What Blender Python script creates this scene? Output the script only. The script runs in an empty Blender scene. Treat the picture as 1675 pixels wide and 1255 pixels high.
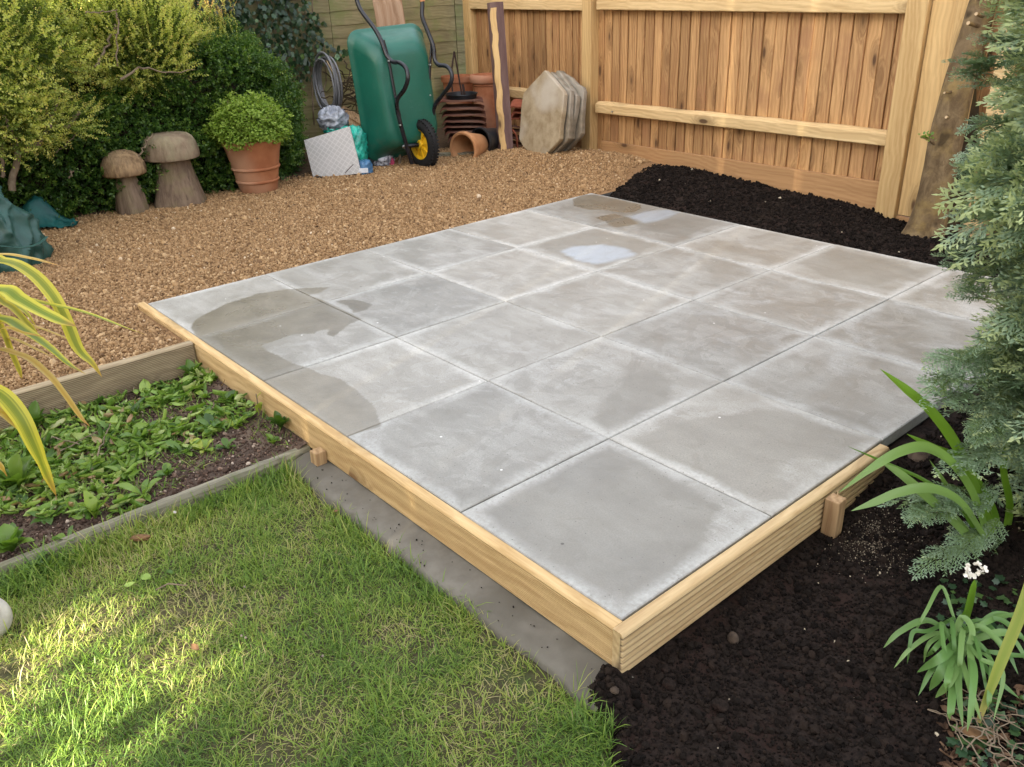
import bpy, math, random
import numpy as np
from mathutils import Vector, Matrix

rng = np.random.default_rng(11)
random.seed(11)
SC = bpy.context.scene
COL = SC.collection
R = math.radians

# ---------------------------------------------------------------- camera
CAM = np.array([4.0102, -1.1595, 1.3330])
YAW, PIT, ROL, FPX = -0.868045, -0.445152, -0.034503, 1391.06   # focal length in pixels of a 1675 px wide frame
_f = np.array([math.cos(PIT) * math.sin(YAW), math.cos(PIT) * math.cos(YAW), math.sin(PIT)])
_rt = np.array([math.cos(YAW), -math.sin(YAW), 0.0])
_up = np.cross(_rt, _f)
_r = _rt * math.cos(ROL) + _up * math.sin(ROL)
_u = -_rt * math.sin(ROL) + _up * math.cos(ROL)
cd = bpy.data.cameras.new('camera')
cd.sensor_width = 36.0
cd.lens = FPX / 1675 * 36.0
cd.clip_start = 0.05
cd.clip_end = 500
cam = bpy.data.objects.new('camera', cd)
COL.objects.link(cam)
cam.matrix_world = Matrix(((_r[0], _u[0], -_f[0], CAM[0]), (_r[1], _u[1], -_f[1], CAM[1]), (_r[2], _u[2], -_f[2], CAM[2]), (0, 0, 0, 1)))
SC.camera = cam

# ---------------------------------------------------------------- light
SUN_EL = R(21)
SUN_H = np.array([0.30, -0.954])                      # horizontal direction towards the sun
EXPOSURE = 2.42
w = bpy.data.worlds.new('World')
SC.world = w
w.use_nodes = True
wt = w.node_tree
bg = wt.nodes['Background']
sky = wt.nodes.new('ShaderNodeTexSky')
sky.sky_type = 'NISHITA'
sky.sun_disc = False
sky.sun_elevation = SUN_EL
sky.sun_rotation = math.atan2(SUN_H[0], SUN_H[1])
sky.air_density = 1.0
sky.dust_density = 2.0
sky.ozone_density = 1.0
# broken white cloud over the blue
tc = wt.nodes.new('ShaderNodeTexCoord')
cn = wt.nodes.new('ShaderNodeTexNoise'); cn.inputs['Scale'].default_value = 2.6; cn.inputs['Detail'].default_value = 7
cr = wt.nodes.new('ShaderNodeValToRGB')
cr.color_ramp.elements[0].position = 0.36; cr.color_ramp.elements[1].position = 0.60
hs = wt.nodes.new('ShaderNodeRGB'); hs.outputs[0].default_value = (5.6, 5.3, 4.9, 1)
mx = wt.nodes.new('ShaderNodeMix'); mx.data_type = 'RGBA'
mu = wt.nodes.new('ShaderNodeMath'); mu.operation = 'MULTIPLY'; mu.inputs[1].default_value = 0.82
wt.links.new(tc.outputs['Generated'], cn.inputs['Vector'])
wt.links.new(cn.outputs['Fac'], cr.inputs['Fac'])
wt.links.new(cr.outputs['Color'], mu.inputs[0])
wt.links.new(mu.outputs[0], mx.inputs[0])
wt.links.new(sky.outputs[0], mx.inputs[6])
wt.links.new(hs.outputs[0], mx.inputs[7])
wt.links.new(mx.outputs[2], bg.inputs['Color'])
bg.inputs['Strength'].default_value = 0.12
sd = bpy.data.lights.new('sun', 'SUN')
sd.energy = 6.5
sd.angle = R(0.6)
sd.color = (1.0, 0.90, 0.72)
sun = bpy.data.objects.new('sun', sd)
COL.objects.link(sun)
_ts = Vector((SUN_H[0] * math.cos(SUN_EL), SUN_H[1] * math.cos(SUN_EL), math.sin(SUN_EL)))
sun.rotation_euler = _ts.to_track_quat('Z', 'Y').to_euler()
sun.location = (3, -6, 6)
vs = SC.view_settings
SC.display_settings.display_device = 'sRGB'
vs.view_transform = 'Standard'
vs.look = 'None'
vs.exposure = EXPOSURE
vs.gamma = 1.0
vs.use_curve_mapping = False
SC.cycles.max_bounces = 6
SC.cycles.diffuse_bounces = 3
SC.cycles.glossy_bounces = 3
SC.cycles.transmission_bounces = 4
SC.cycles.transparent_max_bounces = 6
SC.cycles.use_denoising = True
SC.cycles.caustics_reflective = False
SC.cycles.caustics_refractive = False

# ---------------------------------------------------------------- where a photographed point lies in the place
def ray(px, py):
    return _f + _r * (px - 837.5) / FPX - _u * (py - 627.5) / FPX

def at(px, py, z=0.0):
    d = ray(px, py)
    return CAM + d * (z - CAM[2]) / d[2]

FH = _f[:2] / np.linalg.norm(_f[:2])                  # level direction of view
FH3 = np.array([FH[0], FH[1], 0.0])

def up_at(px, py, base, back=0.0):
    """point above the ground on the upright plane through `base` that faces the camera, `back` metres behind it"""
    d = ray(px, py)
    k = FH3 @ np.asarray(base, float) + back
    return CAM + d * (k - FH3 @ CAM) / (FH3 @ d)

def on_plane(px, py, n, k):
    n = np.asarray(n, float)
    d = ray(px, py)
    return CAM + d * (k - n @ CAM) / (n @ d)

# ---------------------------------------------------------------- noise for heights
def vnoise(x, y, seed=0):
    xi = np.floor(x).astype(np.int64); yi = np.floor(y).astype(np.int64)
    fx = x - xi; fy = y - yi
    fx = fx * fx * (3 - 2 * fx); fy = fy * fy * (3 - 2 * fy)
    def h(a, b):
        n = (a * 374761393 + b * 668265263 + seed * 1442695041) & 0x7fffffff
        n = ((n ^ (n >> 13)) * 1274126177) & 0x7fffffff
        return ((n ^ (n >> 16)) & 0xffff) / 65535.0
    return (h(xi, yi) * (1 - fx) + h(xi + 1, yi) * fx) * (1 - fy) + (h(xi, yi + 1) * (1 - fx) + h(xi + 1, yi + 1) * fx) * fy

def fbm(x, y, oct=4, seed=0):
    s = 0; a = 0.5
    for i in range(oct):
        s = s + a * vnoise(x, y, seed + i); x = x * 2.03; y = y * 2.03; a *= 0.5
    return s

# ---------------------------------------------------------------- meshes
def mesh_np(name, v, faces, smooth=None, tint=None, mat=None, attrs=None):
    """v (N,3); faces = list of (M,k) integer arrays"""
    me = bpy.data.meshes.new(name)
    v = np.ascontiguousarray(v, dtype=np.float32)
    me.vertices.add(len(v))
    me.vertices.foreach_set('co', v.ravel())
    faces = [np.asarray(f, dtype=np.int32) for f in faces if len(f)]
    loops = np.concatenate([f.ravel() for f in faces])
    tot = np.concatenate([np.full(len(f), f.shape[1], np.int32) for f in faces])
    st = np.concatenate([[0], np.cumsum(tot)[:-1]]).astype(np.int32)
    me.loops.add(len(loops))
    me.loops.foreach_set('vertex_index', loops)
    me.polygons.add(len(tot))
    me.polygons.foreach_set('loop_start', st)
    try:
        me.polygons.foreach_set('loop_total', tot)
    except Exception:
        pass
    me.update(calc_edges=True)
    me.validate()
    if tint is not None:
        a = me.attributes.new('tint', 'FLOAT', 'POINT')
        a.data.foreach_set('value', np.ascontiguousarray(tint, dtype=np.float32))
    for k, val in (attrs or {}).items():
        a = me.attributes.new(k, 'FLOAT', 'POINT')
        a.data.foreach_set('value', np.ascontiguousarray(val, dtype=np.float32))
    if smooth is None:
        me.polygons.foreach_set('use_smooth', np.zeros(len(me.polygons), dtype=bool))
    else:
        me.polygons.foreach_set('use_smooth', np.ones(len(me.polygons), dtype=bool))
        if smooth is not True:
            me.set_sharp_from_angle(angle=R(smooth))
    if mat is not None:
        me.materials.append(mat)
    return me

class MB:
    def __init__(s):
        s.v = []; s.f = []; s.n = 0; s.t = []
    def add(s, v, f, tint=0.5):
        v = np.asarray(v, float)
        for a in f:
            s.f.append(np.asarray(a, int) + s.n)
        s.v.append(v); s.n += len(v)
        s.t.append(np.broadcast_to(np.asarray(tint, float), (len(v),)))
        return s
    def box(s, lo, hi, ch=0.0, M=None, tint=0.5):
        lo = np.array(lo, float); hi = np.array(hi, float)
        c = (lo + hi) / 2; h = (hi - lo) / 2
        if ch <= 0:
            v = np.array([[x, y, z] for x in (-1, 1) for y in (-1, 1) for z in (-1, 1)], float) * h
            f = [np.array([[0, 1, 3, 2], [4, 6, 7, 5], [0, 4, 5, 1], [2, 3, 7, 6], [0, 2, 6, 4], [1, 5, 7, 3]])]
        else:
            ch = min(ch, h.min() * 0.9)
            v = []; idx = {}
            for x in (-1, 1):
                for y in (-1, 1):
                    for z in (-1, 1):
                        sg = np.array([x, y, z], float)
                        for a in range(3):
                            p = sg * (h - ch); p[a] = sg[a] * h[a]
                            idx[(x, y, z, a)] = len(v); v.append(p)
            q = []
            for a in range(3):
                b, c2 = [(1, 2), (2, 0), (0, 1)][a]
                for sg in (-1, 1):
                    ring = []
                    for (p, r_) in ((-1, -1), (1, -1), (1, 1), (-1, 1)):
                        k = [0, 0, 0]; k[a] = sg; k[b] = p; k[c2] = r_
                        ring.append(idx[(k[0], k[1], k[2], a)])
                    q.append(ring if sg > 0 else ring[::-1])
            for a in range(3):                      # edges parallel to axis a
                b, c2 = [(1, 2), (2, 0), (0, 1)][a]
                for p in (-1, 1):
                    for r_ in (-1, 1):
                        k0 = [0, 0, 0]; k0[a] = -1; k0[b] = p; k0[c2] = r_
                        k1 = list(k0); k1[a] = 1
                        ring = [idx[(*k0, b)], idx[(*k1, b)], idx[(*k1, c2)], idx[(*k0, c2)]]
                        q.append(ring if p * r_ < 0 else ring[::-1])
            t3 = []
            for x in (-1, 1):
                for y in (-1, 1):
                    for z in (-1, 1):
                        t = [idx[(x, y, z, 0)], idx[(x, y, z, 1)], idx[(x, y, z, 2)]]
                        t3.append(t if x * y * z > 0 else t[::-1])
            v = np.array(v); f = [np.array(q), np.array(t3)]
        v = v + c
        if M is not None:
            v = v @ np.array(M)[:3, :3].T + np.array(M)[:3, 3]
        return s.add(v, f, tint)
    def tube(s, pts, rad, seg=8, caps=True, tint=0.5, flat=1.0):
        pts = np.asarray(pts, float); n = len(pts)
        rad = np.broadcast_to(np.asarray(rad, float), (n,))
        tan = np.gradient(pts, axis=0); tan /= np.linalg.norm(tan, axis=1)[:, None] + 1e-12
        ref = np.array([0, 0, 1.0]) if abs(tan[0][2]) < 0.9 else np.array([1.0, 0, 0])
        a = np.cross(tan[0], ref); a /= np.linalg.norm(a)
        V = []
        for i in range(n):
            a = a - tan[i] * (a @ tan[i]); a /= np.linalg.norm(a) + 1e-12
            b = np.cross(tan[i], a)
            th = np.linspace(0, 2 * np.pi, seg, endpoint=False)
            V.append(pts[i] + rad[i] * (np.cos(th)[:, None] * a + np.sin(th)[:, None] * b * flat))
        V = np.concatenate(V)
        i, j = np.meshgrid(np.arange(n - 1), np.arange(seg), indexing='ij')
        q = np.stack([i * seg + j, i * seg + (j + 1) % seg, (i + 1) * seg + (j + 1) % seg, (i + 1) * seg + j], -1).reshape(-1, 4)
        f = [q]
        if caps:
            f += [np.arange(seg)[::-1][None], (np.arange(seg) + (n - 1) * seg)[None]]
        return s.add(V, f, tint)
    def lathe(s, prof, seg=24, M=None, tint=0.5, wob=None):
        prof = np.asarray(prof, float); n = len(prof)
        th = np.linspace(0, 2 * np.pi, seg, endpoint=False)
        r = prof[:, 0][:, None] * np.ones(seg)
        z = prof[:, 1][:, None] * np.ones(seg)
        if wob is not None:
            r = r * wob(th[None, :] * np.ones((n, 1)), z)
        V = np.stack([r * np.cos(th), r * np.sin(th), z], -1).reshape(-1, 3)
        i, j = np.meshgrid(np.arange(n - 1), np.arange(seg), indexing='ij')
        q = np.stack([i * seg + j, i * seg + (j + 1) % seg, (i + 1) * seg + (j + 1) % seg, (i + 1) * seg + j], -1).reshape(-1, 4)
        if M is not None:
            V = V @ np.array(M)[:3, :3].T + np.array(M)[:3, 3]
        return s.add(V, [q], tint)
    def prism(s, poly, z0, z1, M=None, tint=0.5):
        poly = np.asarray(poly, float); n = len(poly)
        V = np.concatenate([np.c_[poly, np.full(n, z0)], np.c_[poly, np.full(n, z1)]])
        if M is not None:
            V = V @ np.array(M)[:3, :3].T + np.array(M)[:3, 3]
        i = np.arange(n)
        return s.add(V, [np.stack([i, (i + 1) % n, (i + 1) % n + n, i + n], -1), i[::-1][None], (i + n)[None]], tint)
    def arrays(s):
        return np.concatenate(s.v), s.f, np.concatenate(s.t)

def link(o, parent=None, M=None):
    COL.objects.link(o)
    if M is not None:
        o.matrix_basis = M if isinstance(M, Matrix) else Matrix(np.array(M).tolist())
    if parent is not None:
        o.parent = parent
        o.matrix_parent_inverse = WORLD[parent.name].inverted()
    WORLD[o.name] = o.matrix_basis.copy()
    return o
WORLD = {}

def obj(name, mb, mat, parent=None, M=None, smooth=None, recentre=True, attrs=None):
    v, f, t = mb.arrays()
    M = Matrix.Identity(4) if M is None else (M.copy() if isinstance(M, Matrix) else Matrix(np.array(M).tolist()))
    if recentre:
        c = (v.min(0) + v.max(0)) / 2
        v = v - c
        M = M @ Matrix.Translation(Vector(c))
    o = bpy.data.objects.new(name, mesh_np(name, v, f, smooth, t, mat, attrs))
    return link(o, parent, M)

def thing(name, label, cat, loc=(0, 0, 0), group=None, rz=0.0):
    o = bpy.data.objects.new(name, None)
    o.empty_display_size = 0.1
    link(o, None, Matrix.Translation(Vector(loc)) @ Matrix.Rotation(rz, 4, 'Z'))
    return tag(o, label, cat, group)

def tag(o, label, cat, group=None):
    o['label'] = label; o['category'] = cat
    if group: o['group'] = group
    return o

def structure(o):
    o['kind'] = 'structure'; return o

def stuff(o):
    o['kind'] = 'stuff'; return o

def copy_tree(o, M):
    """copy of a thing, its parts and sub-parts, moved by the matrix M"""
    c = o.copy(); COL.objects.link(c)
    c.matrix_basis = M @ o.matrix_basis
    WORLD[c.name] = c.matrix_basis.copy()
    for ch in list(o.children):
        d = ch.copy(); COL.objects.link(d); d.parent = c
        for g in list(ch.children):
            e = g.copy(); COL.objects.link(e); e.parent = d
    return c

def frame(origin, x, y=None, z=None):
    """matrix from an origin and two directions"""
    o = np.asarray(origin, float)
    x = np.asarray(x, float); x = x / np.linalg.norm(x)
    if z is not None:
        z = np.asarray(z, float); z = z - x * (z @ x); z /= np.linalg.norm(z); y = np.cross(z, x)
    else:
        y = np.asarray(y, float); y = y - x * (y @ x); y /= np.linalg.norm(y); z = np.cross(x, y)
    return Matrix(((x[0], y[0], z[0], o[0]), (x[1], y[1], z[1], o[1]), (x[2], y[2], z[2], o[2]), (0, 0, 0, 1)))

def rot_rand(n, up=None, spread=1.0):
    """n random rotation matrices"""
    q = rng.normal(size=(n, 4)); q /= np.linalg.norm(q, axis=1)[:, None]
    w_, x, y, z = q.T
    return np.stack([1 - 2 * (y * y + z * z), 2 * (x * y - z * w_), 2 * (x * z + y * w_), 2 * (x * y + z * w_), 1 - 2 * (x * x + z * z), 2 * (y * z - x * w_), 2 * (x * z - y * w_), 2 * (y * z + x * w_), 1 - 2 * (x * x + y * y)], -1).reshape(n, 3, 3)

def aim(d, roll=None, upref=None):
    """rotations whose local +X points along each d, local Z near upref or rolled at random"""
    d = np.asarray(d, float); n = len(d)
    d = d / (np.linalg.norm(d, axis=1)[:, None] + 1e-9)
    ref = rng.normal(size=(n, 3)) if upref is None else np.asarray(upref, float) + np.zeros((n, 3))
    y = np.cross(ref, d); y /= np.linalg.norm(y, axis=1)[:, None] + 1e-9
    z = np.cross(d, y)
    return np.stack([d, y, z], -1)

def scatter(tv, tf, Rm, loc, sc, tint, ttint=None):
    """merge copies of a template (tv, tf) -> v, faces, tint"""
    n = len(loc); k = len(tv)
    sc = np.asarray(sc, float)
    if sc.ndim == 1: sc = sc[:, None] * np.ones(3)
    V = np.einsum('nij,nkj->nki', Rm, tv[None] * sc[:, None, :]) + loc[:, None, :]
    off = (np.arange(n) * k)[:, None, None]
    F = [(np.asarray(f)[None] + off).reshape(-1, np.asarray(f).shape[1]) for f in tf]
    T = np.repeat(np.asarray(tint, float), k).reshape(n, k)
    if ttint is not None: T = T + ttint[None]
    return V.reshape(-1, 3), F, T.ravel()

def merge(parts):
    v = []; f = []; t = []; n = 0
    for (a, b, c) in parts:
        v.append(a); t.append(c)
        f += [q + n for q in b]; n += len(a)
    return np.concatenate(v), f, np.concatenate(t)

def obj_np(name, data, mat, parent=None, smooth=None):
    v, f, t = data
    c = (v.min(0) + v.max(0)) / 2
    o = bpy.data.objects.new(name, mesh_np(name, v - c, f, smooth, t, mat))
    return link(o, parent, Matrix.Translation(Vector(c)))
# ---------------------------------------------------------------- materials
def S(r, g, b, k=1.0):
    f = lambda c: (c / 255 / 12.92) if c <= 10 else ((c / 255 + 0.055) / 1.055) ** 2.4
    return (f(r) * k, f(g) * k, f(b) * k, 1.0)

class NT:
    def __init__(s, name):
        s.m = bpy.data.materials.new(name); s.m.use_nodes = True
        s.t = s.m.node_tree
        s.b = s.t.nodes['Principled BSDF']; s.out = s.t.nodes['Material Output']
        s._tc = None
    def n(s, ty, **kw):
        x = s.t.nodes.new(ty)
        for k, v in kw.items(): setattr(x, k, v)
        return x
    def put(s, sock, val):
        if isinstance(val, bpy.types.NodeSocket): s.t.links.new(val, sock)
        elif val is not None:
            if hasattr(sock.default_value, '__len__') and not hasattr(val, '__len__'):
                val = (val,) * len(sock.default_value)
            elif hasattr(sock.default_value, '__len__') and len(sock.default_value) != len(val):
                val = tuple(val)[:len(sock.default_value)]
            sock.default_value = val
    def math(s, op, a, b=None, c=None, clamp=False):
        x = s.n('ShaderNodeMath', operation=op, use_clamp=clamp)
        s.put(x.inputs[0], a); s.put(x.inputs[1], b); s.put(x.inputs[2], c)
        return x.outputs[0]
    def mix(s, fac, a, b, blend='MIX'):
        x = s.n('ShaderNodeMix', data_type='RGBA', blend_type=blend)
        s.put(x.inputs[0], fac); s.put(x.inputs[6], a); s.put(x.inputs[7], b)
        return x.outputs[2]
    def noise(s, vec, scale, detail=4, rough=0.5, dist=0.0):
        x = s.n('ShaderNodeTexNoise')
        s.put(x.inputs['Vector'], vec); s.put(x.inputs['Scale'], scale); s.put(x.inputs['Detail'], detail)
        s.put(x.inputs['Roughness'], rough); s.put(x.inputs['Distortion'], dist)
        return x.outputs['Fac']
    def vor(s, vec, scale, feature='F1', rand=1.0):
        x = s.n('ShaderNodeTexVoronoi', feature=feature)
        s.put(x.inputs['Vector'], vec); s.put(x.inputs['Scale'], scale); s.put(x.inputs['Randomness'], rand)
        return x
    def ramp(s, fac, stops, interp='LINEAR'):
        x = s.n('ShaderNodeValToRGB'); r = x.color_ramp; r.interpolation = interp
        while len(r.elements) < len(stops): r.elements.new(0.5)
        for e, (p, c) in zip(r.elements, stops):
            e.position = p; e.color = c if len(c) == 4 else (*c, 1)
        s.put(x.inputs['Fac'], fac)
        return x.outputs['Color']
    def mr(s, v, a, b, c=0.0, d=1.0, smooth=False):
        x = s.n('ShaderNodeMapRange'); x.interpolation_type = 'SMOOTHSTEP' if smooth else 'LINEAR'
        s.put(x.inputs[0], v)
        for i, k in enumerate((a, b, c, d)): s.put(x.inputs[i + 1], k)
        return x.outputs[0]
    def tc(s, k='Object'):
        if s._tc is None: s._tc = s.n('ShaderNodeTexCoord')
        return s._tc.outputs[k]
    def pos(s):
        return s.n('ShaderNodeNewGeometry').outputs['Position']
    def vmul(s, v, k):
        x = s.n('ShaderNodeVectorMath', operation='MULTIPLY'); s.put(x.inputs[0], v); s.put(x.inputs[1], k); return x.outputs[0]
    def vadd(s, v, k):
        x = s.n('ShaderNodeVectorMath', operation='ADD'); s.put(x.inputs[0], v); s.put(x.inputs[1], k); return x.outputs[0]
    def xyz(s, v):
        x = s.n('ShaderNodeSeparateXYZ'); s.put(x.inputs[0], v); return x.outputs
    def comb(s, a, b, c):
        x = s.n('ShaderNodeCombineXYZ'); s.put(x.inputs[0], a); s.put(x.inputs[1], b); s.put(x.inputs[2], c); return x.outputs[0]
    def attr(s, name, ty='GEOMETRY'):
        x = s.n('ShaderNodeAttribute', attribute_name=name, attribute_type=ty); return x.outputs['Fac']
    def rand(s):
        return s.n('ShaderNodeObjectInfo').outputs['Random']
    def bump(s, h, strength=0.3, dist=0.01):
        x = s.n('ShaderNodeBump'); s.put(x.inputs['Height'], h); x.inputs['Strength'].default_value = strength; x.inputs['Distance'].default_value = dist
        s.t.links.new(x.outputs[0], s.b.inputs['Normal']); return x
    def done(s, col, rough=0.7, spec=None, **kw):
        s.put(s.b.inputs['Base Color'], col); s.put(s.b.inputs['Roughness'], rough)
        if spec is not None: s.put(s.b.inputs['Specular IOR Level'], spec)
        for k, v in kw.items(): s.put(s.b.inputs[k.replace('_', ' ')], v)
        return s.m
    def leafy(s, col, rough=0.5, trans=0.35, tcol=None, spec=0.4):
        """leaf: principled front with light passing through"""
        s.put(s.b.inputs['Base Color'], col); s.put(s.b.inputs['Roughness'], rough); s.put(s.b.inputs['Specular IOR Level'], spec)
        t = s.n('ShaderNodeBsdfTranslucent'); s.put(t.inputs[0], tcol if tcol is not None else col)
        m = s.n('ShaderNodeMixShader'); m.inputs[0].default_value = trans
        s.t.links.new(s.b.outputs[0], m.inputs[1]); s.t.links.new(t.outputs[0], m.inputs[2])
        s.t.links.new(m.outputs[0], s.out.inputs['Surface'])
        return s.m

def wood(name, pale, dark, knot=(0.06, 0.025, 0.012, 1), axis=0, rough=0.62, knots=0.5, stain=None, var=0.35, bump=0.25, green=None, ring=1.0, groove_shade=None):
    """timber: long grain along a local axis, knots, tone that differs from piece to piece"""
    T = NT(name)
    r = T.rand()
    p = T.vadd(T.tc('Object'), T.comb(T.math('MULTIPLY', r, 37.0), T.math('MULTIPLY', r, 91.0), T.math('MULTIPLY', r, 53.0)))
    st = [1.0, 1.0, 1.0]; st[axis] = 0.07
    g0 = T.vmul(p, tuple(st))
    warp = T.noise(p, 3.0, 2)
    kst = [8.5, 8.5, 8.5]; kst[axis] = 3.2
    kv = T.vor(T.vmul(p, tuple(kst)), 1.0)
    kd = kv.outputs['Distance']
    ksel = T.math('GREATER_THAN', T.xyz(kv.outputs['Color'])[0], 1.0 - knots)
    kn = T.math('MULTIPLY', T.mr(kd, 0.09, 0.17, 1, 0, True), ksel)
    halo = T.math('MULTIPLY', T.mr(kd, 0.12, 0.50, 1, 0, True), ksel)
    gv = T.vadd(g0, T.comb(T.math('MULTIPLY', warp, 0.05), T.math('MULTIPLY', halo, 0.06), T.math('MULTIPLY', warp, 0.04)))
    fine = T.noise(gv, 95.0, 3, 0.6)
    broad = T.noise(gv, 16.0, 3, 0.55, 0.6)
    wv = T.n('ShaderNodeTexWave', wave_type='BANDS', bands_direction='DIAGONAL')
    T.put(wv.inputs['Vector'], gv); wv.inputs['Scale'].default_value = 22.0 * ring; wv.inputs['Distortion'].default_value = 5.0; wv.inputs['Detail'].default_value = 2.0; wv.inputs['Detail Scale'].default_value = 0.7
    g = T.math('ADD', T.math('MULTIPLY', fine, 0.42), T.math('ADD', T.math('MULTIPLY', broad, 0.46), T.math('MULTIPLY', wv.outputs['Fac'], 0.12)))
    col = T.mix(T.mr(g, 0.36, 0.62), pale, dark)
    col = T.mix(T.math('MULTIPLY', T.math('SUBTRACT', r, 0.5), var * 2, clamp=True), col, tuple(c * 0.55 for c in dark[:3]) + (1,))
    col = T.mix(T.math('MULTIPLY', T.math('SUBTRACT', 0.5, r), var * 1.3, clamp=True), col, tuple(min(1, c * 1.25) for c in pale[:3]) + (1,))
    if stain is not None:
        col = T.mix(T.mr(T.noise(p, 2.3, 4, 0.6), 0.5, 0.72, 0, 0.7, True), col, stain)
    if green is not None:
        col = T.mix(T.mr(T.noise(T.vmul(p, (1, 1, 1)), 4.5, 5, 0.65), 0.42, 0.68, 0, 0.75, True), col, green)
    col = T.mix(T.math('MULTIPLY', halo, 0.6), col, tuple(c * 0.55 for c in dark[:3]) + (1,))
    col = T.mix(T.math('MULTIPLY', kn, 0.85), col, knot)
    if groove_shade is not None:                        # shade under the ribs painted into the grooves as a darker tone
        col = T.mix(T.math('MULTIPLY', T.mr(T.attr('tint'), 0.25, 0.9), T.mr(T.noise(p, 5.0, 4, 0.6), 0.3, 0.6, 0.55, 0.95)), col, groove_shade)
    T.bump(T.math('ADD', T.math('ADD', T.math('MULTIPLY', fine, 0.8), T.math('MULTIPLY', g, 0.15)), T.math('MULTIPLY', kn, -0.4)), bump, 0.0022)
    return T.done(col, T.mr(fine, 0.3, 0.7, rough - 0.1, rough + 0.15), 0.35)

M = {}
M['fence'] = wood('fence_timber', (0.56, 0.335, 0.15, 1), (0.31, 0.16, 0.066, 1), knots=0.8, axis=2, var=0.42, stain=(0.33, 0.165, 0.08, 1))
M['rail'] = wood('rail_timber', (0.66, 0.48, 0.25, 1), (0.47, 0.315, 0.145, 1), knots=0.30, axis=0, var=0.2)
M['post'] = wood('post_timber', (0.64, 0.44, 0.205, 1), (0.46, 0.29, 0.12, 1), knots=0.2, axis=2, var=0.2)
M['gravel_board'] = wood('gravel_board_timber', (0.47, 0.27, 0.125, 1), (0.36, 0.195, 0.085, 1), knots=0.15, axis=0, var=0.1)
M['side_decking'] = wood('side_decking_timber', (0.62, 0.455, 0.245, 1), (0.43, 0.285, 0.135, 1), knots=0.12, axis=0, var=0.05, stain=(0.36, 0.29, 0.205, 1), groove_shade=(0.10, 0.07, 0.042, 1))
M['decking'] = wood('decking_timber', (0.67, 0.475, 0.235, 1), (0.45, 0.285, 0.12, 1), knots=0.3, axis=0, var=0.1, ring=0.8, knot=(0.20, 0.10, 0.04, 1), groove_shade=(0.24, 0.135, 0.05, 1))
M['old_decking'] = wood('weathered_decking', (0.40, 0.31, 0.19, 1), (0.27, 0.20, 0.12, 1), knots=0.1, axis=0, var=0.1, groove_shade=(0.15, 0.11, 0.065, 1))
M['peg'] = wood('peg_timber', (0.50, 0.335, 0.175, 1), (0.27, 0.155, 0.075, 1), knots=0.1, axis=2, var=0.15)
M['grey_timber'] = wood('grey_timber', (0.26, 0.235, 0.17, 1), (0.11, 0.098, 0.066, 1), knots=0.15, axis=0, var=0.1, green=(0.12, 0.13, 0.055, 1), bump=0.6)
M['shiplap'] = wood('shiplap_timber', (0.28, 0.24, 0.125, 1), (0.185, 0.155, 0.075, 1), knots=0.12, axis=1, var=0.3, green=(0.17, 0.19, 0.06, 1), stain=(0.14, 0.11, 0.06, 1))
M['plank'] = wood('stained_plank', (0.44, 0.30, 0.20, 1), (0.28, 0.16, 0.09, 1), knots=0.8, axis=2, var=0.1, stain=(0.42, 0.17, 0.04, 1), ring=0.5)
M['dark_paint'] = None




def streaks(name, a, b, c, k, fine, bump, lo=0.38, hi=0.62):
    T = NT(name); p = T.tc('Object')
    n1 = T.noise(T.vmul(p, k), fine, 5, 0.65, 0.4); n2 = T.noise(p, 7, 5, 0.6); n3 = T.noise(T.vmul(p, k), fine * 0.35, 3, 0.6)
    col = T.mix(T.mr(n1, lo, hi), b, a)
    col = T.mix(T.mr(n2, 0.45, 0.66, 0, 0.65, True), col, c)
    col = T.mix(T.mr(n3, 0.40, 0.34, 0, 0.75), col, tuple(q * 0.3 for q in b[:3]) + (1,))
    T.bump(T.math('ADD', n1, n3), bump, 0.012)
    return T.done(col, 0.9, 0.2)
M['mushroom_cap'] = streaks('carved_cap', (0.27, 0.20, 0.135, 1), (0.17, 0.12, 0.08, 1), (0.29, 0.25, 0.155, 1), (1, 1, 0.25), 22, 0.6)
M['rough_cap'] = streaks('rough_carved_cap', (0.36, 0.24, 0.13, 1), (0.16, 0.10, 0.055, 1), (0.30, 0.205, 0.12, 1), (1, 1, 0.3), 40, 1.0, 0.36, 0.62)
M['mushroom_stem'] = streaks('carved_stem', (0.225, 0.16, 0.11, 1), (0.135, 0.092, 0.064, 1), (0.20, 0.165, 0.085, 1), (1, 1, 0.10), 40, 0.7)

def speck(name, a, b, scale=30, rough=0.8, bump=0.3, third=None, spec=0.3, detail=5):
    T = NT(name); p = T.tc('Object')
    n1 = T.noise(p, scale, detail, 0.6); n2 = T.noise(p, scale * 0.17, 3, 0.5)
    col = T.mix(T.mr(n1, 0.33, 0.67), a, b)
    if third is not None: col = T.mix(T.mr(n2, 0.48, 0.66, 0, 0.8, True), col, third)
    T.bump(n1, bump, 0.006)
    return T.done(col, rough, spec)

def plain(name, col, rough=0.5, metal=0.0, spec=0.5, vary=0.12, scale=9, bump=0.0):
    T = NT(name); n1 = T.noise(T.tc('Object'), scale, 5, 0.6)
    c = T.mix(T.mr(n1, 0.35, 0.68, 0, 1), tuple(k * (1 - vary) for k in col[:3]) + (1,), tuple(min(1, k * (1 + vary)) for k in col[:3]) + (1,))
    if bump: T.bump(n1, bump, 0.01)
    return T.done(c, T.mr(n1, 0.3, 0.7, rough * 0.8, min(1, rough * 1.2)), spec, Metallic=metal)

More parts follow.
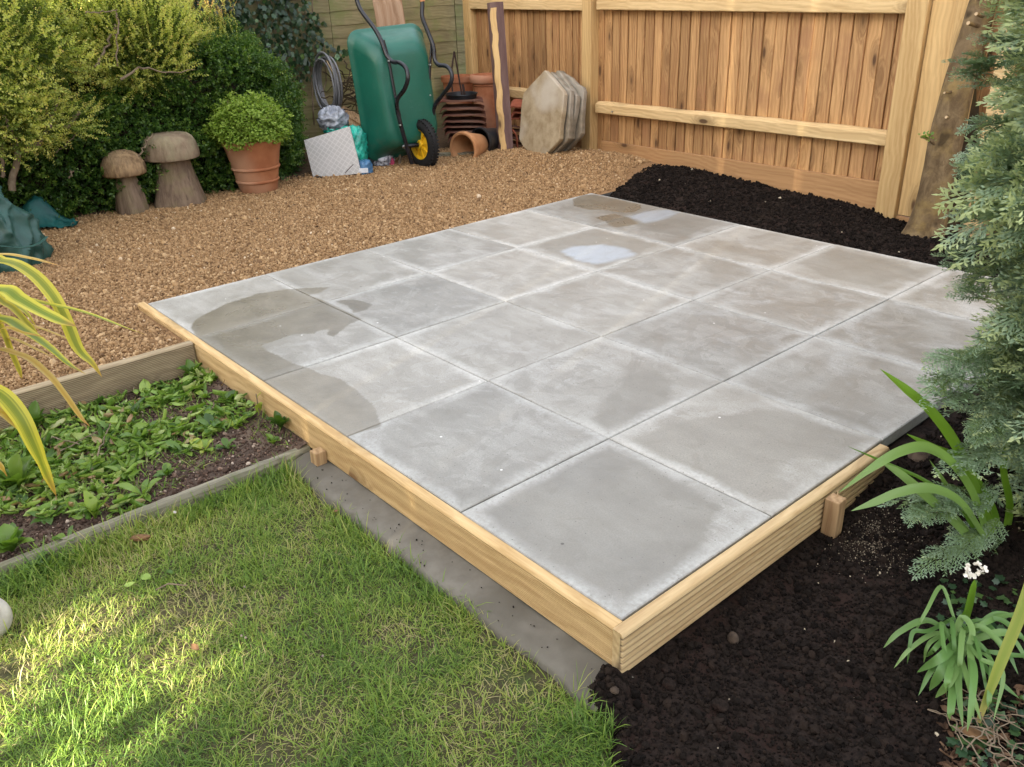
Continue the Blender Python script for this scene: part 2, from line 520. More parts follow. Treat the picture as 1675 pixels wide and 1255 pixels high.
M['earth'] = speck('bare_earth', (0.035, 0.024, 0.017, 1), (0.075, 0.052, 0.035, 1), 26, 0.95, 0.6)
M['lawn_earth'] = speck('lawn_earth', (0.035, 0.03, 0.014, 1), (0.08, 0.07, 0.032, 1), 40, 0.95, 0.8, (0.05, 0.07, 0.018, 1))
M['compost'] = speck('compost', (0.0075, 0.0052, 0.0042, 1), (0.027, 0.0185, 0.0145, 1), 75, 0.95, 1.0, (0.026, 0.0145, 0.011, 1), 0.12)
M['bed_earth'] = speck('bed_earth', (0.04, 0.026, 0.019, 1), (0.11, 0.073, 0.052, 1), 60, 0.95, 0.9, (0.15, 0.108, 0.078, 1))
M['litter_earth'] = speck('dry_bed_earth', (0.055, 0.034, 0.02, 1), (0.13, 0.085, 0.05, 1), 45, 0.95, 0.8)
M['gravel_bed'] = speck('gravel_bed', (0.17, 0.095, 0.042, 1), (0.34, 0.20, 0.095, 1), 90, 0.9, 1.0)
M['mortar'] = speck('mortar', (0.145, 0.130, 0.104, 1), (0.185, 0.168, 0.138, 1), 22, 0.9, 0.35, (0.118, 0.105, 0.082, 1))
M['bedding'] = plain('bedding_mortar', (0.035, 0.032, 0.028, 1), 0.95)

def tinted(name, stops, rough=0.7, spec=0.3, inst=True, bump=0.0):
    T = NT(name); t = T.attr('tint', 'INSTANCER' if inst else 'GEOMETRY')
    col = T.ramp(t, stops)
    if bump:
        nn = T.noise(T.tc('Object'), 2.5, 4, 0.6)
        col = T.mix(T.mr(nn, 0.35, 0.7, 0, 0.4), col, T.vmul(col, (0.55, 0.55, 0.55)))
        T.bump(nn, bump, 0.3)
    return T.done(col, rough, spec)

M['gravel'] = tinted('gravel_stone', [(0.0, (0.105, 0.057, 0.027)), (0.3, (0.25, 0.144, 0.064)), (0.6, (0.385, 0.24, 0.115)), (0.85, (0.53, 0.365, 0.20)), (1.0, (0.66, 0.53, 0.38))], 0.75, 0.3)
M['clod'] = tinted('compost_clod', [(0.0, (0.0055, 0.004, 0.0033)), (0.6, (0.016, 0.0115, 0.009)), (0.93, (0.024, 0.016, 0.012)), (0.985, (0.05, 0.033, 0.023)), (1.0, (0.50, 0.42, 0.30))], 0.95, 0.1)
M['bed_crumb'] = tinted('bed_crumb', [(0.0, (0.035, 0.021, 0.015)), (0.55, (0.10, 0.062, 0.045)), (0.8, (0.24, 0.155, 0.11)), (1.0, (0.60, 0.50, 0.40))], 0.9, 0.2)
M['grass'] = None
M['stone_pale'] = speck('pale_stone', (0.34, 0.31, 0.27, 1), (0.52, 0.48, 0.42, 1), 20, 0.85, 0.4)
M['stone_brown'] = speck('brown_stone', (0.035, 0.025, 0.018, 1), (0.09, 0.062, 0.043, 1), 30, 0.9, 0.7)
M['hex'] = speck('mossy_concrete', (0.40, 0.325, 0.215, 1), (0.26, 0.195, 0.115, 1), 13, 0.9, 0.6, (0.47, 0.42, 0.35, 1))
M['hex_dark'] = speck('dirty_concrete', (0.27, 0.225, 0.165, 1), (0.15, 0.125, 0.09, 1), 16, 0.9, 0.6, (0.36, 0.33, 0.28, 1))
M['terracotta'] = speck('terracotta', (0.40, 0.155, 0.072, 1), (0.29, 0.10, 0.046, 1), 14, 0.8, 0.15, (0.46, 0.24, 0.15, 1))
M['pot_terracotta'] = speck('pot_terracotta', (0.40, 0.165, 0.075, 1), (0.29, 0.105, 0.045, 1), 9, 0.75, 0.15, (0.46, 0.27, 0.17, 1))
M['new_pot'] = speck('pale_terracotta', (0.50, 0.255, 0.12, 1), (0.40, 0.185, 0.08, 1), 12, 0.8, 0.1)
M['tile'] = speck('old_clay_tile', (0.17, 0.058, 0.036, 1), (0.085, 0.032, 0.022, 1), 17, 0.85, 0.4, (0.22, 0.125, 0.09, 1))
M['tile_red'] = speck('red_clay_tile', (0.36, 0.105, 0.055, 1), (0.24, 0.065, 0.035, 1), 17, 0.85, 0.3)
T = NT('green_enamel'); P = T.tc('Object')
sc_ = T.noise(T.vmul(P, (1, 5, 3)), 9.0, 6, 0.7); mud = T.noise(P, 5.0, 6, 0.7)
cg = T.mix(T.mr(mud, 0.3, 0.7), (0.0075, 0.092, 0.062, 1), (0.011, 0.122, 0.084, 1))
cg = T.mix(T.mr(sc_, 0.60, 0.68, 0, 0.35), cg, (0.06, 0.16, 0.125, 1))
cg = T.mix(T.math('MULTIPLY', T.mr(mud, 0.52, 0.64, 0, 0.55), T.mr(T.xyz(P)[1], -0.1, -0.42)), cg, (0.085, 0.07, 0.045, 1))
M['green_tray'] = T.done(cg, T.mr(sc_, 0.3, 0.7, 0.28, 0.5), 0.5)
M['black_paint'] = plain('black_gloss_paint', (0.010, 0.011, 0.016, 1), 0.3, 0, 0.5, 0.3)
M['rubber'] = plain('tyre_rubber', (0.012, 0.012, 0.013, 1), 0.75, 0, 0.3, 0.3, 30)
M['yellow'] = plain('yellow_plastic', (0.70, 0.43, 0.015, 1), 0.4, 0, 0.5, 0.08)
M['steel'] = plain('zinc_plated_steel', (0.5, 0.5, 0.5, 1), 0.3, 0.9)
M['black_plastic'] = plain('black_plastic', (0.012, 0.014, 0.018, 1), 0.4, 0, 0.5, 0.2)
M['grey_hose'] = plain('grey_pipe', (0.17, 0.17, 0.18, 1), 0.35, 0, 0.5, 0.1)
M['brown_paint'] = None
M['bark'] = streaks('smooth_bark', (0.195, 0.138, 0.076, 1), (0.095, 0.062, 0.032, 1), (0.235, 0.16, 0.058, 1), (1, 1, 0.7), 15, 1.0)
M['dark_bark'] = speck('dark_bark', (0.06, 0.042, 0.024, 1), (0.028, 0.019, 0.011, 1), 18, 0.9, 0.9, (0.09, 0.065, 0.026, 1))
M['twig'] = speck('hedge_twig', (0.25, 0.19, 0.13, 1), (0.14, 0.10, 0.065, 1), 30, 0.9, 0.5)
M['cut_wood'] = plain('fresh_cut_wood', (0.50, 0.36, 0.21, 1), 0.7)
M['tarp'] = plain('green_woven_plastic', (0.022, 0.072, 0.058, 1), 0.45, 0, 0.4, 0.25, 6, 0.3)
M['teal_tarp'] = plain('teal_tarpaulin', (0.012, 0.085, 0.078, 1), 0.5, 0, 0.4, 0.3, 8, 0.3)
M['teal_bag'] = plain('teal_plastic_film', (0.03, 0.42, 0.32, 1), 0.25, 0, 0.6, 0.5, 16, 0.5)
M['blue_bag'] = plain('blue_printed_film', (0.06, 0.16, 0.30, 1), 0.3, 0, 0.5, 0.3, 20)
M['white_bag'] = plain('white_plastic_film', (0.50, 0.50, 0.55, 1), 0.3, 0, 0.6, 0.25, 18, 0.4)
M['grey_bag'] = plain('clear_plastic_film', (0.33, 0.35, 0.40, 1), 0.2, 0, 0.7, 0.4, 22, 0.5)
M['dark_print'] = plain('dark_bag_print', (0.05, 0.05, 0.09, 1), 0.4)
M['pink_print'] = plain('pink_bag_print', (0.45, 0.05, 0.12, 1), 0.4)
M['paper_white'] = plain('white_label', (0.68, 0.70, 0.74, 1), 0.5)
M['metal_grey'] = plain('dull_metal', (0.16, 0.17, 0.20, 1), 0.4, 0.6)
M['rust'] = speck('rusty_steel', (0.06, 0.035, 0.028, 1), (0.03, 0.018, 0.015, 1), 40, 0.8, 0.4)
M['white_petal'] = plain('white_petal', (0.86, 0.81, 0.72, 1), 0.6, 0, 0.2, 0.06)
M['dead_leaf'] = plain('dead_leaf', (0.20, 0.11, 0.052, 1), 0.7, 0, 0.2, 0.35, 30)
M['house_render'] = speck('house_render', (0.62, 0.57, 0.48, 1), (0.55, 0.50, 0.42, 1), 5, 0.9, 0.1)
M['roof_tile'] = speck('house_roof_tile', (0.22, 0.10, 0.06, 1), (0.14, 0.07, 0.045, 1), 6, 0.9, 0.2)
M['glass'] = plain('window_glass', (0.03, 0.035, 0.04, 1), 0.08, 0, 0.6, 0.1)
M['white_frame'] = plain('white_window_frame', (0.75, 0.75, 0.74, 1), 0.4)
M['brick'] = speck('garden_brick', (0.30, 0.12, 0.075, 1), (0.22, 0.09, 0.06, 1), 9, 0.9, 0.3)

def leaf(name, stops, rough=0.5, trans=0.35, spec=0.4, yellow=1.25):
    T = NT(name); t = T.attr('tint')
    col = T.ramp(t, stops)
    tcol = T.vmul(col, (yellow, yellow * 1.05, 0.7))
    return T.leafy(col, rough, trans, tcol, spec)
M['hedge_leaf'] = leaf('hedge_leaf', [(0.0, (0.018, 0.048, 0.010)), (0.5, (0.055, 0.122, 0.020)), (0.85, (0.14, 0.225, 0.034)), (1.0, (0.25, 0.31, 0.06))], 0.4)
M['yellow_leaf'] = leaf('golden_leaf', [(0.0, (0.045, 0.075, 0.013)), (0.4, (0.18, 0.245, 0.04)), (0.74, (0.60, 0.62, 0.17)), (0.93, (0.50, 0.38, 0.10)), (1.0, (0.50, 0.27, 0.11))], trans=0.5)
M['ivy'] = leaf('ivy_leaf', [(0.0, (0.014, 0.035, 0.014)), (0.6, (0.03, 0.068, 0.028)), (1.0, (0.09, 0.16, 0.04))], 0.35, 0.2, 0.5)
M['pot_leaf'] = leaf('herb_leaf', [(0.0, (0.07, 0.14, 0.014)), (0.5, (0.19, 0.30, 0.034)), (1.0, (0.36, 0.46, 0.09))], 0.55, 0.4)
M['conifer'] = leaf('conifer_scale', [(0.0, (0.06, 0.095, 0.02)), (0.3, (0.13, 0.195, 0.055)), (0.6, (0.20, 0.295, 0.165)), (0.85, (0.31, 0.41, 0.27)), (1.0, (0.48, 0.55, 0.26))], 0.5, 0.15, 0.4, 1.0)
M['weed'] = leaf('weed_leaf', [(0.0, (0.045, 0.10, 0.016)), (0.5, (0.12, 0.22, 0.028)), (0.8, (0.22, 0.33, 0.05)), (1.0, (0.40, 0.46, 0.06))], 0.38, 0.35, 0.5)
M['wilted'] = leaf('cut_leaf', [(0.0, (0.06, 0.13, 0.022)), (0.4, (0.17, 0.29, 0.042)), (0.75, (0.33, 0.45, 0.10)), (0.92, (0.48, 0.52, 0.24)), (1.0, (0.34, 0.22, 0.11))], 0.45, 0.25, 0.45)
M['strap'] = leaf('strap_leaf', [(0.0, (0.065, 0.15, 0.035)), (0.6, (0.15, 0.275, 0.075)), (1.0, (0.28, 0.40, 0.14))], 0.4, 0.3, 0.5)
M['iris'] = leaf('iris_leaf', [(0.0, (0.08, 0.18, 0.02)), (0.5, (0.17, 0.31, 0.03)), (0.8, (0.22, 0.33, 0.13)), (1.0, (0.30, 0.34, 0.05))], 0.4, 0.35, 0.5)
M['grass'] = leaf('grass_blade', [(0.0, (0.05, 0.105, 0.02)), (0.35, (0.135, 0.235, 0.034)), (0.65, (0.235, 0.325, 0.05)), (0.86, (0.35, 0.36, 0.095)), (1.0, (0.40, 0.33, 0.17))], 0.5, 0.3, 0.35)
# ---------------------------------------------------------------- GN scatter for uncountable stuff
def gn_scatter(name, pts, scl, tint, mat, subdiv=1, rough=0.35, parent=None):
    n = len(pts)
    me = bpy.data.meshes.new(name)
    me.vertices.add(n)
    me.vertices.foreach_set('co', np.asarray(pts, np.float32).ravel())
    for k, ty, val in (('rot', 'FLOAT_VECTOR', rng.uniform(0, 6.283, (n, 3))), ('scl', 'FLOAT_VECTOR', scl), ('tint', 'FLOAT', tint)):
        a = me.attributes.new(k, ty, 'POINT')
        a.data.foreach_set('vector' if ty == 'FLOAT_VECTOR' else 'value', np.asarray(val, np.float32).ravel())
    me.materials.append(mat)
    o = bpy.data.objects.new(name, me)
    link(o, parent)
    g = bpy.data.node_groups.new(name, 'GeometryNodeTree')
    g.interface.new_socket('Geometry', in_out='INPUT', socket_type='NodeSocketGeometry')
    g.interface.new_socket('Geometry', in_out='OUTPUT', socket_type='NodeSocketGeometry')
    N = lambda t: g.nodes.new(t)
    gi, go = N('NodeGroupInput'), N('NodeGroupOutput')
    ico = N('GeometryNodeMeshIcoSphere'); ico.inputs['Radius'].default_value = 1; ico.inputs['Subdivisions'].default_value = subdiv
    nz = N('ShaderNodeTexNoise'); nz.inputs['Scale'].default_value = 1.1; nz.inputs['Detail'].default_value = 2
    sub = N('ShaderNodeVectorMath'); sub.operation = 'SUBTRACT'; sub.inputs[1].default_value = (0.5, 0.5, 0.5)
    sc = N('ShaderNodeVectorMath'); sc.operation = 'SCALE'; sc.inputs['Scale'].default_value = rough * 2.5
    sp = N('GeometryNodeSetPosition'); sm = N('GeometryNodeSetMaterial'); sm.inputs['Material'].default_value = mat
    ip = N('GeometryNodeInstanceOnPoints')
    ar = N('GeometryNodeInputNamedAttribute'); ar.data_type = 'FLOAT_VECTOR'; ar.inputs['Name'].default_value = 'rot'
    as_ = N('GeometryNodeInputNamedAttribute'); as_.data_type = 'FLOAT_VECTOR'; as_.inputs['Name'].default_value = 'scl'
    er = N('FunctionNodeEulerToRotation')
    L = g.links.new
    L(nz.outputs['Color'], sub.inputs[0]); L(sub.outputs[0], sc.inputs[0]); L(sc.outputs[0], sp.inputs['Offset'])
    L(ico.outputs['Mesh'], sp.inputs['Geometry']); L(sp.outputs[0], sm.inputs['Geometry'])
    L(gi.outputs[0], ip.inputs['Points']); L(sm.outputs[0], ip.inputs['Instance'])
    L(ar.outputs['Attribute'], er.inputs[0]); L(er.outputs[0], ip.inputs['Rotation']); L(as_.outputs['Attribute'], ip.inputs['Scale'])
    L(ip.outputs[0], go.inputs[0])
    md = o.modifiers.new('scatter', 'NODES'); md.node_group = g
    return stuff(o)

def sheet(name, x0, x1, y0, y1, step, hf, mat, keep=None, smooth=True):
    xs = np.arange(x0, x1 + step / 2, step); ys = np.arange(y0, y1 + step / 2, step)
    X, Y = np.meshgrid(xs, ys, indexing='ij')
    Z = hf(X, Y)
    v = np.stack([X, Y, Z], -1).reshape(-1, 3)
    ny = len(ys)
    i, j = np.meshgrid(np.arange(len(xs) - 1), np.arange(ny - 1), indexing='ij')
    q = np.stack([i * ny + j, (i + 1) * ny + j, (i + 1) * ny + j + 1, i * ny + j + 1], -1).reshape(-1, 4)
    if keep is not None:
        c = v[q].mean(1)
        q = q[keep(c[:, 0], c[:, 1])]
        used = np.unique(q); mp = -np.ones(len(v), int); mp[used] = np.arange(len(used)); v = v[used]; q = mp[q]
    o = bpy.data.objects.new(name, mesh_np(name, v, [q], smooth, None, mat))
    link(o)
    return structure(o)

def sst(x, a, b):
    t = np.clip((x - a) / (b - a), 0, 1); return t * t * (3 - 2 * t)

# ---------------------------------------------------------------- ground
sheet('ground', -160, 160, -160, 160, 10, lambda x, y: 0 * x - 0.36, M['earth'])

def h_gravel(x, y):
    return -0.026 + 0.014 * (fbm(x * 1.3, y * 1.3, 3, 5) - 0.45) + 0.05 * np.exp(-(((x + 0.75) / 0.45) ** 2 + ((y - 3.95) / 0.25) ** 2)) * (y > 3.0) \
        + 0.03 * np.exp(-(((x + 1.5) / 0.6) ** 2 + ((y - 3.6) / 0.3) ** 2)) - 0.01 * sst(x, -1.7, -2.4)

def soil_left(y):                                   # left rim of the back bed
    return np.interp(y, [2.9, 3.1, 3.45, 3.75, 4.1, 4.4], [0.02, -0.02, -0.16, -0.34, -0.46, -0.5])

def in_gravel(x, y):
    return ((x < -0.012) | ((y < -0.03) & (x < 0.604))) & (x > -3.2)
sheet('gravel_path', -3.2, 0.602, -1.9, 4.4, 0.025, h_gravel, M['gravel_bed'], keep=lambda x, y: ((x < -0.012) | ((y < -0.036) & (x < 0.604))))

N = 235000
gx = rng.uniform(-2.35, 0.6, N); gy = rng.uniform(-1.2, 4.2, N)
k = in_gravel(gx, gy) & (gx < np.where(gy > 3.0, soil_left(gy) + rng.normal(0, 0.03, N), 9)) & ((gx < -0.03) | (gy < -0.055))
k &= gx > -2.05 - 0.28 * rng.random(N)
d = np.hypot(gx - CAM[0], gy - CAM[1])
gx, gy, d = gx[k], gy[k], d[k]
s = rng.lognormal(math.log(0.0048), 0.40, len(gx))
gn_scatter('gravel', np.c_[gx, gy, h_gravel(gx, gy) + s * 0.35 + rng.uniform(0, 0.004, len(gx))], np.c_[s * rng.uniform(0.9, 1.5, len(s)), s * rng.uniform(0.7, 1.1, len(s)), s * rng.uniform(0.45, 0.8, len(s))],
           np.clip(rng.normal(0.46, 0.17, len(s)), 0, 1), M['gravel'], 1, 0.3)

# back bed of dark compost
def h_back(x, y):
    z = -0.055 + 0.03 * sst(y, 3.02, 3.3) + 0.05 * (fbm(x * 2.2, y * 2.2, 3, 31) - 0.45) + 0.035 * (fbm(x * 14, y * 14, 3, 33) - 0.45) + 0.018 * (vnoise(x * 34, y * 34, 35) - 0.5)
    z = z - 0.025 * sst(x, 1.0, 2.2) + 0.02 * np.exp(-((x - 0.3) / 0.5) ** 2) * sst(y, 3.3, 3.8)
    z = z - 0.10 * sst(soil_left(y) + 0.10 - x, 0.0, 0.14)
    return np.where(y < 3.03, np.minimum(z, -0.02), z)
sheet('back_bed', -0.75, 4.6, 3.006, 4.5, 0.016, h_back, M['compost'], keep=lambda x, y: x > soil_left(y) - 0.05)
N = 26000
cx = rng.uniform(-0.6, 4.2, N); cy = rng.uniform(3.02, 4.1, N)
k = cx > soil_left(cy) + 0.02
cx, cy = cx[k], cy[k]
s = np.clip(0.0045 * (1 - rng.random(len(cx))) ** -0.36, 0, 0.013)
gn_scatter('compost_crumbs', np.c_[cx, cy, h_back(cx, cy) + s * 0.25], np.c_[s * rng.uniform(0.8, 1.3, len(s)), s, s * rng.uniform(0.6, 0.95, len(s))], np.where(rng.random(len(s)) < 0.0012, 1, rng.uniform(0, 0.75, len(s))), M['clod'], 2, 0.75)

# front compost bed beside the patio
LAWN_Z = -0.155
def front_edge(x):                                  # y of the lawn / compost rim
    return np.interp(x, [2.9, 2.965, 2.995, 3.02, 3.10, 3.2, 3.45, 3.9, 5.0], [0.05, 0.05, -0.10, -0.15, -0.175, -0.235, -0.42, -0.72, -1.4]) + 0.012 * np.sin(x * 47) + 0.008 * np.sin(x * 113)
def h_front(x, y):
    z = -0.128 + 0.085 * sst(y, 0.85, 1.35) + 0.02 * sst(x, 3.3, 3.9) + 0.035 * (fbm(x * 3, y * 3, 3, 41) - 0.45) + 0.020 * (fbm(x * 17, y * 17, 3, 43) - 0.45) + 0.012 * (vnoise(x * 50, y * 50, 44) - 0.5)
    z = z + 0.026 * np.exp(-(((x - 3.03) / 0.06) ** 2 + ((y + 0.08) / 0.06) ** 2))
    return z - 0.10 * sst(front_edge(x) + 0.05 - y, 0.0, 0.09)
sheet('front_bed', 2.94, 6.2, -1.35, 3.3, 0.014, h_front, M['compost'], keep=lambda x, y: ((x > 3.002) | (y < -0.02)) & (y > front_edge(x) - 0.09) & ((x > 3.03) | (y < -0.036) | (y > 1.17)))
N = 70000
cx = rng.uniform(2.95, 4.3, N); cy = rng.uniform(-0.8, 2.2, N)
k = (cy > front_edge(cx) + 0.02 - 0.05 * rng.random(N) ** 3) & ((cx > 3.05) | (cy < -0.05))
cx, cy = cx[k], cy[k]
s = np.clip(0.0023 * (1 - rng.random(len(cx))) ** -0.38, 0, 0.0115)
gn_scatter('compost_clods', np.c_[cx, cy, h_front(cx, cy) + s * 0.3], np.c_[s * rng.uniform(0.8, 1.4, len(s)), s * rng.uniform(0.8, 1.1, len(s)), s * rng.uniform(0.6, 1.0, len(s))], np.where((rng.random(len(s)) < 0.0035) & (s < 0.005), 1, rng.uniform(0, 0.9, len(s))), M['clod'], 2, 0.75)
N = 3200                                            # pale sawdust under the right-hand peg
cx = 3.16 + rng.normal(0, 0.06, N); cy = 0.86 + rng.normal(0, 0.075, N); k = cx > 3.09
cx, cy = cx[k], cy[k]; s = rng.uniform(0.0008, 0.0019, len(cx))
gn_scatter('sawdust', np.c_[cx, cy, h_front(cx, cy) + 0.003], np.c_[s * 1.4, s, s * 0.6], rng.uniform(0.96, 1, len(s)), M['clod'], 1, 0.3)

# lawn
def h_lawn(x, y):
    return LAWN_Z + 0.03 * (fbm(x * 2.2, y * 2.2, 3, 51) - 0.45) + 0.012 * (fbm(x * 12, y * 12, 2, 53) - 0.4)
def in_lawn(x, y):
    return (y < -0.135 - 0.02 * (vnoise(x * 9, x * 0 + 3, 55) - 0.3)) & (y < front_edge(x) + 0.02) & (x > 1.61)
sheet('lawn', 1.58, 4.6, -2.6, -0.12, 0.03, h_lawn, M['lawn_earth'], keep=lambda x, y: y < front_edge(x) + 0.07)

# planted bed on the left
def h_bed(x, y):
    return -0.137 + 0.035 * sst(y, -0.14, -0.04) + 0.035 * (fbm(x * 3, y * 3, 3, 61) - 0.45) + 0.02 * (fbm(x * 14, y * 14, 3, 63) - 0.45)
sheet('left_bed', 0.625, 1.585, -2.6, -0.03, 0.02, h_bed, M['bed_earth'])
N = 17000
cx = rng.uniform(0.645, 1.56, N); cy = rng.uniform(-1.7, -0.045, N)
s = np.clip(0.0026 * (1 - rng.random(N)) ** -0.30, 0, 0.010)
gn_scatter('bed_crumbs', np.c_[cx, cy, h_bed(cx, cy) + s * 0.4], np.c_[s * 1.2, s, s * 0.8], np.clip(rng.beta(1.4, 1.8, N), 0, 1), M['bed_crumb'], 1, 0.3)

# leaf litter under the hedge and the heap
sheet('hedge_ground', -4.6, -1.95, -3.0, 5.6, 0.08, lambda x, y: -0.036 + 0.05 * sst(x, -2.1, -2.5) * fbm(x * 3, y * 3, 3, 71), M['litter_earth'])

# concrete haunch under the long board
def strip():
    xs = np.linspace(1.605, 3.06, 120)
    e = -0.137 + 0.034 * (fbm(xs * 7, xs * 0 + 1.3, 3, 81) - 0.45) + 0.006 * (vnoise(xs * 40, xs * 0, 83) - 0.5)
    rows = []
    for t, z in ((0.0, -0.118), (0.35, -0.121), (0.7, -0.124), (0.93, -0.128), (1.0, -0.136), (1.04, -0.21)):
        y = -0.02 + (e + 0.02) * t
        zz = z + 0.018 * (fbm(xs * 13, y * 60 + 5, 4, 85) - 0.55) * (t < 1.02)
        rows.append(np.stack([xs, y, zz], -1))
    n = len(xs); v = np.concatenate(rows)
    i, j = np.meshgrid(np.arange(5), np.arange(n - 1), indexing='ij')
    q = np.stack([i * n + j, (i + 1) * n + j, (i + 1) * n + j + 1, i * n + j + 1], -1).reshape(-1, 4)
    o = bpy.data.objects.new('concrete_footing', mesh_np('concrete_footing', v, [q], True, None, M['mortar']))
    link(o); structure(o)
strip()
N = 45
cx = rng.uniform(1.7, 3.02, N); cy = rng.uniform(-0.13, -0.045, N)
s = np.clip(0.0016 * (1 - rng.random(N)) ** -0.3, 0, 0.0035)
gn_scatter('footing_crumbs', np.c_[cx, cy, -0.121 + 0 * cx], np.c_[s, s, s * 0.7], rng.uniform(0.2, 0.97, N), M['clod'], 1, 0.3)

# ---------------------------------------------------------------- patio slabs
def poly_sd(P, poly):
    """signed distance, positive inside"""
    poly = np.asarray(poly, float); n = len(poly)
    dmin = np.full(len(P), 1e9); ins = np.zeros(len(P), bool)
    for i in range(n):
        a, b = poly[i], poly[(i + 1) % n]
        e = b - a; w_ = P - a
        t = np.clip((w_ @ e) / (e @ e + 1e-12), 0, 1)
        dmin = np.minimum(dmin, np.linalg.norm(w_ - t[:, None] * e, axis=1))
        c = (a[1] > P[:, 1]) != (b[1] > P[:, 1])
        xc = a[0] + (P[:, 1] - a[1]) / (b[1] - a[1] + 1e-12) * e[0]
        ins ^= c & (P[:, 0] < xc)
    return np.where(ins, dmin, -dmin)
def px(*pts): return np.array([at(x, y)[:2] for x, y in pts])

WET = [px((312, 536), (318, 525), (335, 514), (370, 497), (420, 481), (470, 473), (540, 470), (522, 479), (505, 483), (530, 492), (560, 506), (592, 522), (570, 531), (545, 553), (533, 547), (540, 538), (521, 541), (515, 546), (480, 547), (427, 566), (436, 573), (455, 582), (478, 595), (505, 602), (525, 612), (558, 620), (585, 640), (608, 660), (618, 678), (625, 698), (590, 707), (566, 716), (430, 625), (325, 553)),
       px((937, 326), (955, 319), (975, 318), (1010, 326), (1048, 335), (1050, 341), (1036, 348), (1015, 348), (985, 343), (965, 344), (938, 337)),
       px((972, 356), (1003, 350), (1028, 356), (1046, 366), (1006, 373), (990, 363)),
       px((545, 492), (580, 490), (610, 498), (600, 507), (580, 512), (568, 500))]
DAMP = [px((880, 404), (905, 388), (965, 376), (1020, 384), (1070, 399), (1040, 420), (985, 437), (930, 424)),
        px((1000, 350), (1060, 338), (1130, 345), (1180, 362), (1120, 388), (1050, 375)),
        px((1300, 425), (1370, 408), (1450, 425), (1500, 445), (1430, 470), (1350, 455)),
        px((977, 669), (1003, 639), (1029, 614), (1075, 603), (1099, 625), (1096, 656), (1056, 684), (997, 714), (965, 692)),
        px((1030, 722), (1075, 703), (1095, 693), (1175, 679), (1245, 671), (1320, 675), (1430, 708), (1400, 752), (1340, 748), (1290, 750), (1272, 765), (1255, 792), (1235, 810), (1190, 806), (1120, 772)),
        px((730, 803), (765, 798), (805, 798), (850, 786), (815, 808), (765, 838), (745, 822)),
        px((880, 770), (960, 735), (1060, 760), (1180, 830), (1150, 900), (1120, 960), (1040, 975), (960, 960), (900, 930), (820, 870), (790, 840)),
        px((1310, 672), (1350, 665), (1420, 690), (1448, 712), (1400, 700)),
        px((700, 672), (732, 667), (770, 672), (757, 682), (738, 690), (712, 688))]
SKY_SHEEN = [px((915, 411), (938, 403), (985, 399), (1018, 404), (1042, 416), (1022, 424), (975, 433), (942, 426)),
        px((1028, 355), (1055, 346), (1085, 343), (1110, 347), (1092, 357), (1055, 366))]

T = NT('slab_concrete')
P = T.tc('Object'); W = T.pos(); X_, Y_, Z_ = T.xyz(P)
rnd = T.rand()
Wr = T.vadd(W, T.comb(T.math('MULTIPLY', rnd, 9.0), T.math('MULTIPLY', rnd, 23.0), 0.0))
ed = T.math('SUBTRACT', 0.2975, T.math('MAXIMUM', T.math('ABSOLUTE', X_), T.math('ABSOLUTE', Y_)))
n1 = T.noise(Wr, 7.0, 6, 0.62)
n2 = T.noise(Wr, 2.6, 5, 0.6, 0.6)
n3 = T.noise(Wr, 60.0, 4, 0.7)
n4 = T.noise(Wr, 210.0, 3, 0.7)
wet = T.attr('wet'); damp = T.attr('damp'); sky_sheen = T.attr('sky_sheen')
jit = T.math('MULTIPLY', T.math('SUBTRACT', n3, 0.5), 0.030)
wm = T.mr(T.math('ADD', wet, T.math('ADD', jit, T.math('MULTIPLY', T.math('SUBTRACT', n1, 0.5), 0.02))), -0.004, 0.004)
dm = T.mr(T.math('ADD', damp, T.math('ADD', T.math('MULTIPLY', jit, 1.6), T.math('MULTIPLY', T.math('SUBTRACT', n1, 0.5), 0.06))), -0.012, 0.012)
str_ = T.noise(T.vmul(Wr, (1.0, 0.30, 1.0)), 26.0, 4, 0.65)
pm = T.math('MULTIPLY', T.mr(T.math('ADD', sky_sheen, T.math('ADD', T.math('MULTIPLY', T.math('SUBTRACT', n1, 0.5), 0.06), T.math('MULTIPLY', T.math('SUBTRACT', str_, 0.5), 0.05))), -0.02, 0.028, 0, 1, True), T.mr(str_, 0.3, 0.55, 0.75, 1))
col = T.mix(T.mr(n2, 0.32, 0.66, 0, 1, True), (0.285, 0.265, 0.228, 1), (0.40, 0.385, 0.35, 1))
col = T.mix(T.mr(n1, 0.40, 0.74, 0, 0.45, True), col, (0.235, 0.215, 0.18, 1))
bl = T.math('MULTIPLY', T.mr(T.noise(Wr, 3.4, 6, 0.66, 1.0), 0.52, 0.66, 0, 0.75, True), T.mr(n3, 0.3, 0.62, 0.35, 1))
col = T.mix(bl, col, (0.50, 0.49, 0.465, 1))
col = T.mix(T.math('MULTIPLY', dm, 0.80), col, T.mix(T.mr(T.math('ADD', T.math('MULTIPLY', n1, 0.6), T.math('MULTIPLY', n2, 0.4)), 0.36, 0.62), (0.200, 0.184, 0.153, 1), (0.315, 0.298, 0.262, 1)))
tl = T.noise(Wr, 4.3, 7, 0.62, 1.6)
tj = T.math('ADD', tl, T.math('MULTIPLY', T.math('SUBTRACT', n3, 0.5), 0.05))
col = T.mix(T.math('MULTIPLY', T.math('MULTIPLY', T.mr(tj, 0.545, 0.562), T.math('SUBTRACT', 1.0, dm)), 0.36), col, (0.47, 0.455, 0.42, 1))
col = T.mix(T.math('MULTIPLY', T.mr(tj, 0.405, 0.39), 0.38), col, (0.22, 0.203, 0.17, 1))
stk = T.noise(T.vmul(Wr, (0.25, 1.0, 1.0)), 18.0, 4, 0.65)
col = T.mix(T.mr(stk, 0.42, 0.66, 0, 0.42), col, (0.235, 0.22, 0.19, 1))
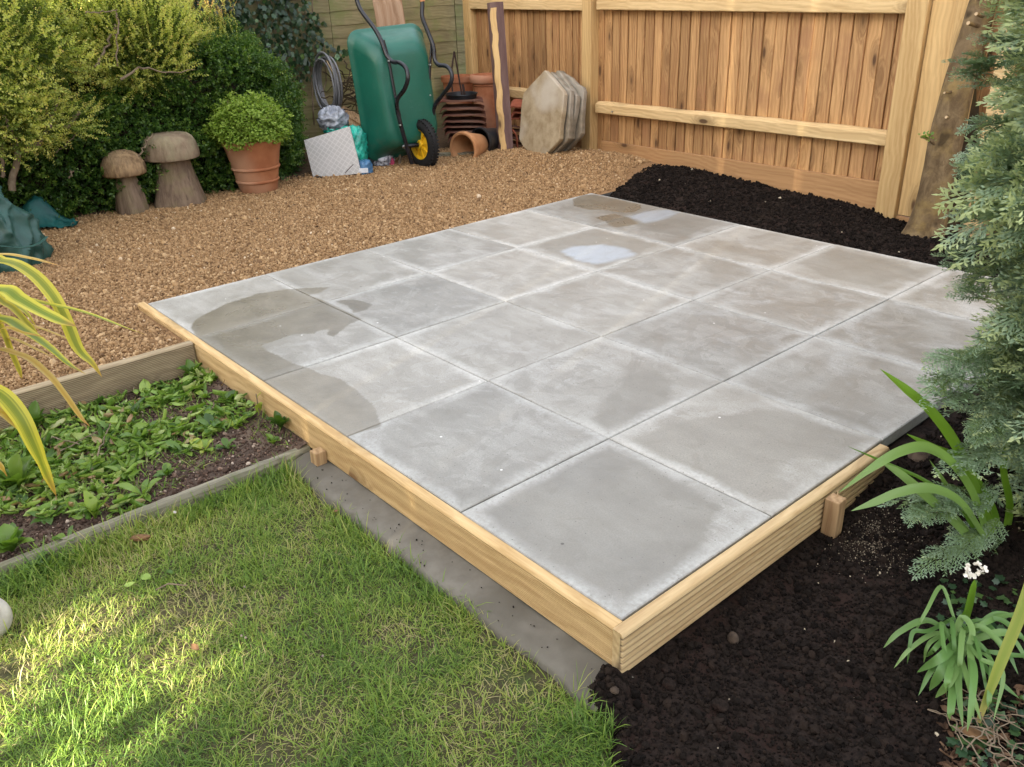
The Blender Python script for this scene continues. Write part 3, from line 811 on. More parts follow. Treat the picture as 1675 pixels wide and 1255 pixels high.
col = T.mix(T.math('MULTIPLY', T.math('GREATER_THAN', rnd, 0.5), 0.12), col, (0.30, 0.27, 0.22, 1))
e1 = T.math('ADD', ed, T.math('MULTIPLY', T.math('SUBTRACT', n1, 0.5), 0.075))
ew = T.math('MULTIPLY', T.mr(e1, 0.004, 0.052, 1, 0, True), T.mr(T.noise(Wr, 2.4, 4, 0.55), 0.34, 0.58, 0.15, 1.0, True))
ew = T.math('MULTIPLY', ew, T.mr(T.math('ADD', T.math('MULTIPLY', n3, 0.5), T.math('MULTIPLY', n4, 0.5)), 0.40, 0.58, 0.25, 1.0))
col = T.mix(T.math('MULTIPLY', T.math('MULTIPLY', ew, 0.8), T.math('SUBTRACT', 1.0, T.math('MULTIPLY', wm, 0.65))), col, (0.64, 0.635, 0.61, 1))
wcol = T.mix(T.mr(n1, 0.35, 0.65), (0.155, 0.132, 0.094, 1), (0.235, 0.205, 0.155, 1))
col = T.mix(T.math('MULTIPLY', wm, T.math('SUBTRACT', 0.93, T.math('MULTIPLY', ew, 0.5))), col, wcol)
col = T.mix(T.math('MULTIPLY', pm, 0.62), col, (0.50, 0.57, 0.66, 1))  # bluish sky sheen of the wet patches painted into the colour
col = T.mix(1.0, col, T.comb(T.mr(rnd, 0, 1, 0.82, 1.13), T.mr(rnd, 0, 1, 0.82, 1.12), T.mr(rnd, 0, 1, 0.81, 1.10)), 'MULTIPLY')
por = T.vor(Wr, 95.0)
col = T.mix(T.math('MULTIPLY', T.mr(por.outputs['Distance'], 0.12, 0.22, 1, 0), T.math('GREATER_THAN', T.xyz(por.outputs['Color'])[1], 0.90)), col, (0.12, 0.11, 0.09, 1))
col = T.mix(T.mr(n4, 0.40, 0.66, 0.0, 0.42), col, (0.16, 0.15, 0.13, 1))
spk = T.vor(Wr, 11.0)
col = T.mix(T.math('MULTIPLY', T.math('LESS_THAN', spk.outputs['Distance'], 0.045), T.math('GREATER_THAN', T.xyz(spk.outputs['Color'])[0], 0.72)), col, (0.72, 0.70, 0.66, 1))
spd = T.vor(T.vadd(Wr, (3.1, 7.7, 0)), 8.0)
col = T.mix(T.math('MULTIPLY', T.math('LESS_THAN', spd.outputs['Distance'], 0.04), T.math('GREATER_THAN', T.xyz(spd.outputs['Color'])[0], 0.75)), col, (0.10, 0.09, 0.075, 1))
ro = T.mr(n2, 0.3, 0.7, 0.34, 0.60)
ro = T.math('ADD', ro, T.math('MULTIPLY', T.math('MAXIMUM', ew, bl), 0.2))
ro = T.math('MULTIPLY', ro, T.math('SUBTRACT', 1.0, T.math('MULTIPLY', wm, 0.35)))
hb = T.math('ADD', n3, T.math('MULTIPLY', n4, 0.5))
T.bump(hb, 0.35, 0.003)
M['slab'] = T.done(col, ro, 0.5)

patio = thing('patio', 'square patio of large pale grey concrete slabs with damp patches, raised behind a timber edge', 'patio', (1.5, 1.5, -0.05))
obj('mortar_bed', MB().box((0.02, 0.02, -0.20), (2.985, 2.985, -0.042)), M['bedding'], patio)
n = 41; h = 0.2982
gl = np.linspace(-h + 0.003, h - 0.003, n)
GX, GY = np.meshgrid(gl, gl, indexing='ij')
top = np.stack([GX, GY, 0 * GX], -1).reshape(-1, 3)
ii, jj = np.meshgrid(np.arange(n - 1), np.arange(n - 1), indexing='ij')
tq = np.stack([ii * n + jj, (ii + 1) * n + jj, (ii + 1) * n + jj + 1, ii * n + jj + 1], -1).reshape(-1, 4)
ring = [i * n for i in range(n)] + [(n - 1) * n + j for j in range(1, n)] + [i * n + n - 1 for i in range(n - 2, -1, -1)] + [j for j in range(n - 2, 0, -1)]
ring = np.array(ring); m = len(ring)
r1 = top[ring].copy(); r1[:, :2] *= h / (h - 0.003); r1[:, 2] = -0.003
r2 = r1.copy(); r2[:, 2] = -0.04
sv = np.concatenate([top, r1, r2]); a = np.arange(m); b = (a + 1) % m; t0 = n * n
sq = np.concatenate([np.stack([ring[a], t0 + a, t0 + b, ring[b]], -1), np.stack([t0 + a, t0 + m + a, t0 + m + b, t0 + b], -1)])
sq = sq[:, ::-1] if False else sq
for i in range(5):
    for j in range(5):
        c = np.array([0.3 + 0.6 * i, 0.3 + 0.6 * j])
        Q = sv[:, :2] + c
        at_ = {k: np.clip(np.max([poly_sd(Q, p) for p in L], 0), -0.2, 0.2) for k, L in (('wet', WET), ('damp', DAMP), ('sky_sheen', SKY_SHEEN))}
        o = bpy.data.objects.new('paving_slab', mesh_np('paving_slab', sv, [tq, sq], 40, None, M['slab'], at_))
        link(o, patio, Matrix.Translation(Vector((c[0], c[1], rng.uniform(-0.0012, 0.0012)))) @ Matrix.Rotation(rng.normal(0, 0.0012), 4, 'X') @ Matrix.Rotation(rng.normal(0, 0.0012), 4, 'Y') @ Matrix.Rotation(rng.normal(0, 0.0015), 4, 'Z'))

# ---------------------------------------------------------------- timber edging
def ribbed(depth, hgt, ribs, rd, rt, seglen, L, wob=0.0):
    """board of length L on local X; back face at y=0, ribbed face at y=depth, z from -hgt to 0"""
    prof = [(0, 0), (0, -hgt), (depth - 0.004, -hgt)]; tn = [0, 0, 0]
    z0, z1 = -hgt + 0.006, -rt
    for k in range(ribs):
        a = z0 + (z1 - z0) * k / ribs; b_ = z0 + (z1 - z0) * (k + 1) / ribs; w_ = b_ - a
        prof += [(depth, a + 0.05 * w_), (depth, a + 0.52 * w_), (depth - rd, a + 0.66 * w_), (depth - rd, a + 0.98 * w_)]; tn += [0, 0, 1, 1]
    prof += [(depth, z1 + 0.002), (depth - 0.001, -0.006), (depth - 0.004, -0.0018), (depth - 0.009, 0)]; tn += [0] * 4
    prof = np.array(prof)
    xs = np.linspace(0, L, max(2, int(L / seglen)))
    n_ = len(prof)
    V = np.concatenate([np.c_[np.full(n_, x), prof[:, 0] + wob * math.sin(x * 2.1 + 0.4), prof[:, 1]] for x in xs])
    i, j = np.meshgrid(np.arange(len(xs) - 1), np.arange(n_), indexing='ij')
    q = np.stack([i * n_ + j, (i + 1) * n_ + j, (i + 1) * n_ + (j + 1) % n_, i * n_ + (j + 1) % n_], -1).reshape(-1, 4)
    c0 = np.arange(n_)
    return MB().add(V, [q, c0[None], (c0 + n_ * (len(xs) - 1))[::-1][None]], np.tile(tn, len(xs)))

edg = thing('timber_edging', 'new honey-coloured ribbed timber edging round the near corner of the patio', 'timber edging', (3.0, -0.03, -0.1))
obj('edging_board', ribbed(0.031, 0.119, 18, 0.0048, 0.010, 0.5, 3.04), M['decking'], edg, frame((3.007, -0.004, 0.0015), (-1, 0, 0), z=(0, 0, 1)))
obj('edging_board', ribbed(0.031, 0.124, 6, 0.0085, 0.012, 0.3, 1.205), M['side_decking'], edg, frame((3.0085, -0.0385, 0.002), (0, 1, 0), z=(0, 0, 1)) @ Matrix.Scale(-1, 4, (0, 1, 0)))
obj('peg', MB().box((-0.020, -0.020, -0.07), (0.020, 0.020, 0.0), 0.002), M['peg'], edg, frame((1.69, -0.0565, -0.075), (0.998, 0.06, 0), z=(0.03, 0.02, 1)))
obj('peg', MB().box((-0.0215, -0.021, -0.125), (0.0215, 0.021, 0.0), 0.002), M['peg'], edg, frame((3.065, 0.815, -0.010), (0.998, 0.03, 0), z=(0.02, 0, 1)))
nl = MB().tube([(0, 0, 0), (0.001, 0, 0.022)], 0.0016, 6)
obj('splinter', nl, M['cut_wood'], edg, frame((3.062, 0.825, -0.012), (1, 0, 0), z=(0, 0, 1)))

bed = thing('bed_board', 'weathered ribbed board between the gravel and the green planted bed', 'bed edging', (0.62, -0.8, -0.06))
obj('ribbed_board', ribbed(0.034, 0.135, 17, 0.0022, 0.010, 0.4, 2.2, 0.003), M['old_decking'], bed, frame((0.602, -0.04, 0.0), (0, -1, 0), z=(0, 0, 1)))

og = thing('lawn_edging', 'old grey weathered timber half sunk between the planted bed and the lawn', 'lawn edging', (1.58, -0.8, -0.12))
xs = np.linspace(0, 2.1, 60)
V = []; prof = np.array([(0, -0.12), (0.036, -0.12), (0.036, -0.012), (0.030, 0), (0.006, 0.0), (0, -0.008)])
for x in xs:
    o_ = 0.005 * math.sin(x * 5) + 0.004 * (float(vnoise(np.array(x * 30.0), np.array(1.0), 3)) - 0.5)
    lift = 0.006 * math.sin(x * 3.3) - 0.004 * x
    for (y, z) in prof: V.append((x, y + o_, z + lift + 0.004 * (float(vnoise(np.array(x * 40.0), np.array(y * 400 + 2.0), 9)) - 0.5)))
V = np.array(V); n_ = len(prof)
i, j = np.meshgrid(np.arange(len(xs) - 1), np.arange(n_), indexing='ij')
q = np.stack([i * n_ + j, (i + 1) * n_ + j, (i + 1) * n_ + (j + 1) % n_, i * n_ + (j + 1) % n_], -1).reshape(-1, 4)
obj('old_board', MB().add(V, [q[:, ::-1], np.arange(n_)[None], (np.arange(n_) + n_ * 59)[::-1][None]]), M['grey_timber'], og, frame((1.562, -0.0365, -0.108), (0, -1, 0), z=(0, 0, 1)))
# ---------------------------------------------------------------- feather-edge fence
FA = np.array([-1.033, 4.124]); FD = np.array([0.99553, -0.09443]); FN = np.array([0.09443, 0.99553])
def fp(a, off=0.0, z=0.0):
    q = FA + FD * a + FN * off
    return np.array([q[0], q[1], z])
def ff(a, off=0.0, z=0.0):                            # frame on the fence line: x along, y away, z up
    return frame(fp(a, off, z), (*FD, 0), z=(0, 0, 1))

fence = thing('timber_fence', 'new honey-coloured upright-board timber fence with rails and posts behind the dark soil', 'fence', fp(0.8, 0.1, -0.05))
def post(a0, a1, d0, d1, z0=-0.12, z1=2.0):
    obj('fence_post', MB().box((a0, d0, z0), (a1, d1, z1), 0.004), M['post'], fence, ff(0))
post(-0.195, -0.08, 0.0, 0.10)
post(2.60, 2.73, 0.0, 0.10)
post(-1.99, -1.87, 0.02, 0.12)

def boards(a0, a1, pitch, off, z0f, z1=1.95):
    a = a0
    while a < a1 - 0.02:
        p_ = min(pitch * rng.uniform(0.94, 1.06), a1 - a)
        w_ = p_
        poly = [(-0.022, 0.016), (-0.022, 0.012), (0.0035, 0.012), (0.004, 0.001), (w_ - 0.0015, -0.009), (w_, -0.0075), (w_, 0.003), (0.006, 0.016)]
        mb = MB().prism(poly, z0f(a), z1)
        obj('fence_board', mb, M['fence'], fence, ff(a - 0.007, off + rng.uniform(-0.002, 0.002), 0) @ Matrix.Rotation(rng.normal(0, 0.0025), 4, 'Y'))
        a += p_
boards(-0.10, 2.62, 0.0935, 0.085, lambda a: 0.0)
boards(-1.86, -0.195, 0.089, 0.085, lambda a: -0.05)
boards(2.98, 4.9, 0.094, 0.075, lambda a: -0.05)

def rail(a0, a1, z, hh, off, dd, rise=0.0):
    L = a1 - a0
    poly = [(off + 0.006, z), (off + dd, z), (off + dd, z + hh), (off + dd * 0.45, z + hh), (off + 0.001, z + hh * 0.80), (off, z + hh * 0.76), (off, z + 0.006)]
    poly = np.array(poly) - np.array([off, z])
    V = []; ns = 24
    for k in range(ns + 1):
        for (y, zz) in poly:
            wv = 0.003 * math.sin(k * 1.3 + z * 20) * (zz > hh * 0.9)
            V.append((L * k / ns, y, zz + wv))
    n_ = len(poly); i, j = np.meshgrid(np.arange(ns), np.arange(n_), indexing='ij')
    q = np.stack([i * n_ + j, i * n_ + (j + 1) % n_, (i + 1) * n_ + (j + 1) % n_, (i + 1) * n_ + j], -1).reshape(-1, 4)
    mb = MB().add(V, [q, np.arange(n_)[::-1][None], (np.arange(n_) + n_ * ns)[None]])
    return obj('fence_rail', mb, M['rail'], fence, ff(a0, off, z) @ Matrix.Rotation(-math.atan2(rise, L), 4, 'Y'))
rail(-0.03, 2.64, 1.082, 0.10, 0.012, 0.075, 0.0)
r_ = rail(-0.03, 2.62, 0.303, 0.088, 0.012, 0.066, 0.055)
rail(-1.88, -0.19, 1.075, 0.10, 0.022, 0.066)
rail(-1.88, -0.19, 0.325, 0.088, 0.022, 0.066)
obj('bolt', MB().lathe([(0.0, -0.006), (0.007, -0.006), (0.008, 0.0), (0.008, 0.01)], 10), M['steel'], r_, frame(fp(0.18, 0.012, 0.332), (*FD, 0), z=(*FN, 0)), smooth=40)
L = 2.62
obj('gravel_board', MB().box((0, 0, -0.30), (2.60, 0.028, 0.0), 0.003), M['gravel_board'], fence, ff(0.0, 0.05, 0.078) @ Matrix.Rotation(-math.atan2(0.06, L), 4, 'Y'))
obj('gravel_board', MB().box((-1.87, 0.05, -0.25), (-0.195, 0.078, 0.05), 0.003), M['gravel_board'], fence, ff(0))
# wide boards to the right of the end post
def plank(a0, a1, off, z0=-0.02, m=None):
    obj('wide_board', MB().box((0, 0, z0), (a1 - a0, 0.026, 2.0), 0.003), m or M['post'], fence, ff(a0, off))
plank(2.735, 2.872, 0.030, -0.028)
plank(2.875, 3.05, 0.012, 0.0)
plank(2.9, 3.02, -0.004 - 0.012, -0.01)
obj('gravel_board', MB().box((2.735, 0.02, -0.30), (4.9, 0.048, -0.034), 0.003), M['gravel_board'], fence, ff(0))
plank(3.16, 3.26, -0.02, -0.06, M['rail'])

# ---------------------------------------------------------------- old shiplap fence
ship = thing('shiplap_fence', 'old greenish horizontal-board fence behind the wheelbarrow and heap', 'fence', (-3.12, 2.5, -0.05))
for k in range(18):
    z = -0.08 + 0.1085 * k
    for (y0, y1) in ((-3.0, 0.9), (0.905, 2.95), (2.955, 4.32), (4.33, 5.9)):
        if y1 < 1.0 and k < 3: continue
        pr = [(0, 0), (0.0165, 0), (0.010, 0.122), (0, 0.122)]
        ns = 8; V = []
        for s_ in range(ns + 1):
            y = y0 + (y1 - y0) * s_ / ns
            wv = 0.005 * math.sin(y * 7 + k * 2.1) + rng.normal(0, 0.0015)
            for (x, zz) in pr: V.append((x + (0.002 * math.sin(y * 3 + k)), y, z + zz + (wv if zz < 0.05 else 0)))
        n_ = 4; i, j = np.meshgrid(np.arange(ns), np.arange(n_), indexing='ij')
        q = np.stack([i * n_ + j, (i + 1) * n_ + j, (i + 1) * n_ + (j + 1) % n_, i * n_ + (j + 1) % n_], -1).reshape(-1, 4)
        obj('shiplap_board', MB().add(V, [q, np.arange(4)[None], (np.arange(4) + 4 * ns)[::-1][None]]), M['shiplap'], ship, Matrix.Translation((-3.14, 0, 0)))
for y in (0.9, 2.95, 4.325, 5.9):
    obj('fence_post', MB().box((-3.25, y - 0.05, -0.3), (-3.145, y + 0.05, 1.95), 0.004), M['grey_timber'], ship)

# ---------------------------------------------------------------- unseen house, wall and young tree, added and shaped to block the sun
HM = Matrix.Rotation(math.atan2(-SUN_H[0], SUN_H[1]) + math.pi, 4, 'Z')   # house squared up to the evening sun
HM = frame((0, 0, 0), (-SUN_H[1], SUN_H[0], 0), z=(0, 0, 1))
house = thing('blocker_house', 'unseen cream rendered house with a tiled roof, added behind the camera to shade the garden', 'house', tuple(HM @ Vector((3.0, -9.5, -0.3))))
def wing(x0, x1, y0, y1, zt, rid, z0=-0.3):
    obj('wall', MB().box((x0, y0, z0), (x1, y1, zt)), M['house_render'], house, HM)
    ym = (y0 + y1) / 2
    poly = [(y0 - 0.25, zt - 0.1), (y1 + 0.25, zt - 0.1), (y1 + 0.25, zt + 0.06), (ym, rid), (y0 - 0.25, zt + 0.06)]
    obj('roof', MB().prism(poly, x0, x1, frame((0, 0, 0), (0, 1, 0), z=(1, 0, 0))), M['roof_tile'], house, HM)
wing(-1.84, 1.50, -13.0, -8.4, 6.3, 8.2)
wing(2.08, 9.0, -13.0, -8.4, 6.3, 8.2)
wing(1.505, 2.075, -9.0, -8.45, 6.2, 6.7, 2.80)  # raised link leaves a gap, shaped to let a sun strip reach the lawn
for x in (-1.0, 0.6, 3.6, 6.0):
    for z in (0.9, 3.6):
        f_ = obj('window', MB().box((x - 0.5, -8.43, z), (x + 0.5, -8.36, z + 1.1), 0.01), M['white_frame'], house, HM)
        obj('pane', MB().box((x - 0.43, -8.375, z + 0.07), (x + 0.43, -8.35, z + 1.03)), M['glass'], f_, HM)
gw = thing('blocker_wall', 'unseen red brick wall left of the house, added to shade the lower hedge', 'wall', tuple(HM @ Vector((-4.0, -3.0, -0.3))))  # unseen wall, added to keep the sun off the lower hedge
obj('brickwork', MB().box((-7.0, -3.12, -0.3), (-1.78, -2.90, 1.88)), M['brick'], gw, HM)
obj('coping', MB().box((-7.05, -3.16, 1.882), (-1.76, -2.86, 1.95), 0.01), M['stone_pale'], gw, HM)

dt = thing('blocker_tree', 'unseen slim young tree with a thin leafy crown, added to dapple the sun on the lawn', 'tree', tuple(HM @ Vector((2.6, -4.6, -0.3))))  # unseen tree, added to break up the sun strip on the lawn
obj('trunk', MB().tube([(2.6, -4.6, -0.3), (2.5, -4.6, 0.7), (2.3, -4.6, 1.6)], [0.04, 0.03, 0.02], 8), M['bark'], dt, HM)
_n = 330
_p = np.stack([rng.normal(1.9, 0.30, _n), rng.normal(-4.6, 0.3, _n), rng.normal(1.25, 0.32, _n)], -1)
_q = np.array([[0, 0, 0], [0.05, 0.03, 0], [0.10, 0, 0], [0.05, -0.03, 0]])
yv_, yf_, yt_ = scatter(_q, [np.array([[0, 1, 2, 3]])], rot_rand(_n), _p, rng.uniform(0.6, 1.2, _n), rng.random(_n))
_mb = MB().add(yv_, yf_, yt_)
stuff(obj('foliage', _mb, M['hedge_leaf'], dt, HM))
# ---------------------------------------------------------------- leaves
def twig_template(n, L, leaf, wid, droop=0.15, pairs=False):
    """little shoot along +X with small leaves; returns verts, faces, per-vert tint offset"""
    V = []; F = []; T_ = []
    V += [(0, 0.0009, 0), (0, -0.0009, 0), (L, 0, 0)]; F3 = [(0, 1, 2)]; T_ += [-0.25] * 3
    for k in range(n):
        x = L * (0.12 + 0.88 * k / (n - 1))
        ang = (k * 2.4) if not pairs else (k // 2) * 1.57 + (k % 2) * math.pi
        d = np.array([0.55, math.cos(ang) * 0.8, math.sin(ang) * 0.8]); d /= np.linalg.norm(d)
        s_ = np.cross(d, [math.sin(ang * 1.7), 0.3, math.cos(ang)]); s_ /= np.linalg.norm(s_)
        l_ = leaf * rng.uniform(0.7, 1.2) * (1.0 - 0.35 * (k / n)); w_ = wid * l_ / leaf
        p = np.array([x, 0, 0]); b = len(V)
        V += [tuple(p), tuple(p + d * l_ * 0.45 + s_ * w_), tuple(p + d * l_), tuple(p + d * l_ * 0.45 - s_ * w_)]
        F.append((b, b + 1, b + 2, b + 3)); o_ = rng.uniform(-0.1, 0.1) + 0.22 * (k / n) - 0.08
        T_ += [o_] * 4
    return np.array(V, float), [np.array(F), np.array(F3)], np.array(T_)

def leafcloud(pts, dirs, sizes, tints, tmpls):
    idx = rng.integers(0, len(tmpls), len(pts)); out = []
    for k, (tv, tf, tt) in enumerate(tmpls):
        m = idx == k
        if not m.any(): continue
        out.append(scatter(tv, tf, aim(dirs[m]), pts[m], sizes[m], tints[m], tt))
    v, f, t = merge(out)
    return v, f, np.clip(t, 0, 1)

TW = [twig_template(15, 0.085, 0.021, 0.0062) for _ in range(3)]
TWL = [twig_template(19, 0.13, 0.015, 0.0056, pairs=True) for _ in range(3)]

# plan of the hedge front: u runs along it towards the fence
HC = np.array([(-1.98, -2.6), (-2.02, -1.5), (-2.06, -0.4), (-2.15, 0.3), (-2.16, 0.9), (-2.14, 1.5), (-2.18, 1.85), (-2.38, 2.12), (-2.70, 2.25), (-3.05, 2.25)])
HL = np.concatenate([[0], np.cumsum(np.linalg.norm(np.diff(HC, axis=0), axis=1))])
def hcurve(u):
    x = np.interp(u, HL, HC[:, 0]); y = np.interp(u, HL, HC[:, 1])
    dx = np.interp(u + 0.05, HL, HC[:, 0]) - np.interp(u - 0.05, HL, HC[:, 0]); dy = np.interp(u + 0.05, HL, HC[:, 1]) - np.interp(u - 0.05, HL, HC[:, 1])
    l_ = np.hypot(dx, dy) + 1e-9
    return x, y, dy / l_, -dx / l_
def htop(u):
    return np.interp(u, [0, 2.2, 2.9, 3.3, 3.6, 4.0, 4.4, 4.75, 5.0, 5.4], [1.25, 1.2, 1.12, 1.0, 1.08, 1.10, 1.02, 0.90, 0.78, 0.75])

def hedge_points(n, depth, zmin=-0.04):
    u = rng.uniform(0, HL[-1], n); t = rng.random(n)
    x, y, nx, ny = hcurve(u)
    H = htop(u); z = zmin + (H - zmin) * t
    bulge = 0.15 * (fbm(u * 2.6, z * 3.0, 3, 91) - 0.45) * 2 + 0.12 * (vnoise(u * 6, z * 6, 93) - 0.5)
    inset = 0.42 * np.clip((t - 0.72) / 0.28, 0, 1) ** 2 + 0.10 * np.clip((0.12 - t) / 0.12, 0, 1)
    dep = depth * rng.random(n) ** 1.6
    off = bulge - inset - dep
    up = 0.15 + 0.9 * np.clip((t - 0.6) / 0.4, 0, 1)
    d = np.stack([nx, ny, up], -1) + rng.normal(0, 0.55, (n, 3))
    return np.stack([x + nx * off, y + ny * off, z], -1), d, t, dep, u

hedge = thing('clipped_hedge', 'dense dark green clipped hedge running along the left side behind the toadstools and pot', 'hedge', (-2.4, 0.5, -0.04))
p1, d1, t1, e1, u1 = hedge_points(15500, 0.20)
keep = ~((u1 > 2.95) & (u1 < 3.30) & (p1[:, 2] > 0.72))      # gap between the shrubs at the top
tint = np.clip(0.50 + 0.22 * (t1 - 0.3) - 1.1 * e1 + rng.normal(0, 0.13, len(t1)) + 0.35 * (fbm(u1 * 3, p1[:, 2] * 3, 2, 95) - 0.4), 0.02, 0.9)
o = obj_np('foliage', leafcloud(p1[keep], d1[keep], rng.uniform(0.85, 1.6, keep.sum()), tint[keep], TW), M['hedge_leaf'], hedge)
stuff(o)
# top of the hedge
n = 3600
u = rng.uniform(0.5, HL[-1] - 0.2, n); x, y, nx, ny = hcurve(u); bk = rng.uniform(0.25, 0.8, n)
pt = np.stack([x - nx * bk, y - ny * bk, htop(u) + 0.06 * (fbm(u * 4, bk * 5, 2, 97) - 0.4) + 0.02], -1)
dt = np.stack([nx * 0.3, ny * 0.3, np.ones(n)], -1) + rng.normal(0, 0.4, (n, 3))
k2 = ~((u > 2.95) & (u < 3.30))
o = obj_np('crown_foliage', leafcloud(pt[k2], dt[k2], rng.uniform(0.8, 1.3, k2.sum()), np.clip(rng.normal(0.5, 0.15, k2.sum()), 0, 1), TW), M['hedge_leaf'], hedge)
stuff(o)
# dense dark inner twigs
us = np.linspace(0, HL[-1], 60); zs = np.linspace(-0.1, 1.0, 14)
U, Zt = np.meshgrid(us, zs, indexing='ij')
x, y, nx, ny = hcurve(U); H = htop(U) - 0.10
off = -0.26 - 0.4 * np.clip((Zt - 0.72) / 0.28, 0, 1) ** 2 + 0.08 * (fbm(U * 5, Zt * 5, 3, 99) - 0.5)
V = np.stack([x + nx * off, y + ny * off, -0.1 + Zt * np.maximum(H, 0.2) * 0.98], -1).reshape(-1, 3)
i, j = np.meshgrid(np.arange(59), np.arange(13), indexing='ij')
q = np.stack([i * 14 + j, (i + 1) * 14 + j, (i + 1) * 14 + j + 1, i * 14 + j + 1], -1).reshape(-1, 4)
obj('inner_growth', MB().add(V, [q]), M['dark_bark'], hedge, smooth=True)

def branch(pts, r0, r1, seg=6, n=14, wob=0.006):
    pts = np.asarray(pts, float)
    s_ = np.linspace(0, len(pts) - 1, n); o_ = np.stack([np.interp(s_, np.arange(len(pts)), pts[:, k]) for k in range(3)], -1)
    o_[1:-1] += rng.normal(0, wob, (n - 2, 3))
    return o_, np.linspace(r0, r1, n), seg
def H0(px_, py_, x=-2.0):                             # point on the hedge front (plane X = x)
    return on_plane(px_, py_, (1, 0, 0), x)
def hb(name, pix, r0, r1, x=-1.97, dx=0.0):
    P_ = [H0(a, b, x + dx * k) for k, (a, b) in enumerate(pix)]
    pts, rr, sg = branch(P_, r0 * 0.7, r1 * 0.7)
    obj(name, MB().tube(pts, rr, sg), M['twig'], hedge, smooth=60)
hb('bare_branch', [(197, 130), (222, 113), (235, 112), (265, 118), (290, 118), (318, 114)], 0.012, 0.005)
hb('bare_branch', [(222, 262), (236, 240), (250, 218)], 0.010, 0.005)
hb('bare_branch', [(192, 108), (191, 75), (194, 40), (190, 20)], 0.007, 0.008)
hb('bare_branch', [(155, 110), (170, 82), (185, 55), (188, 40)], 0.013, 0.011, -2.05)
hb('bare_branch', [(92, 250), (112, 232), (134, 212)], 0.006, 0.004)
hb('bare_branch', [(140, 22), (168, 19), (192, 16)], 0.006, 0.005, -1.95)
hb('bare_branch', [(112, 290), (117, 284), (121, 280)], 0.007, 0.005, -1.9)

def shrub_cloud(c, rad, n, tm, tint0, tsd, size, up=0.5, shell=0.45, dirr=None, lobe=0.28, holes=0.0):
    q_ = rng.normal(size=(n, 3)); q_ /= np.linalg.norm(q_, axis=1)[:, None]
    r_ = 1 - shell * rng.random(n) ** 1.5
    hz = fbm(q_[:, 0] * 3.1 + 5 + 10 * c[1], q_[:, 2] * 3.1 + q_[:, 1] * 2.6, 4, 121)
    if holes:
        m_ = hz > holes; q_ = q_[m_]; r_ = r_[m_]; hz = hz[m_]; n = len(q_)
    lob = 1 + lobe * (hz - 0.45) * 2
    P_ = np.asarray(c) + q_ * (r_ * lob)[:, None] * np.asarray(rad)
    d_ = q_ + np.array([0, 0, up]) + rng.normal(0, 0.35, (n, 3))
    if dirr is not None: d_ = d_ + np.asarray(dirr)
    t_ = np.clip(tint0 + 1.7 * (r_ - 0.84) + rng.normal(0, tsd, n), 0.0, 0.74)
    return leafcloud(P_, d_, rng.uniform(0.7, 1.25, n) * size, t_, tm)

# golden small-leaved shrub over the left end of the hedge
sh = thing('golden_shrub', 'loose small-leaved golden green shrub with bare grey stems above the green tarpaulin', 'shrub', (-1.9, -0.25, -0.04))
TWG = [twig_template(20, 0.12, 0.0185, 0.0066, pairs=True) for _ in range(3)]
kw = dict(lobe=0.75, holes=0.40, shell=0.6)
parts = [shrub_cloud((-2.02, -0.35, 1.02), (0.40, 0.55, 0.44), 3300, TWG, 0.55, 0.2, 1.05, **kw),
         shrub_cloud((-2.05, 0.14, 1.08), (0.34, 0.36, 0.38), 2100, TWG, 0.6, 0.2, 1.05, **kw),
         shrub_cloud((-1.92, -0.15, 0.70), (0.30, 0.42, 0.20), 1100, TWG, 0.5, 0.2, 1.0, dirr=(0.5, 0, -0.2), **kw),
         shrub_cloud((-1.86, 0.22, 0.62), (0.16, 0.26, 0.07), 240, TWG, 0.6, 0.2, 0.9, dirr=(0.6, 0.5, 0), lobe=0.6, holes=0.42),
         shrub_cloud((-2.2, -0.9, 1.0), (0.45, 0.6, 0.5), 1800, TWG, 0.5, 0.17, 1.0, **kw)]
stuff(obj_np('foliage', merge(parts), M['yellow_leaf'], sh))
def sb(pix, r0, r1, x=-1.85, nm='stem'):
    pts, rr, sg = branch([H0(a, b, x) for a, b in pix], r0, r1, 7, 16, 0.006)
    obj(nm, MB().tube(pts, rr, sg), M['twig'], sh, smooth=60)
sb([(20, 312), (29, 262), (25, 228), (12, 208), (6, 190)], 0.022, 0.012)
sb([(3, 290), (3, 250), (5, 205)], 0.012, 0.009)
sb([(27, 250), (60, 236), (78, 215), (86, 185), (95, 160)], 0.018, 0.012, -1.88)
sb([(86, 195), (75, 184), (75, 160)], 0.010, 0.007, -1.87)
sb([(105, 210), (118, 200), (128, 182)], 0.014, 0.009, -1.92)

sh2 = thing('orange_tipped_shrub', 'golden shrub with upright orange-tipped shoots rising above the middle of the hedge', 'shrub', (-2.4, 1.2, -0.04))
kw['holes'] = 0.38
parts = [shrub_cloud((-2.24, 1.0, 1.06), (0.24, 0.36, 0.30), 2300, TWG, 0.66, 0.18, 1.0, 0.9, **kw),
         shrub_cloud((-2.38, 0.74, 1.12), (0.28, 0.28, 0.30), 1300, TWG, 0.5, 0.18, 1.0, 0.9, **kw)]
n = 95                                               # upright shoots
b0 = np.stack([rng.uniform(-2.55, -2.28, n), rng.uniform(0.75, 1.72, n), np.full(n, 0.98)], -1)
P_ = []; D_ = []; TT = []
for k in range(n):
    Ls = rng.uniform(0.16, 0.32); lean = rng.normal(0, 0.13, 2)
    for s_ in np.linspace(0, 1, 11):
        P_.append(b0[k] + Ls * s_ * np.array([lean[0], lean[1], 1])); D_.append(np.array([lean[0], lean[1], 1]) + rng.normal(0, 0.22, 3)); TT.append(0.55 + 0.45 * s_ + rng.normal(0, 0.07))
TS = [twig_template(8, 0.040, 0.012, 0.0045, pairs=True) for _ in range(2)]
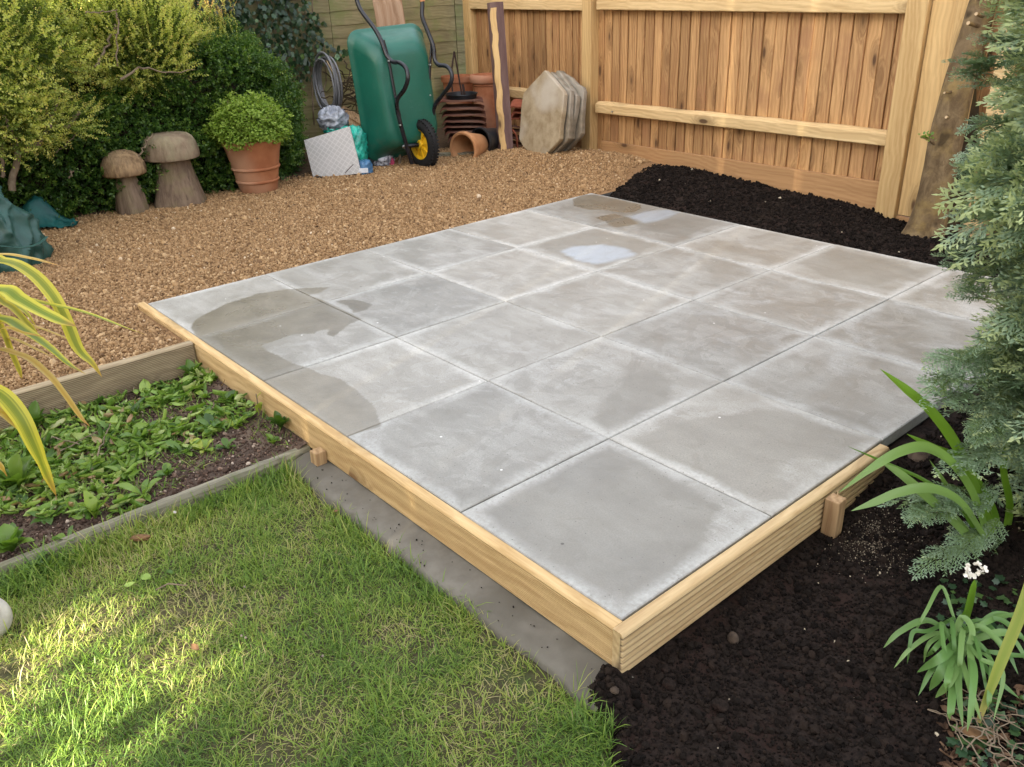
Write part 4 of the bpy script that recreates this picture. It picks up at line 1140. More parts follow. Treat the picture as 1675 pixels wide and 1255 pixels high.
parts.append(leafcloud(np.array(P_), np.array(D_), np.full(len(P_), 1.0), np.clip(TT, 0, 1), TS))
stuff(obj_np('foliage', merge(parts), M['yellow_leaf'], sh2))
obj('stem', MB().tube([(-2.45, 1.1, -0.1), (-2.42, 1.05, 0.4), (-2.36, 1.02, 0.9)], [0.025, 0.02, 0.012], 7), M['twig'], sh2, smooth=60)

# tall dark evergreen behind the hedge; unseen upper crown added to shade the fence
eg = thing('dark_evergreen', 'tall dark evergreen filling the gap behind the hedge and golden shrubs', 'tree', (-2.85, 0.4, -0.04))
parts = [shrub_cloud((-2.85, 0.35, 1.25), (0.30, 0.8, 0.65), 3000, TW, 0.22, 0.12, 1.3), shrub_cloud((-2.58, 0.55, 2.25), (0.52, 0.95, 0.55), 5200, TW, 0.25, 0.12, 2.0, shell=0.9), shrub_cloud((-2.9, -1.0, 1.2), (0.3, 0.9, 0.7), 1600, TW, 0.22, 0.12, 1.3)]
stuff(obj_np('foliage', merge(parts), M['hedge_leaf'], eg))
obj('trunk', MB().tube([(-2.85, 0.4, -0.1), (-2.82, 0.36, 0.7), (-2.86, 0.4, 1.8)], [0.07, 0.06, 0.045], 10), M['dark_bark'], eg, smooth=60)

# ivy over the old fence
LOBE = np.array([(0, 0), (0.28, -0.42), (0.42, -0.30), (0.62, -0.46), (0.72, -0.2), (1.0, 0), (0.72, 0.2), (0.62, 0.46), (0.42, 0.30), (0.28, 0.42)])
iv = np.c_[LOBE, -0.10 * np.abs(LOBE[:, 1])]
ivf = [np.array([[0, 1, 2], [0, 2, 3], [0, 3, 4], [0, 4, 5], [0, 5, 6], [0, 6, 7], [0, 7, 8], [0, 8, 9]])]
ivy = thing('ivy', 'dark ivy climbing over the top of the old horizontal fence beside the hedge', 'ivy', (-3.05, 2.4, 0.3))
n = 3000
yy = rng.uniform(1.5, 3.05, n); zz = rng.uniform(0.6, 1.9, n)
edge = 2.78 + 0.22 * (fbm(zz * 5, zz * 0, 3, 131) - 0.4) * 2 - 0.35 * np.clip(1.02 - zz, 0, 1) + 0.28 * np.exp(-((zz - 0.80) / 0.06) ** 2)
k = (yy < edge)
P_ = np.stack([-3.09 + 0.10 * rng.random(n) + 0.08 * fbm(yy * 4, zz * 4, 2, 133), yy, zz], -1)[k]
nn_ = np.stack([np.ones(len(P_)), rng.normal(0, 0.5, len(P_)), rng.normal(0.25, 0.4, len(P_))], -1)
dd_ = np.stack([rng.normal(0, 0.3, len(P_)), rng.normal(0, 0.7, len(P_)), -np.ones(len(P_)) * 0.8], -1)
A_ = aim(dd_, upref=nn_)
v, f, t = scatter(iv, ivf, A_, P_, rng.uniform(0.03, 0.062, len(P_)), np.clip(rng.normal(0.4, 0.25, len(P_)), 0, 1))
stuff(obj_np('leaves', (v, f, t), M['ivy'], ivy))
mb = MB()
for k in range(7):
    y = 2.0 + 0.13 * k
    pts, rr, sg = branch([(-3.10, y, 0.2), (-3.09, y + 0.05, 0.8), (-3.09, y - 0.03, 1.8)], 0.007, 0.004, 5, 10, 0.02)
    mb.tube(pts, rr, sg)
obj('stems', mb, M['twig'], ivy)
# ================================================================ the heap in the far corner
RT3 = np.array([_rt[0], _rt[1], 0.0])
UPZ = np.array([0, 0, 1.0])

def smoothpath(P_, n=40):
    P_ = np.asarray(P_, float); m_ = len(P_)
    t = np.linspace(0, m_ - 1, n); o_ = np.zeros((n, 3))
    Q = np.concatenate([[2 * P_[0] - P_[1]], P_, [2 * P_[-1] - P_[-2]]])
    for k, s_ in enumerate(t):
        i = min(int(s_), m_ - 2); f = s_ - i
        a, b, c, d = Q[i], Q[i + 1], Q[i + 2], Q[i + 3]
        o_[k] = 0.5 * ((2 * b) + (c - a) * f + (2 * a - 5 * b + 4 * c - d) * f * f + (3 * b - a - 3 * c + d) * f ** 3)
    return o_

# ---------------------------------------------------------------- wheelbarrow stood on its nose
WB = at(692, 272, -0.035)
barrow = thing('wheelbarrow', 'green wheelbarrow stood on end with its yellow-hubbed wheel on the gravel', 'wheelbarrow', WB)
ax = 0.87 * RT3 + 0.5 * FH3
nb = -0.87 * FH3 + 0.5 * RT3
upv = UPZ * math.cos(R(7)) - nb * math.sin(R(7)); upv = upv - ax * (upv @ ax); upv /= np.linalg.norm(upv)
def W_(px_, py_, back): return up_at(px_, py_, WB, back)

def rrect(hx, hy, r, n=7):
    out = []
    for (cx_, cy_, a0) in ((hx - r, hy - r, 0), (-(hx - r), hy - r, 90), (-(hx - r), -(hy - r), 180), (hx - r, -(hy - r), 270)):
        for k in range(n):
            a = R(a0 + 90 * k / (n - 1)); out.append((cx_ + r * math.cos(a), cy_ + r * math.sin(a)))
    return np.array(out)
rows = []
for dpt, hx, hy, r_, sy in ((0.0, 0.06, 0.16, 0.05, -0.02), (0.0, 0.19, 0.30, 0.10, -0.02), (0.006, 0.212, 0.335, 0.11, -0.02), (0.03, 0.232, 0.372, 0.12, -0.015), (0.10, 0.262, 0.410, 0.115, 0.0), (0.19, 0.298, 0.455, 0.105, 0.0), (0.235, 0.312, 0.478, 0.10, 0.0), (0.243, 0.328, 0.494, 0.105, 0.0), (0.252, 0.331, 0.497, 0.105, 0.0), (0.256, 0.326, 0.492, 0.10, 0.0), (0.250, 0.306, 0.472, 0.10, 0.0), (0.19, 0.290, 0.448, 0.105, 0.0), (0.04, 0.225, 0.365, 0.12, 0.0), (0.012, 0.18, 0.30, 0.1, 0.0)):
    c = rrect(hx, hy, r_); rows.append(np.c_[c[:, 0], c[:, 1] + sy, np.full(len(c), dpt)])
nn = len(rows[0]); V = np.concatenate(rows)
i, j = np.meshgrid(np.arange(len(rows) - 1), np.arange(nn), indexing='ij')
q = np.stack([i * nn + j, (i + 1) * nn + j, (i + 1) * nn + (j + 1) % nn, i * nn + (j + 1) % nn], -1).reshape(-1, 4)
TC = W_(667, 155, -0.07)
TM = frame(TC, ax, z=-nb); TM = Matrix(((ax[0], upv[0], -nb[0], TC[0]), (ax[1], upv[1], -nb[1], TC[1]), (ax[2], upv[2], -nb[2], TC[2]), (0, 0, 0, 1)))
obj('tray', MB().add(V, [q, np.arange(nn)[::-1][None], (np.arange(nn) + nn * (len(rows) - 1))[None]]), M['green_tray'], barrow, TM, smooth=50)
lt = smoothpath([W_(577, -40, -0.02), W_(582, -8, -0.04), W_(590, 16, -0.07), W_(612, 46, -0.11), W_(624, 68, -0.14), W_(632, 90, -0.17), W_(642, 101, -0.20), W_(654, 103, -0.26), W_(664, 112, -0.31), W_(667, 129, -0.34), W_(661, 147, -0.31), W_(650, 163, -0.24), W_(650, 180, -0.21), W_(656, 206, -0.20), W_(664, 235, -0.17), W_(674, 268, -0.14)], 90)
obj('frame_tube', MB().tube(lt, 0.0165, 10), M['black_paint'], barrow, smooth=50)
rt_ = smoothpath([W_(690, -14, 0.14), W_(691, 6, 0.13), W_(691, 28, 0.11), W_(700, 52, 0.09), W_(709, 76, 0.06), W_(711, 96, 0.04), W_(717, 106, 0.01), W_(731, 109, -0.04), W_(739, 121, -0.08), W_(737, 137, -0.08), W_(726, 153, -0.03), W_(713, 170, 0.03), W_(708, 188, 0.05), W_(707, 215, 0.08), W_(711, 240, 0.09)], 90)
obj('frame_tube', MB().tube(rt_, 0.0165, 10), M['black_paint'], barrow, smooth=50)
obj('grip', MB().tube(smoothpath([W_(690, -24, 0.145), W_(690, -6, 0.135), W_(691, 3, 0.13)], 8), 0.020, 10), M['new_pot'], barrow, smooth=50)
obj('brace', MB().tube(smoothpath([W_(627, 66, -0.11), W_(636, 100, -0.13), W_(648, 165, -0.15), W_(654, 190, -0.15)], 12), 0.013, 6, flat=0.6), M['black_paint'], barrow, smooth=50)
obj('brace', MB().tube(smoothpath([W_(706, 72, 0.08), W_(703, 120, 0.06), W_(701, 185, 0.05), W_(694, 205, 0.03)], 12), 0.012, 6, flat=0.6), M['black_paint'], barrow, smooth=50)
for (a, b, d) in ((636, 100, -0.225), (704, 106, 0.03), (704, 156, 0.03), (655, 205, -0.225)):
    obj('bolt', MB().lathe([(0, 0.006), (0.006, 0.005), (0.007, 0.0), (0.007, -0.02)], 8, frame(W_(a, b, d), ax, z=nb)), M['steel'], barrow, smooth=40)
wc = W_(690, 236, -0.03)
wax = 0.76 * RT3 + 0.65 * FH3; wax /= np.linalg.norm(wax)
WM = frame(wc, UPZ, z=-wax)       # wheel axis along local z, + z = the side seen
th = np.linspace(0, 2 * np.pi, 15)
tyre = [(0.148 + 0.046 * math.cos(a), 0.040 * math.sin(a)) for a in np.linspace(-2.45, 2.45, 15)]
whl = obj('wheel', MB().lathe([(0.0, 0.012), (0.035, 0.014), (0.10, 0.006), (0.106, 0.02), (0.118, 0.030), (0.118, -0.03), (0.1, -0.02), (0.1, -0.006), (0.03, -0.014), (0.0, -0.012)], 40), M['yellow'], barrow, WM, smooth=40)
obj('tyre', MB().lathe(tyre, 48), M['rubber'], whl, WM, smooth=60)
tb = MB()
for k in range(44):
    a = 2 * np.pi * k / 44
    for sg in (-1, 1):
        Mk = np.array(Matrix.Rotation(a + 0.04 * sg, 4, 'Z') @ Matrix.Translation((0.186, 0, sg * 0.018)) @ Matrix.Rotation(sg * 0.42, 4, 'Y'))
        tb.box((-0.007, -0.0065, -0.015), (0.006, 0.0065, 0.015), M=Mk)
obj('tread', tb, M['rubber'], whl, WM)
rb = MB()
for k in range(8):
    a = 2 * np.pi * k / 8 + 0.2
    rb.box((0.03, -0.006, 0.004), (0.112, 0.006, 0.022), M=np.array(Matrix.Rotation(a, 4, 'Z')))
rb.lathe([(0.0, 0.034), (0.034, 0.034), (0.036, 0.03), (0.036, 0.0)], 20)
obj('spokes', rb, M['yellow'], whl, WM, smooth=40)
obj('axle', MB().tube([wc - ax * 0.135, wc - ax * 0.02], 0.017, 12), M['black_paint'], barrow, smooth=50)
obj('axle_bolt', MB().lathe([(0, 0.03), (0.012, 0.028), (0.016, 0.012), (0.022, 0.01), (0.022, 0), (0.016, -0.02)], 12, frame(wc - ax * 0.142, nb, z=-ax)), M['steel'], barrow, smooth=40)
obj('axle_bolt', MB().tube([wc + ax * 0.02, wc + ax * 0.13], 0.010, 8), M['steel'], barrow, smooth=50)

# ---------------------------------------------------------------- leaning timbers
PB = at(655, 235, -0.035)
def lean(name, label, cat, p_top, p_bot, wdt, thk, mat, facing, group=None, ch=0.003):
    z = p_top - p_bot; L_ = np.linalg.norm(z); z = z / L_
    x = np.asarray(facing, float); x = x - z * (x @ z); x /= np.linalg.norm(x); y = np.cross(z, x)
    Mx = Matrix(((x[0], y[0], z[0], p_bot[0]), (x[1], y[1], z[1], p_bot[1]), (x[2], y[2], z[2], p_bot[2]), (0, 0, 0, 1)))
    o_ = obj(name, MB().box((-wdt / 2, -thk / 2, 0), (wdt / 2, thk / 2, L_), ch), mat, None, Mx)
    return tag(o_, label, cat, group)
lean('stained_plank', 'wide brown-stained timber plank leaning upright behind the wheelbarrow', 'plank', up_at(623, -60, WB, 0.62), up_at(672, 232, WB, 0.50), 0.235, 0.032, M['plank'], RT3)
T = NT('brown_painted_timber')
nn_ = T.noise(T.vmul(T.tc('Object'), (1, 1, 0.15)), 30, 4, 0.6)
M['brown_paint'] = T.done(T.mix(T.mr(nn_, 0.35, 0.7), (0.105, 0.055, 0.05, 1), (0.16, 0.095, 0.085, 1)), 0.6)
pb = at(827, 253, -0.04); pt = up_at(809, 4, pb, 0.10)
z = (pt - pb); Lp = np.linalg.norm(z); z /= Lp
x = RT3 * 0.90 + FH3 * 0.43; x = x - z * (x @ z); x /= np.linalg.norm(x); y = np.cross(z, x)
PMx = Matrix(((x[0], y[0], z[0], pb[0]), (x[1], y[1], z[1], pb[1]), (x[2], y[2], z[2], pb[2]), (0, 0, 0, 1)))
lp = thing('split_post', 'dark brown painted timber post with a pale split edge leaning against the fence', 'post', pb)
obj('timber', MB().prism([(-0.048, 0.045), (-0.048, -0.012), (-0.016, -0.045), (0.056, -0.045), (0.056, 0.045)], 0, Lp, PMx), M['brown_paint'], lp, None)
e = MB(); zz = np.linspace(0.0, Lp * 0.965, 30); V = []
for k, s_ in enumerate(zz):
    wv = 0.006 * math.sin(k * 1.1) + rng.normal(0, 0.002)
    c = np.array([-0.034, -0.030]); dr_ = np.array([0.7, -0.72]); nr = np.array([-0.72, -0.7])
    for (a, b) in ((-0.026 + wv, 0.0), (-0.02 + wv, 0.006), (0.022 + wv * 0.7, 0.006), (0.028 + wv * 0.7, 0.0)):
        p_ = c + dr_ * a + nr * b; V.append((p_[0], p_[1], s_))
i, j = np.meshgrid(np.arange(29), np.arange(3), indexing='ij')
e.add(V, [np.stack([i * 4 + j, i * 4 + j + 1, (i + 1) * 4 + j + 1, (i + 1) * 4 + j], -1).reshape(-1, 4)])
obj('bare_edge', e, M['post'], lp, PMx)

# ---------------------------------------------------------------- hexagonal slabs
hexb = at(893, 255, -0.03)
HX = np.array([[math.sin(R(60 * k + 4)), math.cos(R(60 * k + 4))] for k in range(6)])
tilt = R(11)
for k in range(4):
    rr = 0.37 - 0.006 * k
    pts_ = []
    for a in range(6):
        p0_, p1_ = HX[a] * rr, HX[(a + 1) % 6] * rr
        for t in (0.04, 0.3, 0.6, 0.96): pts_.append((p0_ * (1 - t) + p1_ * t) * np.array([0.84, 1.0]) + rng.normal(0, 0.0045, 2))
    pts_ = np.array(pts_)
    xd = np.array([0.995, -0.09 + 0.02 * k, 0.0]); zup = np.array([0.02 * (k - 1), math.sin(tilt), math.cos(tilt)])
    o_ = hexb + np.array([-0.03 + [0, 0.03, 0.02, 0.055][k], 0.02 + 0.058 * k, 0.31 + [0, -0.012, -0.005, 0.0][k]])
    xv = xd / np.linalg.norm(xd); zv = zup - xv * (zup @ xv); zv /= np.linalg.norm(zv); yv = np.cross(zv, xv)
    Mx = Matrix(((xv[0], zv[0], yv[0], o_[0]), (xv[1], zv[1], yv[1], o_[1]), (xv[2], zv[2], yv[2], o_[2]), (0, 0, 0, 1))) @ Matrix.Rotation(R([0, 3, -2, 5][k]), 4, 'Z')
    mb = MB(); n_ = len(pts_)
    V = np.concatenate([np.c_[pts_ * 0.985, np.full(n_, 0.0)], np.c_[pts_, np.full(n_, 0.006)], np.c_[pts_ * 1.004, np.full(n_, 0.04)], np.c_[pts_ * 0.985, np.full(n_, 0.048)], [[0, 0, 0.048], [0, 0, 0.0]]])
    a = np.arange(n_); b = (a + 1) % n_
    F4 = np.concatenate([np.stack([a + r0_ * n_, b + r0_ * n_, b + (r0_ + 1) * n_, a + (r0_ + 1) * n_], -1) for r0_ in range(3)])
    F3 = np.concatenate([np.stack([a + 3 * n_, b + 3 * n_, np.full(n_, 4 * n_)], -1), np.stack([b, a, np.full(n_, 4 * n_ + 1)], -1)])
    mb.add(V, [F4, F3])
    tag(obj('hexagonal_slab', mb, M['hex'] if k == 0 else M['hex_dark'], None, Mx @ Matrix.Rotation(math.pi, 4, 'X') @ Matrix.Translation((0, 0, -0.0)), smooth=30),
        ['mossy hexagonal concrete slab at the front of the stack against the fence', 'second hexagonal slab of the leaning stack, just behind the mossy front one', 'third hexagonal slab from the front in the leaning stack', 'rearmost hexagonal slab of the leaning stack, touching the fence post'][k], 'slab', 'hexagonal slabs leaning on the fence')

# ---------------------------------------------------------------- stacked clay tiles
tb0 = at(770, 246, -0.035)
def tile_mesh(wd, dp, th_, lip):
    """clay tile: wd across, dp deep, down-turned lip at one side, slight camber"""
    xs = np.concatenate([[0, 0.008, 0.02, 0.04], np.linspace(0.08, wd - 0.03, 8), [wd - 0.012, wd]])
    zt = np.interp(xs, [0, 0.012, 0.04, 0.09, wd - 0.03, wd], [-lip, -0.004, 0.006, 0.0, 0.002, -0.008]) + 0.006 * np.sin(xs / wd * math.pi)
    V = []
    for y in (0, dp * 0.5, dp):
        for s_, x_ in zip(zt, xs): V.append((x_, y, s_))
        for s_, x_ in zip(zt[::-1], xs[::-1]): V.append((x_, y, s_ - th_))
    n_ = 2 * len(xs); i, j = np.meshgrid(np.arange(2), np.arange(n_), indexing='ij')
    q_ = np.stack([i * n_ + j, i * n_ + (j + 1) % n_, (i + 1) * n_ + (j + 1) % n_, (i + 1) * n_ + j], -1).reshape(-1, 4)
    cap = []
    m_ = len(xs)
    for e_ in (0, 2):
        for a in range(m_ - 1):
            r_ = [e_ * n_ + a, e_ * n_ + a + 1, e_ * n_ + n_ - 2 - a, e_ * n_ + n_ - 1 - a]; cap.append(r_ if e_ else r_[::-1])
    return MB().add(V, [q_, np.array(cap)])
ty = [(716, 166), (719, 178), (722, 189), (723, 199), (724, 208), (727, 217), (732, 226), (738, 233), (742, 240)]
names = ['topmost', 'second from the top', 'third from the top', 'fourth from the top', 'fifth from the top', 'fourth from the bottom', 'third from the bottom', 'second from the bottom', 'lowest']
for k, (a, b) in enumerate(ty):
    p_ = up_at(a, b, tb0, 0.0)
    m_ = tile_mesh(0.385 + rng.uniform(-0.01, 0.01), 0.26, 0.014, 0.03)
    o_ = obj('clay_tile', m_, M['tile'], None, frame(p_, RT3 + 0.03 * FH3 * rng.normal() + np.array([0, 0, 0.02 * rng.normal()]), z=(0, 0, 1)), smooth=40)
    tag(o_, 'dark red clay tile, %s in the stack beside the wheelbarrow' % names[k], 'roof tile', 'clay tiles stacked beside the wheelbarrow')
p_ = up_at(755, 163, tb0, 0.14)
tag(obj('plastic_saucer', MB().lathe([(0.0, 0.004), (0.12, 0.004), (0.137, 0.052), (0.144, 0.054), (0.146, 0.048), (0.14, 0.046), (0.126, 0.0), (0.0, -0.001)], 36, frame(p_, RT3, z=(0, 0, 1))), M['black_plastic'], None, None, smooth=40), 'shallow round black plastic saucer on top of the clay tile stack', 'saucer')

def pot(name, label, cat, Mx, prof, mat, seg=40, bands=(), group=None, rim=None):
    t_ = thing(name, label, cat, tuple(Mx.translation), group)
    obj('body', MB().lathe(prof, seg, Mx), mat, t_, None, smooth=40)
    for (r_, z_) in bands:
        obj('band', MB().lathe([(r_ - 0.006, z_ - 0.011), (r_ + 0.002, z_ - 0.009), (r_ + 0.006, z_), (r_ + 0.002, z_ + 0.009), (r_ - 0.004, z_ + 0.011)], seg, Mx), mat, t_, None, smooth=60)
    if rim is not None: obj('rim', MB().lathe(rim, seg, Mx), mat, t_, None, smooth=40)
    return t_
cb = at(800, 232, -0.035)
Cz = up_at(797, 122, cb, 0.12)[2] + 0.035
pot('chimney_pot', 'tall terracotta chimney pot with a thick rolled rim behind the clay tiles', 'chimney pot', frame(cb + FH3 * 0.15, RT3, z=(0, 0, 1)),
    [(0.125, 0), (0.125, Cz - 0.10), (0.135, Cz - 0.09), (0.115, Cz - 0.05), (0.10, Cz - 0.05), (0.10, 0.0)], M['terracotta'], 32, (), None,
    [(0.13, Cz - 0.075), (0.152, Cz - 0.066), (0.162, Cz - 0.04), (0.158, Cz - 0.012), (0.145, Cz), (0.12, Cz), (0.105, Cz - 0.03), (0.10, Cz - 0.09)])
cb2 = at(752, 225, -0.035) + FH3 * 0.30
z2 = up_at(750, 124, cb2, 0.0)[2] + 0.035
pot('terracotta_pot', 'terracotta pot half hidden behind the black saucer and clay tiles', 'plant pot', frame(cb2, RT3, z=(0, 0, 1)), [(0.0, 0.0), (0.10, 0), (0.15, z2 - 0.05), (0.162, z2 - 0.05), (0.165, z2), (0.148, z2), (0.13, z2 - 0.08)], M['terracotta'], 28)
tag(obj('rusty_stakes', MB().tube([up_at(740, 150, tb0, 0.08), up_at(738, 120, tb0, 0.10), up_at(743, 84, tb0, 0.12)], 0.008, 6).tube([up_at(743, 84, tb0, 0.12), up_at(749, 118, tb0, 0.14), up_at(756, 158, tb0, 0.16)], 0.009, 6, flat=0.5).tube([up_at(760, 157, tb0, 0.2), up_at(757, 138, tb0, 0.22)], 0.012, 6), M['rust'], None, None), 'rusty bent steel stake standing behind the saucer and clay tiles', 'stake')

# pot on its side
lp_c = up_at(757, 244, at(757, 262, -0.035), 0.0)
axp = 0.80 * FH3 + 0.58 * RT3 + np.array([0, 0, -0.05])
pot('fallen_pot', 'pale terracotta pot lying on its side with its open mouth to the gravel', 'plant pot', frame(lp_c, UPZ + 0.01 * RT3, z=axp),
    [(0.118, 0.0), (0.132, -0.004), (0.140, 0.0), (0.142, 0.035), (0.138, 0.045), (0.130, 0.046), (0.088, 0.24), (0.082, 0.245), (0.022, 0.245), (0.020, 0.24), (0.020, 0.228), (0.078, 0.228), (0.118, 0.05), (0.117, 0.0)], M['new_pot'], 40)
bk_ = at(786, 258, -0.035) + FH3 * 0.10 + UPZ * 0.115
pot('black_pot', 'black plastic plant pot lying behind the fallen terracotta pot', 'plant pot', frame(bk_, UPZ, z=0.75 * FH3 + 0.65 * RT3), [(0.105, 0.0), (0.117, 0.0), (0.119, 0.02), (0.112, 0.022), (0.085, 0.21), (0.0, 0.212)], M['black_plastic'], 28)

# loose red tiles behind the split post
rb_ = at(850, 250, -0.035) + FH3 * 0.12
for k in range(8):
    z_ = 0.03 + 0.048 * k
    p_ = up_at(832 + rng.uniform(-4, 4), 246 - 10.2 * k, rb_, 0.05 + 0.02 * rng.normal())
    m_ = tile_mesh(0.22 + rng.uniform(-0.02, 0.02), 0.2, 0.013, 0.02)
    o_ = obj('red_tile', m_, M['tile_red'] if k > 4 else M['tile'], None, frame(p_, RT3 + 0.12 * rng.normal() * FH3 + np.array([0, 0, rng.normal(-0.08, 0.12)]), z=(0.1 * rng.normal(), 0.1 * rng.normal(), 1)), smooth=40)
    tag(o_, ['lowest', 'second lowest', 'third lowest', 'fourth lowest', 'fifth lowest', 'third highest', 'second highest', 'highest'][k] + ' broken red clay tile of the loose pile between split post and hexagonal slabs', 'roof tile', 'loose red tiles behind the split post')
tag(obj('ridge_tile', MB().tube([up_at(838, 212, rb_, -0.09), up_at(845, 222, rb_, -0.09), up_at(847, 250, rb_, -0.09)], 0.022, 8, flat=0.4), M['tile_red'], None, None, smooth=50), 'curved red tile propped upright in front of the loose red tiles', 'roof tile')

# ---------------------------------------------------------------- pipe coil, panel, bags
pc = at(548, 266, -0.035) + FH3 * 0.05
cc = up_at(536, 138, pc, 0.0)
coil = thing('pipe_coil', 'coil of grey plastic pipe hanging upright at the end of the hedge', 'pipe coil', cc)
for k in range(7):
    a = np.linspace(0, 2 * np.pi, 44); r_ = 0.200 + 0.012 * rng.normal(); o_ = 0.012 * rng.normal(0, 1, 2)
    ring_ = np.array([cc + (RT3 * 0.62 - FH3 * 0.78) * (r_ * 0.82 * math.cos(t) + o_[0]) + UPZ * (r_ * math.sin(t) + o_[1]) + (FH3 * 0.62 + RT3 * 0.78) * (0.010 * (k - 3)) for t in a])
    obj('loop', MB().tube(ring_, 0.0085, 7, caps=False), M['grey_hose'], coil, None, smooth=60)
tag(obj('pale_stick', MB().tube([up_at(534, 99, pc, -0.12), up_at(545, 118, pc, -0.13), up_at(554, 136, pc, -0.13)], [0.004, 0.012, 0.005], 6, flat=0.4), M['cut_wood'], None, None), 'short pale stick caught in the grey pipe coil', 'stick')

T = NT('lattice_panel')
P = T.tc('Object'); X_, Y_, Z_ = T.xyz(P)
def lines(v): return T.math('LESS_THAN', T.math('ABSOLUTE', T.math('SUBTRACT', T.math('FRACT', T.math('MULTIPLY', v, 22.0)), 0.5)), 0.09)
lat = T.math('MAXIMUM', lines(T.math('ADD', X_, Z_)), lines(T.math('SUBTRACT', X_, Z_)))
M['lattice'] = T.done(T.mix(T.math('MULTIPLY', lat, 0.6), T.mix(T.mr(T.noise(P, 8, 4, 0.6), 0.35, 0.7), (0.40, 0.385, 0.37, 1), (0.47, 0.45, 0.435, 1)), (0.60, 0.58, 0.56, 1)), 0.55)
pn = at(552, 290, -0.035)
c0, c1, c2_, c3 = up_at(513, 292, pn, 0.0), up_at(592, 284, pn, 0.0), up_at(572, 207, pn, 0.10), up_at(498, 230, pn, 0.10)
cen = (c0 + c1 + c2_ + c3) / 4; xv = (c1 - c0) + (c2_ - c3); xv /= np.linalg.norm(xv); zv = (c2_ + c3 - c0 - c1); zv = zv - xv * (zv @ xv); zv /= np.linalg.norm(zv); yv = np.cross(zv, xv)
PMx = Matrix(((xv[0], yv[0], zv[0], cen[0]), (xv[1], yv[1], zv[1], cen[1]), (xv[2], yv[2], zv[2], cen[2]), (0, 0, 0, 1)))
q4 = [((c - cen) @ xv, (c - cen) @ zv) for c in (c0, c1, c2_, c3)]
V = [(a, -0.010, b) for a, b in q4] + [(a, 0.012, b) for a, b in q4]
pm_ = MB().add(V, [np.array([[0, 1, 2, 3], [7, 6, 5, 4], [0, 4, 5, 1], [1, 5, 6, 2], [2, 6, 7, 3], [3, 7, 4, 0]])])
tag(obj('lattice_panel', pm_, M['lattice'], None, PMx, recentre=False), 'pale grey square panel with a fine diamond lattice leaning at the hedge end', 'panel')

def blob(c, rad, amp, freq, seed, nu=44, nv=26, zmin=-9.0, sq=2.0):
    u_, v_ = np.meshgrid(np.linspace(0, 2 * np.pi, nu, endpoint=False), np.linspace(-np.pi / 2, np.pi / 2, nv), indexing='ij')
    d_ = np.stack([np.cos(v_) * np.cos(u_), np.cos(v_) * np.sin(u_), np.sin(v_)], -1)
    k_ = np.abs(fbm(d_[..., 0] * freq + 9 + d_[..., 2] * 1.3 * freq, d_[..., 1] * freq + 4 - d_[..., 2] * freq, 4, seed) - 0.47) * 2
    r_ = 1 - amp * k_ * 2.2
    e_ = (np.abs(d_) ** sq).sum(-1) ** (-1 / sq)
    P_ = np.asarray(c) + d_ * (r_ * e_)[..., None] * np.asarray(rad)
    P_[..., 2] = np.maximum(P_[..., 2], zmin)
    n_ = nv; i, j = np.meshgrid(np.arange(nu), np.arange(nv - 1), indexing='ij')
    q_ = np.stack([i * n_ + j, ((i + 1) % nu) * n_ + j, ((i + 1) % nu) * n_ + j + 1, i * n_ + j + 1], -1).reshape(-1, 4)
    return MB().add(P_.reshape(-1, 3), [q_])
pg_ = pn + FH3 * 0.22
tag(obj('teal_bag', blob(up_at(577, 238, pg_, 0.0) + UPZ * -0.03, (0.105, 0.12, 0.19), 0.30, 3.4, 211, zmin=-0.04, sq=3.2), M['teal_bag'], None, None, smooth=True), 'crumpled translucent teal plastic bag behind the lattice panel', 'bag')
tag(obj('teal_film', blob(up_at(548, 212, pg_, 0.12), (0.10, 0.10, 0.06), 0.3, 3.6, 213), M['teal_bag'], None, None, smooth=True), 'flat teal plastic film draped over the top of the lattice panel', 'plastic film') if True else None
bl_ = obj('blue_packet', blob(up_at(597, 276, pn, 0.06), (0.055, 0.06, 0.07), 0.15, 2.2, 215, sq=4), M['blue_bag'], None, None, smooth=True); tag(bl_, 'small blue and white printed packet on the gravel beside the lattice panel', 'packet')
obj('label', MB().box((-0.04, -0.004, -0.018), (0.03, 0.0, 0.018), 0.001, np.array(frame(up_at(596, 279, pn, -0.006), RT3, z=UPZ))), M['paper_white'], bl_)
wbag = obj('white_bag', blob(at(624, 275, -0.035) + FH3 * 0.10 + UPZ * 0.055, (0.115, 0.10, 0.095), 0.34, 2.6, 217, zmin=-0.045), M['white_bag'], None, None, smooth=True)
tag(wbag, 'crumpled white plastic bag with dark stripes under the wheelbarrow', 'bag')
bb = at(624, 275, -0.035) + FH3 * 0.10
for k in range(5):
    obj('stripe', MB().tube([up_at(607 + 7 * k, 276 - 1 * k, bb, -0.085), up_at(611 + 6 * k, 264 - k, bb, -0.088), up_at(616 + 5 * k, 257 - k, bb, -0.05)], 0.0035, 4, flat=0.5), M['dark_print'], wbag, None)
obj('pink_print', blob(up_at(641, 266, bb, -0.04), (0.032, 0.02, 0.045), 0.3, 3, 219, 20, 12), M['pink_print'], wbag, None, smooth=True)
pot('metal_bowl', 'dull grey metal bowl upside down under the wheelbarrow tray', 'bowl', frame(at(622, 268, -0.035) + FH3 * 0.24 + UPZ * 0.10, RT3, z=UPZ), [(0.12, 0.0), (0.115, 0.01), (0.10, 0.05), (0.05, 0.075), (0, 0.078)], M['metal_grey'], 28)
tag(obj('clear_bag', blob(up_at(545, 195, pn, 0.34), (0.12, 0.14, 0.11), 0.4, 2.8, 221), M['grey_bag'], None, None, smooth=True), 'crumpled clear plastic bag below the grey pipe coil', 'bag')
